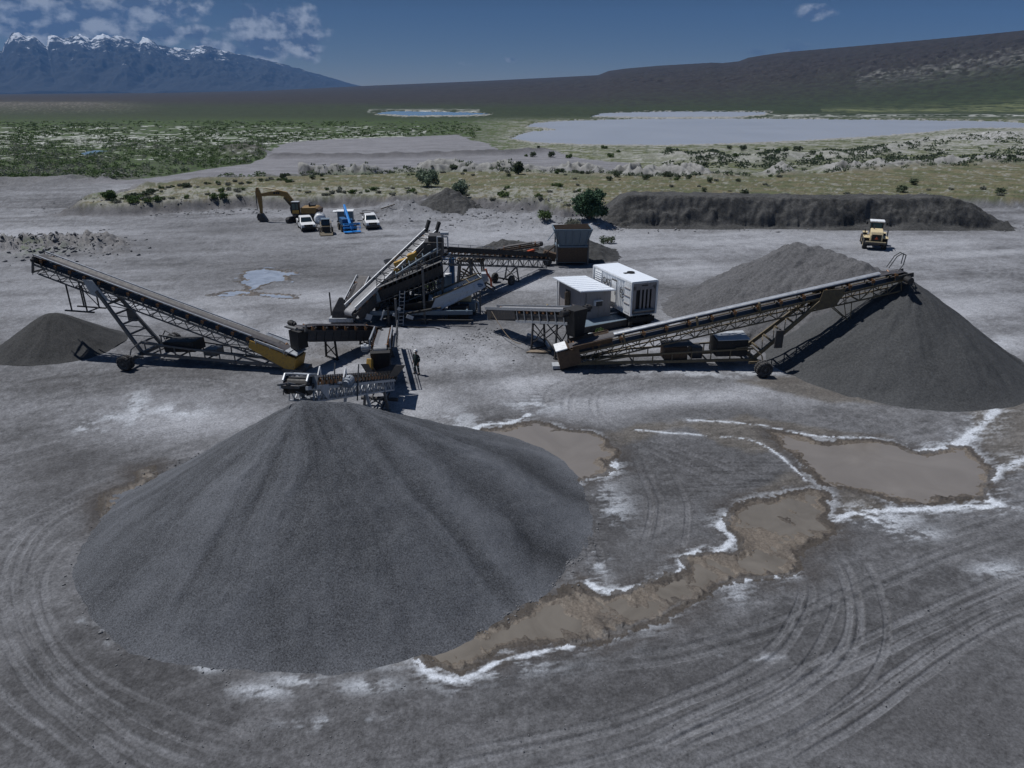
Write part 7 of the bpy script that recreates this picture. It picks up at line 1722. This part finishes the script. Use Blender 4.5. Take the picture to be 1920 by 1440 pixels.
def bigbush(px, py, wd, ht, m, label, seed, n=5200, ls=.14, loc=None, cat='bush', group=None):
    a = loc or spot(px, py); r_ = random.Random(seed); t = thing('bush', label, cat, a, 0, group)
    lobes = [(0, 0, ht * .5, wd * .38, wd * .36, ht * .42)]
    for k in range(13):
        an = r_.uniform(0, 6.28); rr_ = r_.uniform(.2, .40) * wd; zz = r_.uniform(.22, .82) * ht; s = r_.uniform(.13, .24) * wd
        sc_ = 1 - .5 * max(0, zz / ht - .45); lobes.append((math.cos(an) * rr_ * sc_, math.sin(an) * rr_ * sc_, zz, s, s, s * .85))
    o = bpy.data.objects.new('crown', quads_me('crown', leafcloud(seed, lobes, n, ls), LM[m])); link(o, t)
    st = MB()
    for k in range(7):
        an = r_.uniform(0, 6.28); b = (math.cos(an) * wd * .22, math.sin(an) * wd * .22, ht * r_.uniform(.4, .7)); st.tube((0, 0, 0), b, .07, 6, .025)
    part('trunk', st, 'wood', t); return t
bigbush(1104, 414, 5.2, 4.5, 'emer', 'big round dark green bush at the left end of the long dark bank', 1, 9000, .15)
bigbush(803, 350, 4.6, 3.6, 'silver', 'round grey green bush standing in the far meadow left of centre', 2, 3600, .15)
bigbush(866, 370, 3.2, 2.8, 'silver', 'small silvery bush just right of the pointed spoil heap', 3, 2000, .13)
bigbush(208, 392, 2.6, 1.5, 'lush', 'bright green bush on the bank at the left end of the meadow', 4, 1800, .14)
bigbush(972, 326, 2.4, 2.8, 'dark', 'dark pointed bush on the pale hummocks left of the lake', 5, 1500, .2)
bigbush(1020, 425, 2.4, 1.4, 'green', 'low green weeds on the spoil beside the round dark bush', 6, 800, .12)
bigbush(1075, 430, 2.8, 1.2, 'sage', 'low grey weeds in front of the round dark bush', 7, 800, .12)
bigbush(968, 463, 1.4, .9, 'green', 'small green tuft on the low heap behind the feed conveyor', 8, 400, .08)
bigbush(800, 552, 2.6, 1.6, 'lush', 'yellow green weeds seen through the legs of the screening plant', 9, 1200, .08)
bigbush(1124, 628, .8, .7, 'lush', 'tiny yellow green weed beside the flat trailer deck', 10, 260, .05)
bigbush(1138, 456, 2.0, .9, 'dark', 'low dark weeds on the fill right of the feed hopper', 11, 500, .1)
# counted shrubs: a few kinds, many copies
kinds = {}
def kind(nm, m, wd, ht, n, ls, seed):
    r_ = random.Random(seed); lobes = [(0, 0, ht * .4, wd * .4, wd * .4, ht * .42)]
    for k in range(5): an = r_.uniform(0, 6.28); s = wd * r_.uniform(.18, .28); lobes.append((math.cos(an) * wd * .3, math.sin(an) * wd * .3, ht * r_.uniform(.25, .65), s, s, s * .8))
    kinds[nm] = quads_me(nm, leafcloud(seed, lobes, n, ls), LM[m])
kind('sagebrush', 'sage', 1.7, .9, 330, .12, 21); kind('sagebrush_b', 'sage', 1.3, .7, 260, .11, 22); kind('green_shrub', 'green', 1.9, 1.2, 360, .13, 23); kind('green_shrub_b', 'lush', 1.5, .9, 300, .12, 24); kind('dark_shrub', 'dark', 2.4, 1.9, 420, .16, 25)
rs = random.Random(99)
def scatter(n, region, kindlist, label, cat, group, smin=.7, smax=1.4):
    for _ in range(n):
        if callable(region): px, py = region()
        else: px, py = rs.uniform(region[0], region[2]), rs.uniform(region[1], region[3])
        a = spot(px, py); kn = rs.choice(kindlist); nm = kn.replace('_b', '')
        o = bpy.data.objects.new(nm, kinds[kn]); COL.objects.link(o); s = rs.uniform(smin, smax); o.scale = (s * rs.uniform(.85, 1.2), s * rs.uniform(.85, 1.2), s * rs.uniform(.8, 1.15)); o.location = a - Vector((0, 0, .06)); o.rotation_euler = (0, 0, rs.uniform(0, 6.28))
        tag(o, label, cat, group)
scatter(26, (540, 352, 780, 380), ['sagebrush', 'sagebrush_b', 'green_shrub', 'sagebrush_b'], 'low shrub dotting the meadow behind the parked vehicles', 'shrub', 'meadow shrubs behind the vehicles', .5, .9)
scatter(24, (230, 372, 470, 392), ['sagebrush_b', 'green_shrub', 'green_shrub_b', 'sagebrush'], 'small shrub on the pale left tip of the meadow', 'shrub', 'shrubs on the left tip of the meadow', .6, 1.1)
scatter(16, (870, 345, 1150, 392), ['sagebrush_b', 'green_shrub', 'sagebrush'], 'small shrub in the meadow left of the round dark bush', 'shrub', 'meadow shrubs left of the round bush', .5, .95)
scatter(16, (1200, 346, 1900, 372), ['sagebrush_b', 'dark_shrub', 'sagebrush', 'sagebrush_b'], 'small dark shrub in the meadow behind the long bank', 'shrub', 'meadow shrubs behind the long bank', .5, .9)
def roadline():
    f = rs.random(); return 210 + f * 430, np.interp(210 + f * 430, [200, 270, 330, 480, 640], [384, 364, 350, 341, 334]) + rs.uniform(-4, 4)
scatter(60, roadline, ['sagebrush', 'dark_shrub', 'green_shrub', 'sagebrush'], 'shrub on the gravel bank between the road and the meadow', 'shrub', 'shrubs on the roadside bank', .35, .75)
def hummline():
    x = rs.uniform(760, 1500); return x, np.interp(x, [760, 900, 1050, 1200, 1300, 1400, 1500], [326, 325, 331, 336, 338, 336, 330]) + rs.uniform(-9, 5)
scatter(60, hummline, ['dark_shrub', 'sagebrush', 'green_shrub', 'sagebrush'], 'dark shrub among the pale hummocks beyond the meadow', 'shrub', 'shrubs among the pale hummocks', .35, .8)
scatter(26, (980, 278, 1560, 298), ['dark_shrub', 'green_shrub'], 'dark shrub on the flats this side of the lake', 'shrub', 'shrubs on the lake flats', .6, 1.2)

# brush nobody could count
def cover(name, n, region, m, label, hs=(1.2, 2.6), leaves=14, ls=.35, dens=None, seed=5):
    r_ = np.random.default_rng(seed); px = r_.uniform(region[0], region[2], n * 3); py = r_.uniform(region[1], region[3], n * 3)
    k = fbm(px / 45, py / 9, seed, 3) + .25 * r_.normal(size=n * 3) > 0.02
    if dens is not None: k &= dens(px, py)
    px, py = px[k][:n], py[k][:n]
    xc, yc = (px - 960) / FPX, (720 - py) / FPX; dy, dz = CP + yc * SP, yc * CP - SP; t_ = -CAM_H / dz; X, Y = xc * t_, dy * t_; Z = terrain(X, Y)
    ok = Z > -.6; X, Y, Z = X[ok], Y[ok], Z[ok]; base = leafcloud(seed, [(0, 0, .45, .8, .8, .5)], leaves, ls).reshape(-1, 4, 3)
    allv = []
    for x, y, z in zip(X, Y, Z):
        s = r_.uniform(*hs); an = r_.uniform(0, 6.28); c_, s_ = math.cos(an), math.sin(an)
        v = base * s; v = np.stack([v[..., 0] * c_ - v[..., 1] * s_, v[..., 0] * s_ + v[..., 1] * c_, v[..., 2] * .9], -1) + np.array([x, y, z]); allv.append(v)
    me = quads_me(name, np.concatenate(allv).reshape(-1, 3), LM[m]); o = bpy.data.objects.new(name, me); COL.objects.link(o); o['kind'] = 'stuff'; o['label'] = label; return o
notroad = lambda px, py: ~inpoly(px, py, ROADZ)
cover('green_brush', 3200, (-250, 262, 500, 344), 'lush', 'lush green willow brush on the left flats', (.4, 1.0), 18, .22, notroad, 3)
cover('grey_brush', 1500, (-250, 262, 520, 335), 'sage', 'grey sage among the green brush on the left flats', (.5, 1.2), 16, .22, notroad, 4)
cover('plain_brush', 3000, (-200, 228, 900, 268), 'green', 'low green brush on the plain left of the lake', (.45, 1.1), 14, .32, notroad, 5)
cover('dark_brush', 1000, (560, 318, 1950, 350), 'dark', 'dark brush along the foot of the pale hummocks', (.5, 1.0), 14, .24, lambda px, py: np.abs(py - np.interp(px, [560, 900, 1050, 1200, 1300, 1400, 1550, 1700, 1920], [331, 329, 333, 339, 341, 339, 332, 323, 314])) < 5, 6)
cover('lakeside_brush', 1500, (1240, 262, 2050, 318), 'dark', 'dark brush on the rough ground right of the lake', (.5, 1.3), 12, .28, lambda px, py: py > np.interp(px, [1240, 1500, 1700, 1800], [296, 290, 270, 258]), 7)
if False: cover('far_brush', 1600, (930, 196, 2000, 222), 'dark', 'dark green brush line beyond the lake', (4.5, 8), 10, 1.4, None, 1)
cover('meadow_tufts', 2600, (140, 345, 1960, 394), 'sage', 'dry grass tufts over the olive meadow', (.25, .5), 8, .12, lambda px, py: inpoly(px, py, MEADOW), 2)

# ------------------------------------------------------------------ loose stones round the toes of the piles and over the yard
def stones(name, pts, label, m, seed):
    r_ = np.random.default_rng(seed); n = len(pts)
    base = np.array([(1, 0, 0), (-1, 0, 0), (0, 1, 0), (0, -1, 0), (0, 0, 1), (0, 0, -1)], float); tri = np.array([(0, 2, 4), (2, 1, 4), (1, 3, 4), (3, 0, 4), (2, 0, 5), (1, 2, 5), (3, 1, 5), (0, 3, 5)])
    v = base[None] * (1 + .35 * r_.normal(size=(n, 6, 1))) * pts[:, 3][:, None, None] * np.array([1, .9, .65]); v += .2 * pts[:, 3][:, None, None] * r_.normal(size=(n, 6, 3)); v += pts[:, None, :3]
    F = (tri[None] + (np.arange(n) * 6)[:, None, None]).reshape(-1, 3).astype(np.int32)
    me = bpy.data.meshes.new(name); me.vertices.add(n * 6); me.vertices.foreach_set('co', v.reshape(-1, 3).astype(np.float32).ravel()); me.loops.add(F.size); me.loops.foreach_set('vertex_index', F.ravel()); me.polygons.add(len(F))
    me.polygons.foreach_set('loop_start', np.arange(0, F.size, 3, dtype=np.int32)); me.polygons.foreach_set('loop_total', np.full(len(F), 3, dtype=np.int32)); me.update(calc_edges=True); me.materials.append(m)
    o = bpy.data.objects.new(name, me); COL.objects.link(o); o['kind'] = 'stuff'; o['label'] = label
def stone_pts(regs, seed):
    r_ = np.random.default_rng(seed); out = []
    for (cx, cy, rx, ry, n, s0, s1) in regs:
        px = cx + rx * r_.normal(size=n); py = cy + ry * r_.normal(size=n); xc, yc = (px - 960) / FPX, (720 - py) / FPX; dy, dz = CP + yc * SP, yc * CP - SP; t_ = -CAM_H / dz
        out.append(np.stack([xc * t_, dy * t_, np.zeros(n), s0 + (s1 - s0) * r_.random(n) ** 3], 1))
    a = np.concatenate(out); a[:, 2] = terrain(a[:, 0], a[:, 1]) + a[:, 3] * .2; return a
ringn = 2600; rg = np.random.default_rng(3); an = rg.uniform(0, 6.28, ringn); ex = rg.exponential(.22, ringn) - .25; tt = rg.random(ringn)
hx_ = BIG[0][2] + (BIG[1][2] - BIG[0][2]) * tt; ox_ = BIG[0][0] + (BIG[1][0] - BIG[0][0]) * tt; oy_ = BIG[0][1] + (BIG[1][1] - BIG[0][1]) * tt
ox_ = np.where(np.cos(an) > 0, BIG[1][0], BIG[0][0]) * .8 + ox_ * .2; hx_ = np.where(np.cos(an) > 0, BIG[1][2], BIG[0][2])
Rr_ = hx_ / (.625 * (1 - .19 * np.maximum(0, np.cos(an)) - .01 * np.maximum(0, -np.cos(an)))) + .35 + ex
gx_, gy_ = ox_ + Rr_ * np.cos(an), oy_ + Rr_ * np.sin(an); gs_ = .02 + .05 * rg.random(ringn) ** 3
ring = np.stack([gx_, gy_, terrain(gx_, gy_) + gs_ * .2, gs_], 1)
stm = mat('loose_grey_stone', (0.16, 0.162, 0.17), .9, 0, (0.26, 0.26, 0.27), .4, scale=2)
stones('loose_stones', ring, 'loose grey stones rolled out at the foot of the big pile', stm, 5)
stones('loose_stones', stone_pts([(820, 655, 34, 12, 300, .02, .08), (905, 630, 26, 8, 220, .02, .10), (660, 655, 60, 12, 260, .02, .08), (1010, 660, 30, 8, 120, .02, .09), (1200, 770, 200, 30, 200, .01, .04), (200, 760, 160, 40, 200, .01, .04), (1500, 1150, 500, 180, 1600, .012, .035), (500, 1350, 500, 60, 900, .012, .035), (60, 462, 90, 10, 900, .08, .35), (950, 405, 120, 10, 700, .06, .28), (330, 396, 140, 5, 500, .05, .25), (1140, 420, 30, 10, 200, .06, .25), (1500, 428, 330, 3, 700, .05, .22)], 8), 'loose stones and rubble strewn over the yard', stm, 6)
